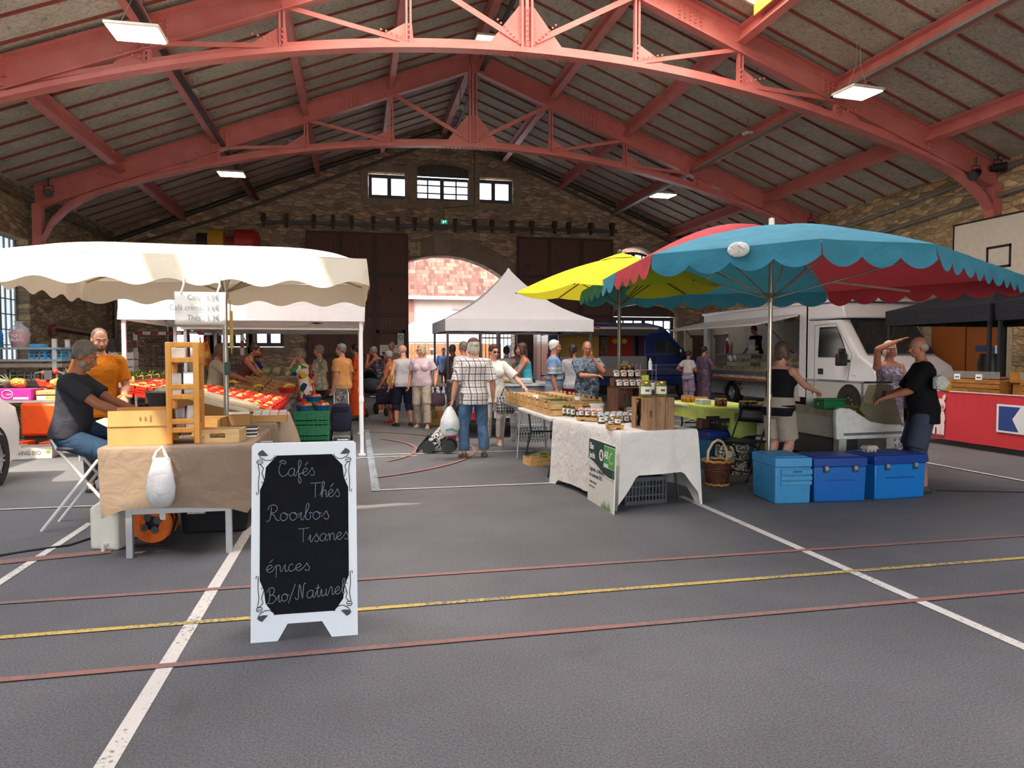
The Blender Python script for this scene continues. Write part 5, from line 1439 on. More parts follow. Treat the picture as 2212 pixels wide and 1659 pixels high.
for (x,y,z,lb) in ((-0.86,12.95,bz_,'blue bowl of nectarines on the green crates, stall side'),(-0.57,13.0,bz_,'blue bowl of nectarines on the green crates, trolley side'),(-0.72,13.35,bz_ + 0.1,'blue bowl of nectarines raised behind the other two bowls')):
 if z > bz_: z = bz_ + 0.13
 bowl(lb,(x,y,z),blue_b)
 for i in range(8):
  a = i * 0.85; rr = 0.085 if i < 7 else 0.0
  round_fruit('nectarine',0.047,pm[1] if i % 3 else pm[2],('dark red' if i % 3 else 'yellow blushed') + ' nectarine in a blue bowl on the green crates',('dark red' if i % 3 else 'yellow blushed') + ' nectarines in the blue bowls',(x + rr * math.cos(a),y + rr * math.sin(a),z + (0.085 if i < 7 else 0.13)))
o = plastic_crate('upturned green crate raised behind the two front bowls',(-0.73,13.38,0.0),0,(0.4,0.3,0.66),grn,None,'plastic_crate',8,6)
rb = bowl('red bowl of bananas on the fruit stall beside the aisle',(-1.08,12.42,0.86),M('#b81f24',0.35),r=0.15)
banana_hand('bananas lying in the red bowl',(-1.14,12.40,0.935),20,4)
# navy shopping trolley beside the green crates
def trolley(label,loc,rz,mat,fr):
 t = thing('shopping_trolley',label,'shopping trolley',loc,rz)
 m = MB()
 rings = [[Vector((x * w,y * d + sh,z)) for x,y in [(math.copysign(abs(math.cos(a)) ** .6,math.cos(a)),math.copysign(abs(math.sin(a)) ** .6,math.sin(a))) for a in [2 * PI * i / 20 for i in range(20)]]] for z,w,d,sh in ((0.16,0.15,0.09,0),(0.2,0.17,0.11,0),(0.4,0.18,0.12,-0.01),(0.56,0.165,0.10,0),(0.62,0.13,0.07,0.01),(0.64,0.10,0.05,0.02))]
 m.loft(rings).build('bag',mat,t)
 MB().box((0,-0.1,0.55),(0.25,0.05,0.12),rot(12,0,0)).build('flap',mat,t,bevel=0.02)
 MB().tube([(-0.13,0.11,0.12),(-0.12,0.12,0.8),(-0.08,0.13,0.92),(0.08,0.13,0.92),(0.12,0.12,0.8),(0.13,0.11,0.12),(0.14,-0.1,0.08),(-0.14,-0.1,0.08)],0.011,7,closed=True).tube([(-0.14,-0.1,0.08),(-0.14,-0.16,0.0),(0.14,-0.16,0.0),(0.14,-0.1,0.08)],0.010,6).build('frame',fr,t)
 for s in (-1,1): MB().cyl((s * 0.17 - 0.02,0.12,0.085),(s * 0.17 + 0.02,0.12,0.085),0.085,None,18).build('wheel',M('#222326',0.6),t)
 return t
trolley('navy shopping trolley bag beside the green crate stack',(-0.24,12.95,0),0,fabric('#2d2f42',0.1,0.5,10),M('#c3c6ca',0.3,0.8))
# ================================================================ rack side of the hall
rk_m = M('#a9b3b8',0.4,0.5)
t = thing('metal_rack','galvanised two-shelf rack with tubs and crates along the side wall','rack',(-6.0,14.6,0))
for sx in (-1.1,0.83):
 for sy in (-0.3,0.3): MB().bb(sx - 0.035,sx + 0.035,sy - 0.03,sy + 0.03,0,1.76 if sx > 0 else 1.6).build('upright',M('#c9ccce',0.4,0.3),t,smooth=False)
for z,nm in ((1.61,'shelf'),(1.40,'shelf')): MB().bb(-1.2,0.95,-0.34,0.34,z - 0.035,z).build(nm,rk_m,t,smooth=False)
MB().bb(-1.2,0.95,-0.32,0.32,1.26,1.33).build('board',M('#8a8176',0.7),t,smooth=False)
bl = M('#2377ad',0.35,var=0.06)
def tubs(x,y,z,n,label0,r=0.135):
 for i in range(n):
  o = MB().lathe([(r * 0.96,0),(r,0.02),(r * 0.8,0.13),(0.0,0.14)],n=22,cap=False).build('tub',bl); o.location = (x,y,z + 0.062 * i)
  tag(o,label0 + (('lowest','second','third','topmost','fifth')[i] if n > 1 else 'single') + ' of its stack','tub')
tubs(-6.55,14.45,1.61,2,'blue tub upside down in the low stack by the window, ')
tubs(-6.42,14.75,1.61,4,'blue tub upside down in the back stack by the window, ')
tubs(-6.16,14.42,1.61,4,'blue tub upside down in the stack next to the red sack, ')
t = thing('red_sack','clear bag with a red printed sack inside on the top shelf','sack',(-5.78,14.45,1.61))
MB().lathe([(0.10,0),(0.125,0.05),(0.15,0.2),(0.14,0.27),(0.08,0.3)],n=20).build('sack',M('#c04a58',0.5,var=0.12),t)
MB().lathe([(0.115,0.0),(0.15,0.1),(0.17,0.25),(0.14,0.34),(0.05,0.42),(0.09,0.46)],n=20,cap=False).build('clear_bag',glass('#e8ecf0',0.7,0.1),t)
for i,s in enumerate(('YO! 2','FRUITS')): text_mesh('print',s,0.075,M('#f3e4e2',var=0),frame((0.01,-0.165,0.2 - 0.075 * i),(1,0,0),(0,0,1)),t)
for i,(x,z,lb) in enumerate(((-5.47,1.40,'light blue crate on the lower shelf under the red sack'),(-5.2,1.40,'light blue crate on the lower shelf beside the rack post'))):
 plastic_crate(lb,(x,14.5,z),0,(0.25,0.34,0.17),M('#4aa0cf',0.4,var=0.05),None,'plastic_crate',2,3)
o = MB().bb(-0.12,0.12,-0.1,0.1,0,0.06).build('blue_box',M('#3f94c9',0.4),None,bevel=0.01); o.location = (-5.5,14.5,1.61); tag(o,'flat blue box on the top shelf by the red sack','box')
t = thing('grey_bin','long grey crates bench under the rack shelves','bench',(-6.0,14.6,0))
MB().bb(-1.3,1.05,-0.25,0.25,0.92,1.02).build('top_slab',M('#55534f',0.7),t,smooth=False)
MB().bb(-1.3,1.05,-0.3,0.3,0.86,0.9).build('white_edge',M('#cfcfcb',0.5),t,smooth=False)
MB().bb(-1.25,1.0,-0.2,0.2,0.0,0.86).build('base',stone_mat('low_wall_stone','x','#6d6456',2.2),t,smooth=False)
for i in range(4):
 plastic_crate('grey crate on the bench under the rack, ' + ('nearest the car','second from the car','third from the car','nearest the pallet truck')[i],(-6.7 + 0.5 * i,14.55,1.02),0,(0.44,0.3,0.2),M('#8b8b86' if i else '#26272a',0.5),None,'plastic_crate',2,4)
# pallet truck
t = thing('pallet_truck','orange pallet truck standing behind the pineapple table','pallet truck',(-4.75,12.6,0),-12)
orp = M('#e2541d',0.4,var=0.05); orr = M('#d8381f',0.4,var=0.05)
MB().bb(-0.33,0.33,-0.05,0.22,0.22,0.74).build('battery_cover',orp,t,bevel=0.05)
MB().bb(-0.30,-0.12,-0.3,0.1,0.05,0.16).bb(0.12,0.30,-0.3,0.1,0.05,0.16).build('fork',orp,t,bevel=0.01)
MB().bb(-0.3,0.3,0.0,0.3,0.08,0.24).build('chassis',M('#2a2a2c',0.6),t,bevel=0.02)
MB().tube([(0.08,0.1,0.7),(0.1,0.05,0.95),(0.12,0.0,1.02)],0.05,10).prism([(-0.04,0.0,0.98),(0.28,0.0,0.98),(0.36,0.0,1.12),(0.25,0.0,1.09),(0.0,0.0,1.09),(-0.12,0.0,1.12)],(0,0.06,0)).build('tiller',orr,t,bevel=0.015)
MB().tube([(-0.12,0.03,1.1),(-0.1,0.02,1.19),(0.02,0.02,1.22),(0.22,0.02,1.22),(0.34,0.02,1.19),(0.36,0.03,1.1)],0.022,8).bb(0.06,0.18,-0.03,0.07,1.1,1.24).build('handle_bar',M('#4b4d52',0.5),t)
MB().ell((0.21,0.02,1.22),0.045).ell((0.02,0.02,1.2),0.035).build('button',orr,t)
for s in (-0.2,0.2): MB().cyl((s - 0.03,0.15,0.09),(s + 0.03,0.15,0.09),0.09,None,16).build('wheel',M('#1c1c1d',0.6),t)
# pineapple table
trestle('small metal table with pineapple boxes in front of the pallet truck',-5.05,-3.75,11.15,11.65,0.86,M('#9fa2a4',0.4,0.5))
t = thing('fruit_box','pink printed fruit box on the small metal table','box',(-4.62,11.35,0.86),-6)
MB().bb(-0.3,0.3,-0.17,0.17,0,0.155).build('body',M('#c22a86',0.5,var=0.12,vs=5),t,bevel=0.004)
MB().tube([(0.0 + 0.07 * math.cos(a),-0.173,0.085 + 0.055 * math.sin(a)) for a in [2 * PI * i / 14 for i in range(14)]],0.006,5,closed=True).box((0.02,-0.173,0.085),(0.06,0.004,0.012)).box((0.17,-0.172,0.03),(0.2,0.004,0.03)).build('print',M('#f0b9d8',var=0),t,smooth=False)
t = thing('fruit_box','pale wooden fruit box beside the pink printed box','box',(-4.02,11.37,0.86),-6)
MB().bb(-0.27,0.27,-0.17,0.17,0,0.06).bb(-0.27,0.27,-0.17,0.17,0.075,0.13).build('boards',wood('#c9a770','#97723f',(3,20,20)),t,smooth=False)
MB().box((-0.2,-0.173,0.03),(0.12,0.006,0.05)).build('label',paper,t,smooth=False)
pineskin = NT('pineapple_skin'); co = pineskin.coord()
pv = pineskin.voronoi(co,34); pineskin.base(pineskin.ramp(pv,[(0.1,'#e0a83e'),(0.55,'#a8742a')])); pineskin.bump(pv,0.6,0.02); pineskin = pineskin.m
pleaf = peach_mat('#7d9168','#b9c49a')
def pineapple(label,loc,R_):
 t = thing('pineapple',label,'pineapple',loc); t.rotation_euler = R_
 MB().lathe([(0.02,0),(0.055,0.015),(0.068,0.08),(0.062,0.15),(0.035,0.185),(0.01,0.19)],n=20).build('fruit',pineskin,t)
 m = MB(); Rr = random.Random(len(label))
 for i in range(22):
  a = i * 2.4; e = 0.25 + 0.055 * i; L = Rr.uniform(0.12,0.2)
  d = Vector((math.cos(a) * math.cos(e),math.sin(a) * math.cos(e),math.sin(e))); s = Vector((-math.sin(a),math.cos(a),0)) * 0.011
  p = Vector((0,0,0.185)); m.add([p - s,p + s,p + d * L * 0.6 + s * 0.8,p + d * L + Vector((0,0,-0.01)),p + d * L * 0.6 - s * 0.8],[(0,1,2,3,4)])
 m.build('crown',pleaf,t,recalc=False); return t
pineapple('pineapple lying on the pink box with its crown to the wall side',(-4.46,11.33,1.085),(0.1,-1.45,0.05))
pineapple('pineapple lying on the pale wooden box, crown towards the stool',(-4.18,11.36,1.07),(0,1.35,0.25))
pineapple('upright tilted pineapple at the end of the pale wooden box',(-3.98,11.42,1.0),(0.5,0.45,0))
for i in range(3):
 o = banana_hand(('first','second','third')[i] + ' yellow fruit bunch on the pale wooden box counted from the pineapples',(-4.05 + 0.1 * i,11.3,0.995),30 * i,3)
# fruit carton on the floor
t = thing('fruit_carton','flat white fruit carton with SWING BIO print on the floor','box',(-4.62,11.75,0),7)
MB().bb(-0.34,0.34,-0.2,0.2,0,0.165).build('body',M('#e2ddd3',0.7,var=0.04),t,bevel=0.006)
MB().bb(-0.3,-0.05,-0.19,0.15,0.165,0.185).build('flap',M('#efece6',0.7),t,smooth=False)
text_mesh('print','SWiNG',0.085,M('#4c4640',var=0),frame((-0.04,-0.203,0.085),(1,0,0),(0,0,1)),t,xs=0.8)
text_mesh('print','BIO',0.085,M('#7d766d',var=0),frame((0.145,-0.203,0.085),(1,0,0),(0,0,1)),t,xs=0.8)
MB().box((0.29,-0.202,0.1),(0.05,0.004,0.04)).build('green_mark',M('#8fb13f',var=0),t,smooth=False)
# white crates tower in the corner
for i in range(5):
 o = crate('white carton crate, ' + ('lowest','second','third','fourth','topmost')[i] + ' of the white stack in the hall corner',(at(268,800,17.5).x,17.5,0.72 + 0.165 * i),3 * (i % 2),(0.5,0.4,0.155),M('#c9c5bf',0.7,var=0.05),'carton_crate',1,cat='crate')
 MB().box((0.0,-0.203,0.12),(0.1,0.006,0.02)).build('hand_slot',M('#3d3a38',var=0),o,smooth=False)
trestle('table under the white carton stack and the green bags',at(255,800,17.5).x - 0.3,at(330,800,17.5).x + 0.2,17.0,17.9,0.71)
p = at(258,818,13.0)
t = thing('white_jug','white plastic jug behind the man in the orange shirt','jug',(p.x,13.0,0.86))
MB().prism([(-0.1,-0.06,0),(0.1,-0.06,0),(0.1,-0.06,0.2),(0.05,-0.06,0.26),(-0.05,-0.06,0.26),(-0.1,-0.06,0.2)],(0,0.12,0)).build('body',M('#e6e6e2',0.4),t,bevel=0.02)
MB().tube([(-0.05,0,0.25),(-0.04,0,0.29),(0.04,0,0.29),(0.05,0,0.25)],0.012,7).build('handle',M('#e6e6e2',0.4),t)
p = at(285,820,13.0)
t = thing('green_bag','bright green salad bag beside the white jug','bag',(p.x,13.0,0.86))
MB().ell((0,0,0.09),(0.12,0.09,0.09)).ell((0.08,0.02,0.12),(0.08,0.07,0.07)).build('bag',peach_mat('#8fc63e','#c3df83'),t)
trestle('little table with the white jug and green bag',-4.3,-3.5,12.75,13.3,0.86)
# white car at the edge of the picture
t = thing('white_car','white car parked at the edge of the picture with a silver wheel','car',(-4.82,7.8,0))
cw = M('#e6e8ec',0.2,var=0.0,coat=0.6)
side = [(-2.05,0.32),(-1.75,0.2),(1.8,0.2),(2.08,0.3),(2.12,0.62),(2.02,0.86),(1.7,0.98),(1.0,1.42),(-0.4,1.52),(-1.4,1.42),(-1.95,1.0),(-2.1,0.7)]
secs = []
for x,s in ((-0.86,0.93),(-0.84,0.985),(-0.7,1.0),(0.7,1.0),(0.84,0.985),(0.86,0.93)):
 secs.append([Vector((x * (1 - 0.22 * max(0,z - 0.95) / 0.55),y * s,0.85 + (z - 0.85) * s)) for y,z in side])
MB().loft(secs).build('body',cw,t,sharp=30)
for sgn in (-1,1):
 for y in (-1.32,1.38):
  w = MB().lathe([(0.19,-0.09),(0.29,-0.1),(0.31,-0.06),(0.31,0.06),(0.29,0.1),(0.19,0.09)],(sgn * 0.80,y,0.31),26,cap=False,R=rot(0,90,0)).build('wheel',M('#1d1d1f',0.7),t)
  m = MB().lathe([(0.0,0),(0.19,0.0),(0.195,0.02),(0.0,0.03)],(sgn * 0.80 + sgn * 0.06,y,0.31),24,cap=False,R=rot(0,90 * sgn,0))
  for a in range(5):
   d = Vector((0,math.cos(a * 1.2566),math.sin(a * 1.2566)))
   for e in (-0.16,0.16):
    d2 = Vector((0,math.cos(a * 1.2566 + e),math.sin(a * 1.2566 + e)))
    m.bar(Vector((sgn * 0.895,y,0.31)) + d2 * 0.03,Vector((sgn * 0.885,y,0.31)) + d2 * 0.185,0.022,0.02,(1,0,0))
  m.build('alloy_rim',M('#b9bcc2',0.25,0.8),w)
  w2 = MB().lathe([(0.33,-0.02),(0.37,-0.02),(0.37,0.02),(0.33,0.02)],(sgn * 0.845,y,0.33),26,cap=False,R=rot(0,90,0)).build('wheel_arch',M('#15161a',0.6),t)
for sgn in (-1,1): MB().prism([(sgn * 0.80,-1.3,1.02),(sgn * 0.80,1.35,1.02),(sgn * 0.75,0.85,1.36),(sgn * 0.75,-1.1,1.36)],(sgn * 0.03,0,0)).build('side_window',M('#20262c',0.1),t,smooth=False)
MB().prism([(-0.68,1.80,0.98),(0.68,1.80,0.98),(0.6,1.2,1.34),(-0.6,1.2,1.34)],(0,0.02,0.02)).build('windscreen',M('#20262c',0.1),t,smooth=False)
for sgn in (-1,1): MB().ell((sgn * 0.7,2.02,0.72),(0.13,0.07,0.09)).build('headlamp',M('#d5dce2',0.1,0.4),t)
# ================================================================ preserves stall
def place(o,loc,rz): o.location = loc; o.rotation_euler = (0,0,math.radians(rz)); return o
linen = fabric('#e4e0da',0.04,0.45,9.0)
TR = 8.0
o = tablecloth(-0.42,0.42,-0.80,0.80,0.752,(0.42,0.62,0.6,0.69),linen,amp=0.035,seed=21,flare=0.05,cd=0.27)
tag(place(o,(2.79,7.45,0),TR),'white cloth draped low over the preserves table','tablecloth')
t = thing('folding_table','folding table hidden under the white preserves cloth','table',(2.79,7.45,0),TR)
MB().bb(-0.40,0.40,-0.78,0.78,0.705,0.745).build('tabletop',M('#d7d6d2',0.5),t,smooth=False)
for y in (-0.6,0.6): MB().tube([(-0.3,y,0.7),(-0.3,y,0.32),(-0.36,y,0.0)],0.013,7).tube([(0.3,y,0.7),(0.3,y,0.32),(0.36,y,0.0)],0.013,7).tube([(-0.3,y,0.3),(0.3,y,0.3)],0.011,6).build('leg_frame',dark_leg,t)
plastic_crate('dark grey crate on the floor under the white preserves cloth',(2.8,6.95,0),TR,(0.46,0.32,0.27),M('#4b4e54',0.5),None,'plastic_crate',3,12)
def bump_table(label,x0,x1,y0,y1,z,mt,lm):
 t = thing('folding_table',label,'table',((x0 + x1) / 2,(y0 + y1) / 2,0)); hx,hy = (x1 - x0) / 2,(y1 - y0) / 2
 MB().bb(-hx,hx,-hy,hy,z - 0.045,z).build('tabletop',mt,t,bevel=0.012)
 for y in (-hy + 0.2,hy - 0.25):
  MB().tube([(-hx + 0.1,y,z - 0.04),(-hx + 0.13,y,0.42),(-hx + 0.04,y + 0.03,0.0)],0.014,7).tube([(hx - 0.1,y,z - 0.04),(hx - 0.13,y,0.42),(hx - 0.04,y + 0.03,0)],0.014,7).tube([(-hx + 0.13,y,0.42),(hx - 0.13,y,0.42)],0.011,6).tube([(-hx + 0.06,y,0.12),(hx - 0.06,y,0.12)],0.011,6).build('leg_frame',lm,t)
 return t
bump_table('white plastic folding table beyond the draped preserves table',2.24,3.0,8.3,10.05,0.745,M('#e3e1dc',0.45),dark_leg)
trestle('grey metal table at the trailer end of the vegetable crates',2.24,3.0,10.12,11.35,0.745,M('#8e9296',0.4,0.5),M('#a6abb0',0.3,0.7))
# poplar vegetable crates lined with brown paper
cag = wood('#dcb375','#b98a4d',(20,3,20))
cag2 = wood('#d3a868','#a9793f',(3,20,20))
kraft = fabric('#a58e70',0.05,0.4,14)
names_c = ('nearest','second','third','fourth','fifth','farthest')
for r_ in range(6):
 for c_ in range(2):
  if r_ == 0 and c_ == 1: continue
  x,y = 2.50 + 0.42 * c_,8.72 + 0.46 * r_
  z = 0.747
  o = crate('poplar vegetable crate, ' + names_c[r_] + ' in the ' + ('aisle' if c_ == 0 else 'seller') + ' row on the white tables',(x,y,z),0,(0.40,0.44,0.15),cag,'vegetable_crate',2,corner=False)
  m = MB()
  for s in (-1,1): m.box((s * 0.195,-0.13,0.10),(0.012,0.1,0.17)).box((s * 0.195,0.13,0.10),(0.012,0.1,0.17))
  m.build('end_board',cag2,o,smooth=False)
  m = MB(); m.grid(8,8,lambda u,v: (0.37 * (u - .5),0.41 * (v - .5),0.10 + 0.05 * (max(abs(2 * u - 1),abs(2 * v - 1)) ** 3) + 0.012 * noise.noise(Vector((u * 4 + x,v * 4 + y,1)))))
  m.build('paper_liner',kraft,o)
for i in range(5):
 o = MB().tube([(-0.13,0,0),(-0.05,0.006,0.008),(0.05,0.006,0.008),(0.13,0,0)],[0.012,0.022,0.022,0.012],8).build('courgette',cour,None); place(o,(2.56 + 0.01 * (i % 2),9.03 + 0.045 * i,0.885),8); tag(o,'dark green courgette in the second aisle crate of the preserves stall','vegetable','courgettes in the second aisle crate')
def tagcard(loc,rz,label,s=1.0):
 o = MB().prism([(-0.035 * s,0,0),(0.035 * s,0,0),(0.035 * s,0.02 * s,0.05 * s),(-0.035 * s,0.02 * s,0.05 * s)],(0,0.003,0)).build('price_card',M('#f0efeb',0.6,var=0),None,smooth=False)
 place(o,loc,rz); return tag(o,label,'price card')
tagcard((2.36,9.5,0.90),-25,'white price card on the vegetable crates nearer the plaid shirt')
tagcard((2.78,8.98,0.90),-15,'white price card on the vegetable crates nearer the jars')
for i,z in enumerate((0,0.26)):
 plastic_crate('light grey crate on the floor behind the grey metal table, ' + ('lower' if i == 0 else 'upper') + ' of two',(2.92,12.15,z),4 * i,(0.58,0.40,0.25),M('#a3a6a8',0.5),None,'plastic_crate',4,12)
o = crate('small poplar crate of green vegetables on the floor under the white table',(2.42,9.55,0),10,(0.36,0.26,0.11),cag,'vegetable_crate',2)
for i in range(14):
 a = random.uniform(-1,1); p = Vector((2.44 + random.uniform(-0.08,0.1),9.55 + random.uniform(-0.06,0.06),0.085 + 0.006 * i))
 b = MB().tube([(-0.08,0,0),(0,0.01,0.02),(0.08,0,0)],0.006,5).build('bean',peach_mat('#7d8d3c','#a9b35a'),None) if i == 0 else bpy.data.objects['bean'].copy()
 if i: C.objects.link(b)
 place(b,p,math.degrees(a) * 1.5); tag(b,'pale green bean in the small floor crate under the white table','vegetable','beans in the floor crate')
# sign leaning on the cloth
bl_,br_ = G(1270,1078),G(1326,1112)
sx_ = (br_ - bl_); sw = sx_.length; sdir = sx_.normalized(); nrm = Vector((sdir.y,-sdir.x,0)); nrm = nrm if nrm.x < 0 else -nrm
t = thing('stall_sign','green and white printed stall sign leaning on the white cloth','sign',bl_)
upv = (Vector((0,0,1)) - nrm * 0.0 + Vector((0.03,0,0))).normalized()
fx = frame(Vector((0,0,0)),sdir,upv); H_ = 0.635
def S(x,y,d=0.0): return fx @ Vector((x,y,d + 0.006))
if (fx.to_3x3() @ Vector((0,0,1))).x > 0: sgn_ = -1
else: sgn_ = 1
MB().prism([fx @ Vector(p) for p in ((0,0,0.006),(sw,0,0.006),(sw,H_,0.006),(0,H_,0.006))],fx.to_3x3() @ Vector((0,0,-0.012))).build('panel',M('#e4e3da',0.5,var=0.02),t,smooth=False)
wave = [(sw * i / 20,H_ * (0.60 + 0.085 * math.cos(i / 20 * PI * 1.15 + 0.05) - 0.01)) for i in range(21)]
def flat(name,pts,col,d): return MB().prism([S(x,y,d) for x,y in pts],fx.to_3x3() @ Vector((0,0,0.0008))).build(name,M(col,0.5,var=0),t,smooth=False)
flat('green_field',[(0,H_)] + wave + [(sw,H_)],'#1f3d3a',0.0002)
MB().tube([S(x,y - 0.02,0.001) for x,y in wave],0.0012,4).build('wave_line',M('#5e6b64',var=0),t)
kw = dict(parent=t,depth=0.0004)
tm = lambda x,y,d=0.0012: fx @ Matrix.Translation((x,y,d + 0.006))
wm,gm = M('#eef1ea',var=0),M('#3a423e',var=0)
text_mesh('text','Elan',0.085,wm,tm(0.03,H_ - 0.075),t,0.0004,0.002,'LEFT',0.85)
text_mesh('text','Jardin',0.085,wm,tm(0.03,H_ - 0.165),t,0.0004,0.002,'LEFT',0.85)
MB().lathe([(0.0,0.001),(0.055,0.001),(0.055,0.0015),(0,0.0015)],n=24,cap=False).v and None
m = MB(); m.prism([S(sw * 0.5 + 0.058 * math.cos(a),H_ - 0.13 + 0.058 * math.sin(a),0.0012) for a in [2 * PI * i / 24 for i in range(24)]],fx.to_3x3() @ Vector((0,0,0.0006))); m.build('round_badge',wm,t,smooth=False)
m = MB()
for (x,y,r) in ((0,0.02,0.02),(-0.015,-0.005,0.016),(0.012,-0.015,0.022)): m.prism([S(sw * 0.5 + x + r * math.cos(a),H_ - 0.13 + y + r * math.sin(a),0.002) for a in [2 * PI * i / 12 for i in range(12)]],fx.to_3x3() @ Vector((0,0,0.0006)))
m.build('badge_shape',gm,t,smooth=False)
x0 = sw * 0.60
flat('label_green',[(x0,H_ - 0.23),(sw - 0.005,H_ - 0.23),(sw - 0.005,H_ - 0.02),(x0,H_ - 0.02)],'#d8ead0',0.0012)
flat('label_left',[(x0 + 0.006,H_ - 0.19),(x0 + 0.125,H_ - 0.19),(x0 + 0.125,H_ - 0.026),(x0 + 0.006,H_ - 0.026)],'#4f9a48',0.0022)
flat('label_right',[(x0 + 0.132,H_ - 0.224),(sw - 0.01,H_ - 0.224),(sw - 0.01,H_ - 0.026),(x0 + 0.132,H_ - 0.026)],'#58a84b',0.0022)
text_mesh('text','AB',0.10,wm,tm(x0 + 0.065,H_ - 0.11,0.0034),t,0.0004,0.002,'CENTER',0.9)
m = MB()
for i in range(12):
 s_ = i / 11; cxm = (x0 + 0.132 + sw - 0.01) / 2
 px_,py_ = (cxm - 0.055 + 0.11 * s_,H_ - 0.125 + 0.04 * math.sin(PI * s_) + 0.02 * s_) if i < 7 else (cxm + 0.05 - 0.1 * (i - 6) / 5,H_ - 0.145 - 0.03 * math.sin(PI * (i - 6) / 5))
 m.prism([S(px_ + 0.008 * math.cos(a),py_ + 0.008 * math.sin(a),0.0032) for a in [2 * PI * k / 5 for k in range(5)]],fx.to_3x3() @ Vector((0,0,0.0006)))
m.build('leaf_of_stars',wm,t,smooth=False)
for i,(s_,sz_) in enumerate((('Légumes, confitures',0.064),('et conserves BIO',0.064),('Vente directe',0.045),('03 84 44 46 71',0.034))):
 text_mesh('text',s_,sz_,gm,tm(0.04 if i < 2 else 0.05,(0.335,0.275,0.205,0.155)[i]),t,0.0004,0.001 if i < 2 else 0,'LEFT',0.86)
leafm = M('#5e9a4e',0.5)
m = MB(); m.prism([S(*p,0.0015) for p in ((sw - 0.06,0.29),(sw - 0.03,0.33),(sw - 0.012,0.42),(sw - 0.05,0.37))],fx.to_3x3() @ Vector((0,0,0.0006)))
for i in range(9):
 x = sw * 0.55 + 0.03 * i; h = 0.05 + 0.05 * ((i * 5) % 4) / 3; m.prism([S(x,0.005,0.0015),S(x + 0.028,0.005,0.0015),S(x + 0.018,h,0.0015)],fx.to_3x3() @ Vector((0,0,0.0006)))
m.build('grass_print',leafm,t,smooth=False)
# jars
lidm = M('#c9a64e',0.3,0.7); labm = M('#ece7da',0.6,var=0.02); prt = M('#5a4a40',var=0)
jar_mats = {}
def jar_fill(c):
 if c not in jar_mats:
  k = NT('jar_of_' + c.lstrip('#')); k.base(k.ramp(k.noise(k.coord('Object',(1,1,.25)),45,3),[(0.35,c),(0.7,tuple(min(1,x * 1.9 + 0.02) for x in lin(c)[:3]) + (1,))]))
  k.b.inputs['Roughness'].default_value = 0.08; k.b.inputs['Coat Weight'].default_value = 0.5; jar_mats[c] = k.m
 return jar_mats[c]
clothm = {}
def cloth_lid(c):
 if c not in clothm:
  k = NT('printed_cloth'); f = k.voronoi(k.coord(),60)
  a = lin(c); k.base(k.ramp(f,[(0.2,a),(0.55,tuple(min(1,x * 0.5 + 0.45) for x in a[:3]) + (1,))])); k.b.inputs['Roughness'].default_value = 0.85; clothm[c] = k.m
 return clothm[c]
jproto = {}
def jar(loc,r,h,fill,lid,label,group=None,rz=0,lab=True):
 key = (r,h,fill,lid,lab)
 if key in jproto: return dup(jproto[key],loc,rz,label,group)
 t = thing('preserve_jar',label,'jar',loc,rz,group); jproto[key] = t
 MB().lathe([(0.0,0),(r * 0.9,0),(r,r * 0.15),(r,h * 0.78),(r * 0.82,h * 0.88),(r * 0.82,h * 0.9)],n=16).build('glass_body',jar_fill(fill),t)
 if lid == 'gold': MB().lathe([(r * 0.86,h * 0.88),(r * 0.9,h * 0.89),(r * 0.9,h * 0.99),(r * 0.84,h),(0,h)],n=16).build('lid',lidm,t)
 else:
  n = 20
  rings = []
  for q,zz in ((0.05,h),(0.8,h * 1.0),(0.92,h * 0.95),(1.0,h * 0.86),(1.25,h * 0.76)):
   rings.append([Vector((r * q * (1 + (0.12 * math.cos(5 * 2 * PI * j / n) if q > 1.1 else 0)) * math.cos(2 * PI * j / n),r * q * (1 + (0.12 * math.cos(5 * 2 * PI * j / n) if q > 1.1 else 0)) * math.sin(2 * PI * j / n),zz - (0.06 * h * math.cos(5 * 2 * PI * j / n) if q > 1.1 else 0))) for j in range(n)])
  MB().loft(list(reversed(rings)),cap=False).build('cloth_lid',cloth_lid(lid),t)
 if lab:
  A = [math.radians(-150 + 120 * i / 8) for i in range(9)]
  l = MB().grid(8,1,lambda u,v: (r * 1.012 * math.cos(math.radians(-155 + 130 * u)),r * 1.012 * math.sin(math.radians(-155 + 130 * u)),h * (0.2 + 0.48 * v))).build('label',labm,t)
  MB().grid(6,1,lambda u,v: (r * 1.02 * math.cos(math.radians(-110 + 40 * u)),r * 1.02 * math.sin(math.radians(-110 + 40 * u)),h * (0.36 + 0.14 * v))).build('print',prt,l)
 return t
ZT_ = 0.754
p3 = [G(1218,897,ZT_),G(1227.5,898,ZT_),G(1237,900,ZT_)]
for i,p in enumerate(p3): jar(p,0.028,0.135,'#38401f','gold',('first','second','third')[i] + ' tall pickle jar counted from the vegetable crates')
jar(G(1250,900,ZT_),0.04,0.09,'#2a1512','gold','short dark jar with a gold lid beside the tall pickle jars')
t = thing('display_board','raised wooden board carrying jars with cloth lids','display board',(2.54,7.70,ZT_),TR - 52)
MB().bb(-0.15,0.15,-0.06,0.06,0.02,0.045).bb(-0.14,-0.10,-0.055,0.055,0,0.02).bb(0.10,0.14,-0.055,0.055,0,0.02).build('board',ply,t,smooth=False)
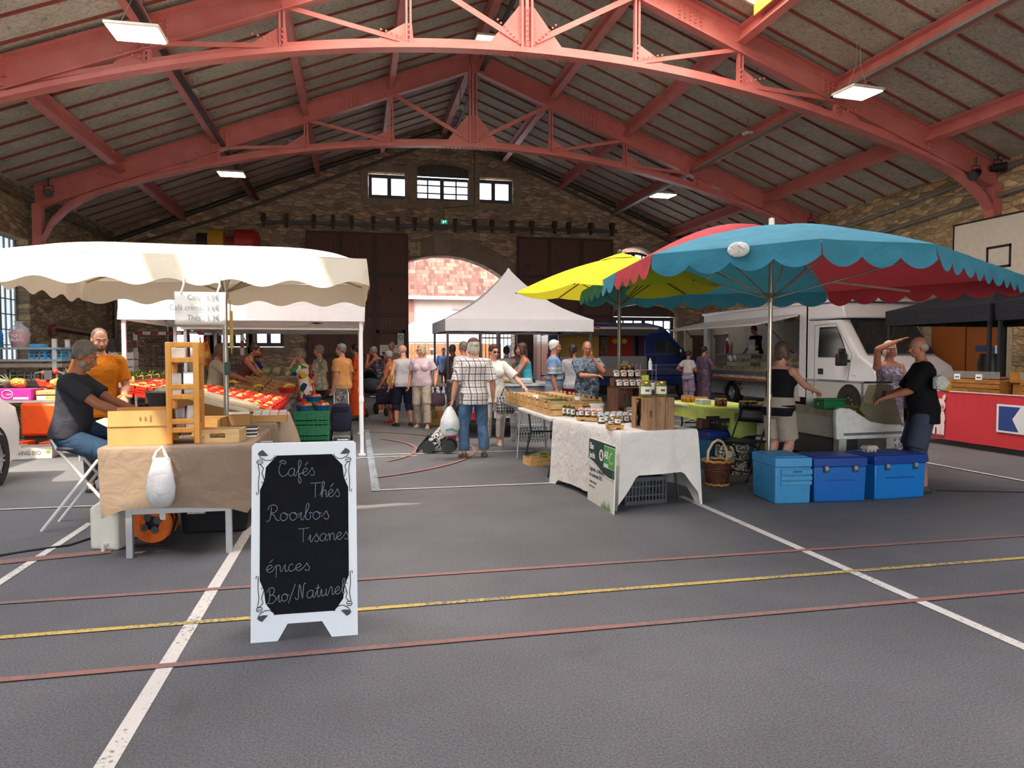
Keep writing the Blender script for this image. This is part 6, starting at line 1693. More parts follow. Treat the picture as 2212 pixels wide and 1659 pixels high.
for i,(c,f,nm) in enumerate((('#c4516e','#3d0e14','pink'),('#9b7f9a','#3b1116','lilac'),('#d98b34','#8a3f12','orange'),('#d9852c','#b3661a','deep orange'))):
 d = Vector((math.cos(math.radians(TR - 52)),math.sin(math.radians(TR - 52)),0))
 jar(Vector((2.54,7.70,ZT_ + 0.046)) + d * (-0.115 + 0.077 * i),0.033,0.10,f,c,nm + ' cloth-lidded jar on the raised wooden board')
jar(G(1299,915,ZT_),0.042,0.11,'#2a0f18','#3f7fa0','blue cloth-lidded jar beside the raised wooden board')
t = thing('display_riser','small wooden riser at the front edge of the white cloth','riser',(2.50,6.82,ZT_),TR)
MB().bb(-0.075,0.075,-0.05,0.05,0.018,0.045).bb(-0.07,-0.04,-0.048,0.048,0,0.018).bb(0.04,0.07,-0.048,0.048,0,0.018).build('board',ply,t,smooth=False)
jar((2.455,6.83,ZT_ + 0.047),0.026,0.055,'#5a3d18','gold','tiny brown jar on the small riser')
jar((2.525,6.82,ZT_ + 0.047),0.036,0.085,'#6a4420','gold','larger brown jar on the small riser')
k_ = 0
for i in range(4):
 for j in range(3):
  c = ('#b9a9a6','#7c8f8c','#9c5560','#c9b28a')[(i + j) % 4]
  jar((2.70 + 0.085 * i - 0.02 * j,7.42 + 0.13 * j + 0.03 * i,ZT_),0.034,0.10,'#2b0d12',c,('grey','grey-green','wine red','sand')[(i + j) % 4] + ' cloth-lidded jar in the crowded group before the open crate',('grey','grey-green','wine red','sand')[(i + j) % 4] + ' cloth-lidded jars in the crowd')
for i,(dx,dy) in enumerate(((2.29 + .33,7.05),(2.72,7.0),(2.60,7.98),(2.66,8.05))): tagcard((dx,dy,ZT_),TR - 10,('price card nearest the light slatted crate','price card just left of the light slatted crate','price card before the short dark jar','price card behind the short dark jar')[i],0.8)
def bottle(loc,label,c='#1d0d10',h=0.26):
 t = thing('bottle',label,'bottle',loc)
 MB().lathe([(0,0),(0.03,0),(0.032,0.01),(0.032,h * 0.6),(0.012,h * 0.75),(0.012,h * 0.97)],n=14).build('glass',M(c,0.08),t)
 MB().lathe([(0.014,h * 0.93),(0.014,h),(0,h)],n=12).build('cap',M('#b89c5a',0.4),t); return t
bottle((2.83,7.06,ZT_),'dark bottle beside the light slatted crate')
bottle((2.90,7.22,ZT_),'dark bottle behind the light slatted crate')
# light slatted crate on end with two big bean jars
t = thing('slatted_crate','light wooden crate standing on end with vertical slats','crate',(2.90,6.83,ZT_),TR)
cw_,cd_,ch_ = 0.315,0.28,0.315
m = MB()
for i in range(3): m.bb(-cw_ / 2 + 0.107 * i,-cw_ / 2 + 0.107 * i + 0.101,-cd_ / 2 - 0.012,-cd_ / 2,0,ch_)
m.build('front_slats',old_wood,t,bevel=0.002)
MB().bb(-cw_ / 2,-cw_ / 2 + 0.014,-cd_ / 2,-cd_ / 2 + 0.09,0,ch_).bb(-cw_ / 2,-cw_ / 2 + 0.014,cd_ / 2 - 0.08,cd_ / 2,0,ch_).bb(-cw_ / 2 + 0.001,-cw_ / 2 + 0.013,-cd_ / 2,cd_ / 2,0,0.016).bb(cw_ / 2 - 0.014,cw_ / 2,-cd_ / 2,cd_ / 2,0,ch_).bb(-cw_ / 2 + 0.014,cw_ / 2 - 0.014,-cd_ / 2,cd_ / 2,ch_ - 0.014,ch_).bb(-cw_ / 2 + 0.014,cw_ / 2 - 0.014,-cd_ / 2,cd_ / 2,0,0.014).build('end_boards',old_wood,t,smooth=False)
MB().tube([(-0.11,-cd_ / 2 - 0.0125,0.13),(-0.11,-cd_ / 2 - 0.0125,0.19)],0.011,8).build('hand_slot',M('#5a3d22',var=0),t)
for i,x in enumerate((-0.085,0.09)):
 q = Vector((2.90,6.83,0)) + rot(0,0,TR) @ Vector((x,0.0,0))
 jar((q.x,q.y,ZT_ + ch_ + 0.001),0.062,0.155,'#5d6324','gold','big jar of green beans on the light crate, ' + ('beside the dark crate' if i == 0 else 'at its outer edge'))
# dark crate lying open
t = thing('open_crate','dark brown open crate with jars displayed on top','crate',(3.12,8.15,ZT_),TR - 6)
dkw = wood('#6d4429','#472a18',(14,14,3))
m = MB(); a,b,h = 0.17,0.16,0.36
m.bb(-a,-a + 0.016,-b,b,0,h); m.bb(a - 0.016,a,-b,b,0,h); m.bb(-a,a,-b,b,h - 0.016,h); m.bb(-a,a,-b,b,0,0.016)
m.build('sides',dkw,t,smooth=False)
m = MB()
for i in range(3): m.bb(-a + 0.115 * i,-a + 0.115 * i + 0.1,b - 0.012,b,0.016,h - 0.016)
m.build('back_slats',dkw,t,smooth=False)
bx0 = Vector((3.12,8.15,ZT_)); Rb_ = rot(0,0,TR - 6)
q = bx0 + Rb_ @ Vector((0.03,-0.03,0.018)); jar(q,0.045,0.10,'#7a6a3c','#a08a5a','cloth-lidded jar inside the dark open crate')
for i in range(4):
 q = bx0 + Rb_ @ Vector((-0.125 + 0.083 * i,-0.10,h)); c,nm = (('#a8a0a0','grey checked'),('#c75a66','rose checked'),('#5b6a66','dark green'),('#9fb0c4','pale blue'))[i]
 jar(q,0.036,0.085,'#5a2a1c' if i % 2 else '#3d1512',c,nm + ' cloth-lidded jar in the front row on the dark crate')
t = thing('display_board','wooden shelf board raised over the dark crate','display board',bx0 + Rb_ @ Vector((0.02,0.07,h)),TR - 6)
MB().bb(-0.16,0.19,-0.06,0.08,0.085,0.1).bb(-0.16,-0.14,-0.06,0.08,0,0.085).bb(0.17,0.19,-0.06,0.08,0,0.085).build('board',dkw,t,smooth=False)
for i in range(4):
 q = bx0 + Rb_ @ Vector((-0.09 + 0.09 * i,0.07,h + 0.101)); c,nm = (('#8d7a74','brown checked'),('#c9875e','apricot'),('#bfb3ae','pale grey'),('#7a5560','plum'))[i]
 jar(q,0.037,0.09,'#4a1a12',c,nm + ' cloth-lidded jar on the raised shelf of the dark crate')
for i in range(3): bottle(bx0 + Rb_ @ Vector((0.0 + 0.07 * i,0.125,h + 0.101)),('first','second','third')[i] + ' small dark bottle behind the raised jars','#2a0e12',0.16)
t = thing('white_bucket','white lidded plastic bucket behind the jars by the dark crate','bucket',(2.84,8.36,ZT_))
MB().lathe([(0.0,0),(0.075,0),(0.085,0.13),(0,0.13)],n=22).build('body',M('#dcdcd8',0.4),t)
MB().lathe([(0.0,0.128),(0.093,0.128),(0.093,0.145),(0,0.15)],n=22).build('lid',M('#e6e6e2',0.4),t)
# wire rack with labels
t = thing('wire_rack','thin wire rack holding a white bottle and paper labels','rack',(3.42,8.25,ZT_))
wr_ = M('#c9cdd2',0.3,0.8)
m = MB()
for sx in (-0.1,0.1):
 for sy in (-0.06,0.06): m.cyl((sx,sy,0),(sx,sy,0.62),0.004,None,5)
for z in (0.3,0.42,0.55):
 m.tube([(-0.1,-0.06,z),(0.1,-0.06,z),(0.1,0.06,z),(-0.1,0.06,z)],0.004,5,closed=True)
 m.bb(-0.1,0.1,-0.06,0.06,z - 0.002,z)
m.build('wire',wr_,t)
MB().bb(-0.1,0.1,-0.07,-0.066,0.32,0.40).build('paper_label',M('#e9ecec',0.6,var=0.05),t,smooth=False)
t = thing('white_bottle','slim white spray bottle on top of the wire rack','bottle',(3.46,8.23,ZT_ + 0.552))
MB().lathe([(0,0),(0.02,0),(0.022,0.1),(0.008,0.12),(0.008,0.14)],n=12).build('body',M('#eef1f2',0.3),t)
o = MB().bb(-0.06,0.04,-0.055,0.0,0,0.07).build('label_pack',M('#d8dc3a',0.5),None,bevel=0.006); place(o,(3.40,8.27,ZT_ + 0.422),0); tag(o,'bright yellow-green pack in the wire rack','pack')
# dried garlic bunch on the parasol pole,brown pot,orange star label
t = thing('dried_bunch','bunch of dried round seed heads tied on the yellow parasol pole','dried bunch',(3.30,8.62,1.18))
m = MB(); R = random.Random(3)
for i in range(46):
 a = R.uniform(0,6.28); z = R.uniform(-0.17,0.17); rr = 0.095 * math.sqrt(max(0.05,1 - (z / 0.19) ** 2)); p = Vector((rr * math.cos(a),rr * math.sin(a),z))
 n_ = (p * 1.0).normalized(); q_ = Vector((0,0,1)).rotation_difference(n_).to_matrix()
 m.ell(p,(0.032,0.032,0.009),q_,10,5)
m.build('seed_heads',M('#b09463',0.7,var=0.22,vs=20),t)
MB().cyl((0,0,0.15),(0,0,0.23),0.03,0.045).build('tied_stems',M('#8a7a4a',0.8),t)
t = thing('brown_pot','tall brown stoneware pot below the dried bunch','pot',(3.36,8.52,ZT_))
MB().lathe([(0,0),(0.05,0),(0.055,0.05),(0.05,0.2),(0.04,0.27),(0.043,0.28),(0.035,0.28)],n=18).build('pot',M('#5d3a24',0.4),t)
st_ = [((0.055 if i % 2 else 0.04) * math.cos(PI * i / 12),(0.045 if i % 2 else 0.034) * math.sin(PI * i / 12)) for i in range(24)]
o = MB().prism([(x,0,z) for x,z in st_],(0,0.004,0)).build('star_label',M('#f0622a',0.6,var=0),None,smooth=False); place(o,(3.13,8.30,1.30),0); tag(o,'bright orange star label beside the dried bunch','label')
MB().cyl((0,0.003,-0.14),(0,0.003,0),0.004).build('stick',pale_wood,o)
# yellow parasol
yel = fabric('#d9d437',0.03,0.2,6.0,trans=0.3)
t = thing('yellow_parasol','yellow hexagonal parasol over the preserves stall','parasol',(3.26,8.75,0))
rim = []
for px,py,z in ((1113,632,2.3),(1240,612,2.3),(1500,604,2.3),(1560,617,2.3),(1480,634,2.3),(1345,640,2.3),(1205,644,2.3)):
 g = G(px,py,z); rim.append(g - Vector((3.26,8.75,0)))
apx = Vector((0.02,0,2.74))
m = MB()
for i in range(7):
 a,b = rim[i],rim[(i + 1) % 7]
 m.grid(6,8,lambda u,v: apx + ((a + (b - a) * u) - apx) * (0.04 + 0.96 * v) + Vector((0,0,0.05 * math.sin(PI * v) - 0.05 * math.sin(PI * u) * v)))
m.build('canopy',yel,t,sharp=18)
m = MB()
for i in range(7):
 a,b = rim[i],rim[(i + 1) % 7]
 m.grid(4,2,lambda u,v: apx + Vector((0,0,0.03)) + ((a + (b - a) * u) - apx) * (0.01 + 0.19 * v) * 1.0)
m.build('vent_cap',yel,t,sharp=18)
gp_ = M('#6f6e66',0.4,0.5)
MB().cyl((0,0,0),(0,0,2.72),0.024,None,14).build('pole',gp_,t)
MB().lathe([(0.03,2.74),(0.03,2.79),(0.0,2.81)],n=12).build('finial',M('#55554f',0.4),t)
for r_ in rim: MB().tube([apx - Vector((0,0,0.05)),apx * 0.5 + r_ * 0.5 - Vector((0,0,0.0)),r_ - Vector((0,0,0.01))],0.009,5).tube([(0,0,2.1),(apx * 0.5 + r_ * 0.5) - Vector((0,0,0.01))],0.007,5).build('rib',M('#6a5320',0.5),t)
MB().lathe([(0.25,0),(0.25,0.05),(0.05,0.08),(0.03,0.3)],n=20).build('foot',M('#4a4a4c',0.6),t)
# ================================================================ blue and red market umbrella
RIM = [(3.0,9.5),(2.65,7.2),(2.47,5.85),(3.35,4.8),(4.35,4.83),(7.25,6.7),(6.27,8.85),(4.6,9.75)]
t = thing('market_umbrella','huge blue and red market umbrella with scalloped edge over the cheese counter','umbrella',(4.45,7.26,0))
o0 = Vector((4.45,7.26,0))
rim = [Vector((x,y,2.34)) - o0 for x,y in RIM]; apx = Vector((0,0,2.86))
teal = fabric('#3d87a0',0.12,0.4,5.0,trans=0.10); redf = fabric('#b8454f',0.10,0.4,5.0,trans=0.10)
cols = [1,0,0,0,0,1,0,0]
# (colour of the panel that starts at each rim corner; 1 = red)
cols = [0,1,0,0,0,1,0,0]
s_run = 0.0
for i in range(8):
 a,b = rim[i],rim[(i + 1) % 8]; L = (b - a).length
 mt = redf if cols[i] else teal
 m = MB()
 def pt(u,v):
  e = a + (b - a) * u
  p = apx + (e - apx) * v
  p.z += 0.07 * math.sin(PI * v) + (0.10 if i == 1 else 0.02) * math.sin(PI * u) * math.sin(PI * v ** 0.8) + 0.006 * noise.noise(Vector((e.x * 3,e.y * 3,v * 4)))
  return p
 m.grid(14,12,pt)
 m.build('panel',mt,t,sharp=30)
 m = MB(); n = max(2,round(L / 0.36)); outw = ((a + b) / 2); outw.z = 0; outw.normalize()
 def vt(u,v):
  p = pt(u,1.0)
  dz = 0.12 + 0.08 * abs(math.sin(PI * u * n)) ** 0.8
  f = 0.02 * noise.noise(Vector((u * L * 2.5 + i * 7,v * 1.5,3)))
  return p + Vector((0,0,-dz * v)) + outw * (0.03 * v + f * v)
 m.grid(max(24,n * 10),4,vt)
 m.build('scallop',mt,t,sharp=60)
al = M('#b9b4a8',0.3,0.8)
MB().cyl((0,0,0),(0,0,2.9),0.024,None,16).cyl((0,0,1.0),(0,0,1.06),0.032,None,12).build('pole',al,t)
MB().lathe([(0.10,2.855),(0.09,2.885),(0.03,2.90),(0.03,2.97),(0.0,2.98)],n=18).build('finial',M('#dddbd6',0.4),t)
MB().cyl((0,0,2.06),(0,0,2.16),0.045,None,14).build('slider',M('#8e8a80',0.4,0.6),t)
for r_ in rim:
 MB().tube([apx - Vector((0,0,0.04)),apx * 0.5 + r_ * 0.5 + Vector((0,0,0.0)),r_ - Vector((0,0,0.02))],0.010,6).build('rib',al,t)
 MB().tube([(0,0,2.1),apx * 0.42 + r_ * 0.58],0.009,6).build('strut',al,t)
p = rim[2] * 0.45 + rim[3] * 0.55 + Vector((-0.03,-0.04,-0.03))
MB().ell(p,(0.085,0.03,0.06),rot(0,0,-40)).tube([p + Vector((-0.02,-0.03,0.03)),p + Vector((0.02,-0.045,0.0)),p + Vector((0.0,-0.03,-0.05))],0.012,6).build('white_knot',fabric('#e8e8e6',0.05,0.9,20),t)
MB().lathe([(0.22,0),(0.22,0.05),(0.05,0.08),(0.04,0.25)],n=20).build('foot',M('#55565a',0.6),t)
MB().tube([rim[6] * 0.75 + apx * 0.25 + Vector((-0.2,-.6,-0.1)),rim[6] * 0.95 + Vector((0.3,-1.2,0.02))],0.016,6).build('pale_tape',M('#c9a99a',0.7),t)
# ================================================================ white marquee in the middle,its trailer and goods
gazebo('white marquee in the middle of the hall with a pointed roof',1.94,5.32,15.95,18.7,2.0,0.27,3.55,fabric('#dfe2ea',0.02,0.3,4.0,trans=0.08),M('#4a4d56',0.4,0.5))
q = at(1291,708,15.9)
o = MB().box((0,0,0),(0.12,0.01,0.09)).build('marquee_badge',M('#2b2c38',0.5,var=0),None,smooth=False); place(o,(q.x,15.92,q.z),0); tag(o,'small dark badge on the white marquee valance corner','badge')
MB().box((0,-0.003,-0.015),(0.1,0.008,0.03)).build('red_band',M('#b23440',var=0),o,smooth=False)
t = thing('sales_trailer','grey sales trailer with a number plate behind the plaid shirt man','trailer',(2.75,13.9,0))
MB().bb(-0.85,0.8,-1.1,1.2,0.35,0.92).build('body',M('#8d9196',0.45,0.2),t,bevel=0.03)
MB().bb(-0.9,0.85,-1.15,1.25,0.92,0.96).build('counter',M('#b4b7b9',0.35,0.4),t,smooth=False)
MB().bb(-0.8,0.75,-1.2,-1.08,0.28,0.5).build('bumper',M('#26272b',0.5),t,bevel=0.02)
MB().bb(-0.35,0.02,-1.225,-1.2,0.36,0.48).build('number_plate',M('#c9cac8',0.5,var=0),t,smooth=False)
text_mesh('plate_text','FX',0.1,M('#202024',var=0),frame((-0.13,-1.229,0.42),(1,0,0),(0,0,1)),t)
MB().bb(0.2,0.42,-1.22,-1.19,0.33,0.5).build('tail_lamp',M('#b3242b',0.25),t,bevel=0.01)
MB().bb(-0.85,-0.6,-1.22,-1.19,0.33,0.48).build('tail_lamp',M('#b3242b',0.25),t,bevel=0.01)
for sx in (-0.88,0.83): MB().cyl((sx - 0.08,0.3,0.3),(sx + 0.08,0.3,0.3),0.3,None,20).build('wheel',M('#1d1d1f',0.7),t)
o = MB().cyl((-0.22,0,0.055),(0.24,0,0.055),0.055,None,16).build('paper_roll',M('#a08a62',0.7),None); place(o,(2.7,13.1,0.961),-6); tag(o,'brown wrapping paper roll on the trailer counter','paper roll')
t = thing('paper_cutter','bent wire frame over the paper roll','paper cutter',(2.7,13.2,0.961))
MB().tube([(-0.3,0,0),(-0.3,0,0.15),(-0.2,0,0.22),(0.3,0,0.24)],0.01,6).build('frame',M('#a9a49a',0.4,0.6),t)
t = thing('grey_scale','grey weighing scale on the trailer counter','scale',(2.95,12.92,0.961))
MB().bb(-0.17,0.17,-0.13,0.13,0,0.08).build('base',M('#a9acb0',0.4),t,bevel=0.015)
MB().bb(-0.15,0.15,-0.1,0.12,0.085,0.1).build('pan',M('#c2c5c8',0.25,0.8),t,smooth=False)
p = G(1162,870,0.0)
t = thing('bread_basket','red cloth basket of bread beside the turquoise top woman','basket',(3.75,13.75,0.0))
MB().bb(-0.25,0.25,-0.25,0.25,0,0.55).build('stand',M('#5a5650',0.7),t,smooth=False)
MB().lathe([(0.15,0.55),(0.2,0.8),(0.21,0.84)],n=20).build('basket',M('#8f2436',0.7),t)
for i in range(8):
 o = MB().tube([(-0.14,0,0),(-0.05,0,0.015),(0.06,0,0.015),(0.15,0,0)],[0.012,0.028,0.028,0.012],8).build('bread_roll',peach_mat('#a8642a','#d39a56'),None) if i == 0 else bpy.data.objects['bread_roll'].copy()
 if i: C.objects.link(o)
 place(o,(3.75 + 0.05 * (i % 3 - 1),13.75 + 0.05 * (i // 3 - 1),0.83 + 0.035 * (i // 3)),25 * i); tag(o,'golden bread stick heaped in the red cloth basket','bread','bread sticks in the red basket')
trestle('goods table just inside the middle marquee front leg',1.5,2.3,17.2,18.5,0.75)
for i in range(3): crate(('beige','second beige','third beige')[i] + ' crate of goods on the table by the marquee leg',(1.75 + 0.02 * i,17.45 + 0.42 * i,0.75),0,(0.5,0.36,0.22),M('#a49c86',0.7),'goods_crate',3)
t = thing('paper_bag','brown printed paper carrier bag standing near the beige trousers','bag',(1.62,15.4,0),10)
MB().loft([[Vector((x * 0.17 * s,y * 0.09 * q,z)) for x,y in ((-1,-1),(1,-1),(1,1),(-1,1))] for z,s,q in ((0,1,1),(0.3,1.02,0.9),(0.42,1.0,0.35))],cap=False).build('bag',M('#b58a4c',0.8),t,smooth=False)
for i in range(4): MB().tube([(-0.06 + 0.03 * k,-0.093,0.30 - 0.045 * i + 0.008 * math.cos(k * 1.6)) for k in range(5)],0.005,4).build('print',M('#2b3550',var=0),t)
t = thing('bin_bag','pale bags and crates heap under the goods table','bag',(1.75,16.6,0))
MB().ell((0,0,0.22),(0.25,0.2,0.22)).ell((0.2,0.05,0.3),(0.2,0.18,0.28)).build('bags',fabric('#b9b8b2',0.15,0.9,12),t)
# ================================================================ cheese counter and cold boxes
t = thing('cheese_counter','white refrigerated cheese counter with a sloped glass front','display counter',(0,0,0))
def cp(px,py,y=7.5): q = at(px,py,y); return Vector((q.x,y,q.z))
prof = [(1808,950),(1806,900),(1808,886),(1816,881),(1838,883),(1860,897),(1882,911),(1910,916),(1945,917),(1957,923),(1960,930),(1956,940),(1940,946)]
ends = [cp(*p) for p in prof]
wh = M('#dcdcd8',0.35,var=0.06,vs=14)
cream = M('#b7b2aa',0.5,var=0.05)
MB().prism(ends,(0,0.07,0)).build('end_panel',wh,t,bevel=0.012)
xl_,xr_ = ends[0].x,ends[10].x; zb_,zt_ = ends[0].z,ends[3].z
LEN = 1.75
MB().bb(xl_ + 0.02,xr_ - 0.04,7.57,7.5 + LEN,zb_ + 0.01,zt_ - 0.12).build('body',cream,t,smooth=False)
MB().bb(xl_ + 0.015,xl_ + 0.30,7.57,7.5 + LEN,zt_ - 0.12,zt_ - 0.04).build('worktop',M('#a29c92',0.4,0.3),t,smooth=False)
q1,q2 = cp(1822,941,7.49),cp(1950,936,7.49)
MB().bar(q1 + Vector((0.01,0,0.012)),q2 + Vector((-0.01,0,0.012)),0.012,0.03).build('bumper_strip',M('#7d8088',0.4,0.4),t,smooth=False)
MB().bb(xl_ + 0.12,xr_ - 0.12,7.66,7.5 + LEN - 0.1,0.06,zb_ + 0.01).build('plinth',M('#5c5b5a',0.6),t,smooth=False)
MB().bb(xr_ - 0.2,xr_ - 0.1,7.6,7.7,0.0,zb_ + 0.01).bb(xl_ + 0.1,xl_ + 0.2,7.6,7.7,0.0,zb_ + 0.01).build('foot',M('#bcbab6',0.5),t,smooth=False)
m = MB()
for i in range(9): m.bb(xl_ + 0.2 + 0.022 * i,xl_ + 0.21 + 0.022 * i,7.652,7.66,0.15,0.5)
m.build('louvres',M('#1d1d1f',0.6),t,smooth=False)
gl = [cp(1856,884),cp(1877,831),cp(1924,831),cp(1950,917),cp(1912,916),cp(1882,911)]
MB().prism(gl,(0,0.008,0)).build('end_glass',glass('#c9c6b0',0.78,0.08),t,smooth=False)
ga,gb = cp(1924,831),cp(1950,917)
MB().add([ga,gb,gb + Vector((0,LEN,0)),ga + Vector((0,LEN,0))],[(0,1,2,3)]).build('front_glass',glass('#dcded2',0.86,0.05),t,smooth=False)
ta,tb = cp(1866,829),cp(1925,829)
MB().prism([ta,tb,tb + Vector((0,LEN + 0.1,0)),ta + Vector((0,LEN + 0.1,0))],(0,0,0.012)).build('top_glass',M('#8fa09a',0.15,var=0.0,alpha=0.8),t,smooth=False)
MB().bar(ta + Vector((0,-.01,.018)),tb + Vector((0,-.01,.018)),0.02,0.02).build('top_rail',M('#3a3b3a',0.4,0.4),t,smooth=False)
for y in (7.55,7.5 + LEN): MB().bar(Vector((ta.x + 0.02,y,zt_ - 0.05)),Vector((ta.x + 0.02,y,ta.z)),0.02,0.02).build('glass_post',M('#b9bab4',0.4,0.5),t,smooth=False)
chz = peach_mat('#a88a2a','#d6bb58')
for i in range(9):
 o = MB().bb(-0.09,0.09,-0.06,0.06,0,0.09).build('cheese_block',chz,None,bevel=0.012) if i == 0 else bpy.data.objects['cheese_block'].copy()
 if i: C.objects.link(o)
 place(o,(6.02 + 0.11 * (i % 2),7.72 + 0.17 * (i // 2),zt_ - 0.119 + (0.0 if i < 9 else 0.09)),12 * i); tag(o,'yellow cheese block behind the sloped counter glass','cheese','cheese blocks in the counter')
t = thing('cash_box','green cash box on the back of the cheese counter','cash box',(5.62,7.85,zt_ - 0.035),4)
MB().bb(-0.15,0.15,-0.1,0.1,0,0.10).build('body',M('#17713f',0.4),t,bevel=0.008)
MB().bb(-0.15,0.15,-0.1,0.1,0.102,0.122).build('lid',M('#1f8049',0.4),t,bevel=0.006)
MB().cyl((-0.152,0.0,0.06),(-0.162,0.0,0.06),0.012).build('lock',M('#c9c4a8',0.3,0.8),t)
o = MB().bb(-0.06,0.06,-0.004,0.004,0,0.24).build('white_board',M('#dcdcd4',0.5),None,smooth=False); place(o,(5.75,8.4,zt_ - 0.035),-30); tag(o,'white plastic board standing behind the green cash box','board')
def cold_box(label,near,left,right,H,body,lid,style,depth=None):
 """cold box with a vertical front edge at near; left and right are the neighbouring floor corners"""
 near,left,right = Vector(near),Vector(left),Vector(right)
 u = (right - near); W = u.length; u.normalize(); v = Vector((-u.y,u.x,0)); D = depth or (left - near).length
 t = thing('cold_box',label,'cold box',near + u * W / 2 + v * D / 2,math.degrees(math.atan2(u.y,u.x)))
 a,b = W / 2,D / 2
 MB().loft([[Vector((x * a * s,y * b * s,z)) for x,y in ((-1,-1),(1,-1),(1,1),(-1,1))] for z,s in ((0,0.94),(0.02,0.965),(H * 0.78,1.0))]).build('body',body,t,bevel=0.012)
 lz = H * 0.78
 MB().bb(-a * 1.02,a * 1.02,-b * 1.02,b * 1.02,lz + 0.002,H - 0.012).bb(-a * 0.86,a * 0.86,-b * 0.86,b * 0.86,H - 0.012,H).build('lid',lid,t,bevel=0.014)
 if style == 'latch':
  for sx in (-0.55,0.55):
   l = MB().box((sx * a,-b * 1.02 - 0.008,lz - 0.02),(0.055,0.016,0.075)).build('latch',M('#3f4248',0.4),t,bevel=0.006)
   MB().box((sx * a,-b * 1.02 - 0.018,lz - 0.012),(0.034,0.012,0.04)).build('latch_clip',M('#9aa0a6',0.35,0.3),l,bevel=0.004)
  MB().box((0,-b * 0.992 - 0.002,H * 0.48),(W * 0.55,0.006,0.01)).build('panel_line',lid,t,smooth=False)
 else:
  for z0,z1,o_ in ((0.62,0.74,0.02),(0.50,0.60,0.016),(0.40,0.485,0.012)): MB().box((0.03,-b - o_ / 2,H * (z0 + z1) / 2),(W * 0.86,o_,H * (z1 - z0))).build('latch',body,t,bevel=0.008)
  MB().box((0.03,-b - 0.021,H * 0.69),(0.09,0.006,0.02)).build('latch_slot',M('#1d4f6d',0.5),t,smooth=False)
 return t
lb_,db_,bb_ = M('#3d8dc0',0.42,var=0.05),M('#123f94',0.4,var=0.04),M('#0f62b4',0.4,var=0.04)
cold_box('light blue cold box with a grey-blue lid beside the wicker basket',G(1674,1090),G(1595,1066),G(1752,1088),0.475,lb_,M('#3f8fc4',0.45,var=0.05),'flap',0.52)
cold_box('dark blue lidded cold box in the middle of the three',G(1757,1086),(4.6,6.97,0),G(1871,1083),0.46,bb_,db_,'latch',0.44)
cold_box('dark blue lidded cold box carrying the egg carton',G(1889,1081),(5.25,6.9,0),G(1999,1074),0.465,M('#1173c4',0.4,var=0.04),db_,'latch',0.44)
t = thing('egg_carton','grey egg carton with a red printed top on the last cold box','egg carton',(5.30,6.72,0.468),8)
m = MB()
for i in range(3):
 for j in range(2): m.lathe([(0.012,0),(0.022,0.03),(0.021,0.036)],(-0.048 + 0.048 * i,-0.024 + 0.048 * j,0),10)
m.bb(-0.078,0.078,-0.052,0.052,0.032,0.036).loft([[Vector((x * a,y * b,z)) for x,y in ((-1,-1),(1,-1),(1,1),(-1,1))] for z,a,b in ((0.036,0.076,0.05),(0.065,0.062,0.038))])
m.build('carton',M('#b7b0a6',0.85),t,smooth=False)
MB().bb(-0.05,0.05,-0.03,0.03,0.0655,0.067).build('printed_label',M('#c97a78',0.7,var=0.2,vs=50),t,smooth=False)
# ================================================================ honey table,chair and boxes behind the preserves stall
grc = fabric('#a3b25c',0.05,0.35,7.0)
o = tablecloth(-0.40,0.40,-1.1,1.25,0.752,(0.30,0.24,0.2,0.22),grc,amp=0.03,seed=31,flare=0.04,cd=0.06)
tag(place(o,(5.25,9.65,0),-4),'olive green cloth on the honey table','tablecloth')
t = bump_table('folding table under the olive green cloth',4.87,5.63,8.6,10.85,0.744,M('#d9d7d0',0.5),M('#2f3136',0.4,0.5))
o = MB().grid(14,8,lambda u,v: (-0.36 + 0.02 * math.sin(u * 30),1.3 - 1.6 * u,0.06 + 0.62 * v)).build('hanging_cloth',grc); place(o,(5.98,9.45,0),-4); tag(o,'green cloth hanging down behind the honey table','cloth')
hz_ = 0.754
def group_jars(pts,r,h,fill,lb,grp):
 for p in pts: jar((p[0],p[1],hz_),r,h,fill,'gold',lb,grp,0,False)
group_jars([(4.98 + 0.075 * (i % 2),10.36 + 0.085 * (i // 2)) for i in range(6)],0.035,0.10,'#9a6412','golden honey jar in the first cluster on the green cloth','golden honey jars, first cluster')
group_jars([(5.20 + 0.075 * (i % 3),10.50 + 0.085 * (i // 3)) for i in range(5)],0.032,0.075,'#a8691a','small golden honey jar behind the pale tin box','small golden honey jars behind the tin')
t = thing('tin_box','pale blue-white metal cash tin on the green cloth','tin',(5.02,9.95,hz_),-4)
MB().bb(-0.075,0.075,-0.12,0.12,0,0.075).build('body',M('#c3d1d2',0.35,0.2),t,bevel=0.006)
MB().cyl((-0.076,0.03,0.045),(-0.08,0.03,0.045),0.008).build('lock',M('#5a6164',0.4,0.5),t)
group_jars([(5.05 + 0.075 * (i % 2),9.50 + 0.078 * (i // 2)) for i in range(4)],0.035,0.11,'#5a1c0c','red-brown honey jar beside the pale tin box','red-brown honey jars by the tin')
group_jars([(5.12 + 0.075 * (i % 3),8.95 + 0.078 * (i // 3)) for i in range(6)],0.035,0.11,'#25100c','tall dark honey jar at the cold box end of the green cloth','tall dark honey jars')
group_jars([(5.16 + 0.075 * (i % 4),8.68 + 0.078 * (i // 4)) for i in range(8)],0.035,0.075,'#1e0e0c','short dark honey jar at the very end of the green cloth','short dark honey jars')
o = text_mesh('number_label','6',0.05,M('#e8dca0',var=0),Matrix.Identity(4),None); o.matrix_world = frame((5.22,8.636,hz_ + 0.035),(1,0,0),(0,0,1)); tag(o,'pale number 6 label on the short dark jars','label')
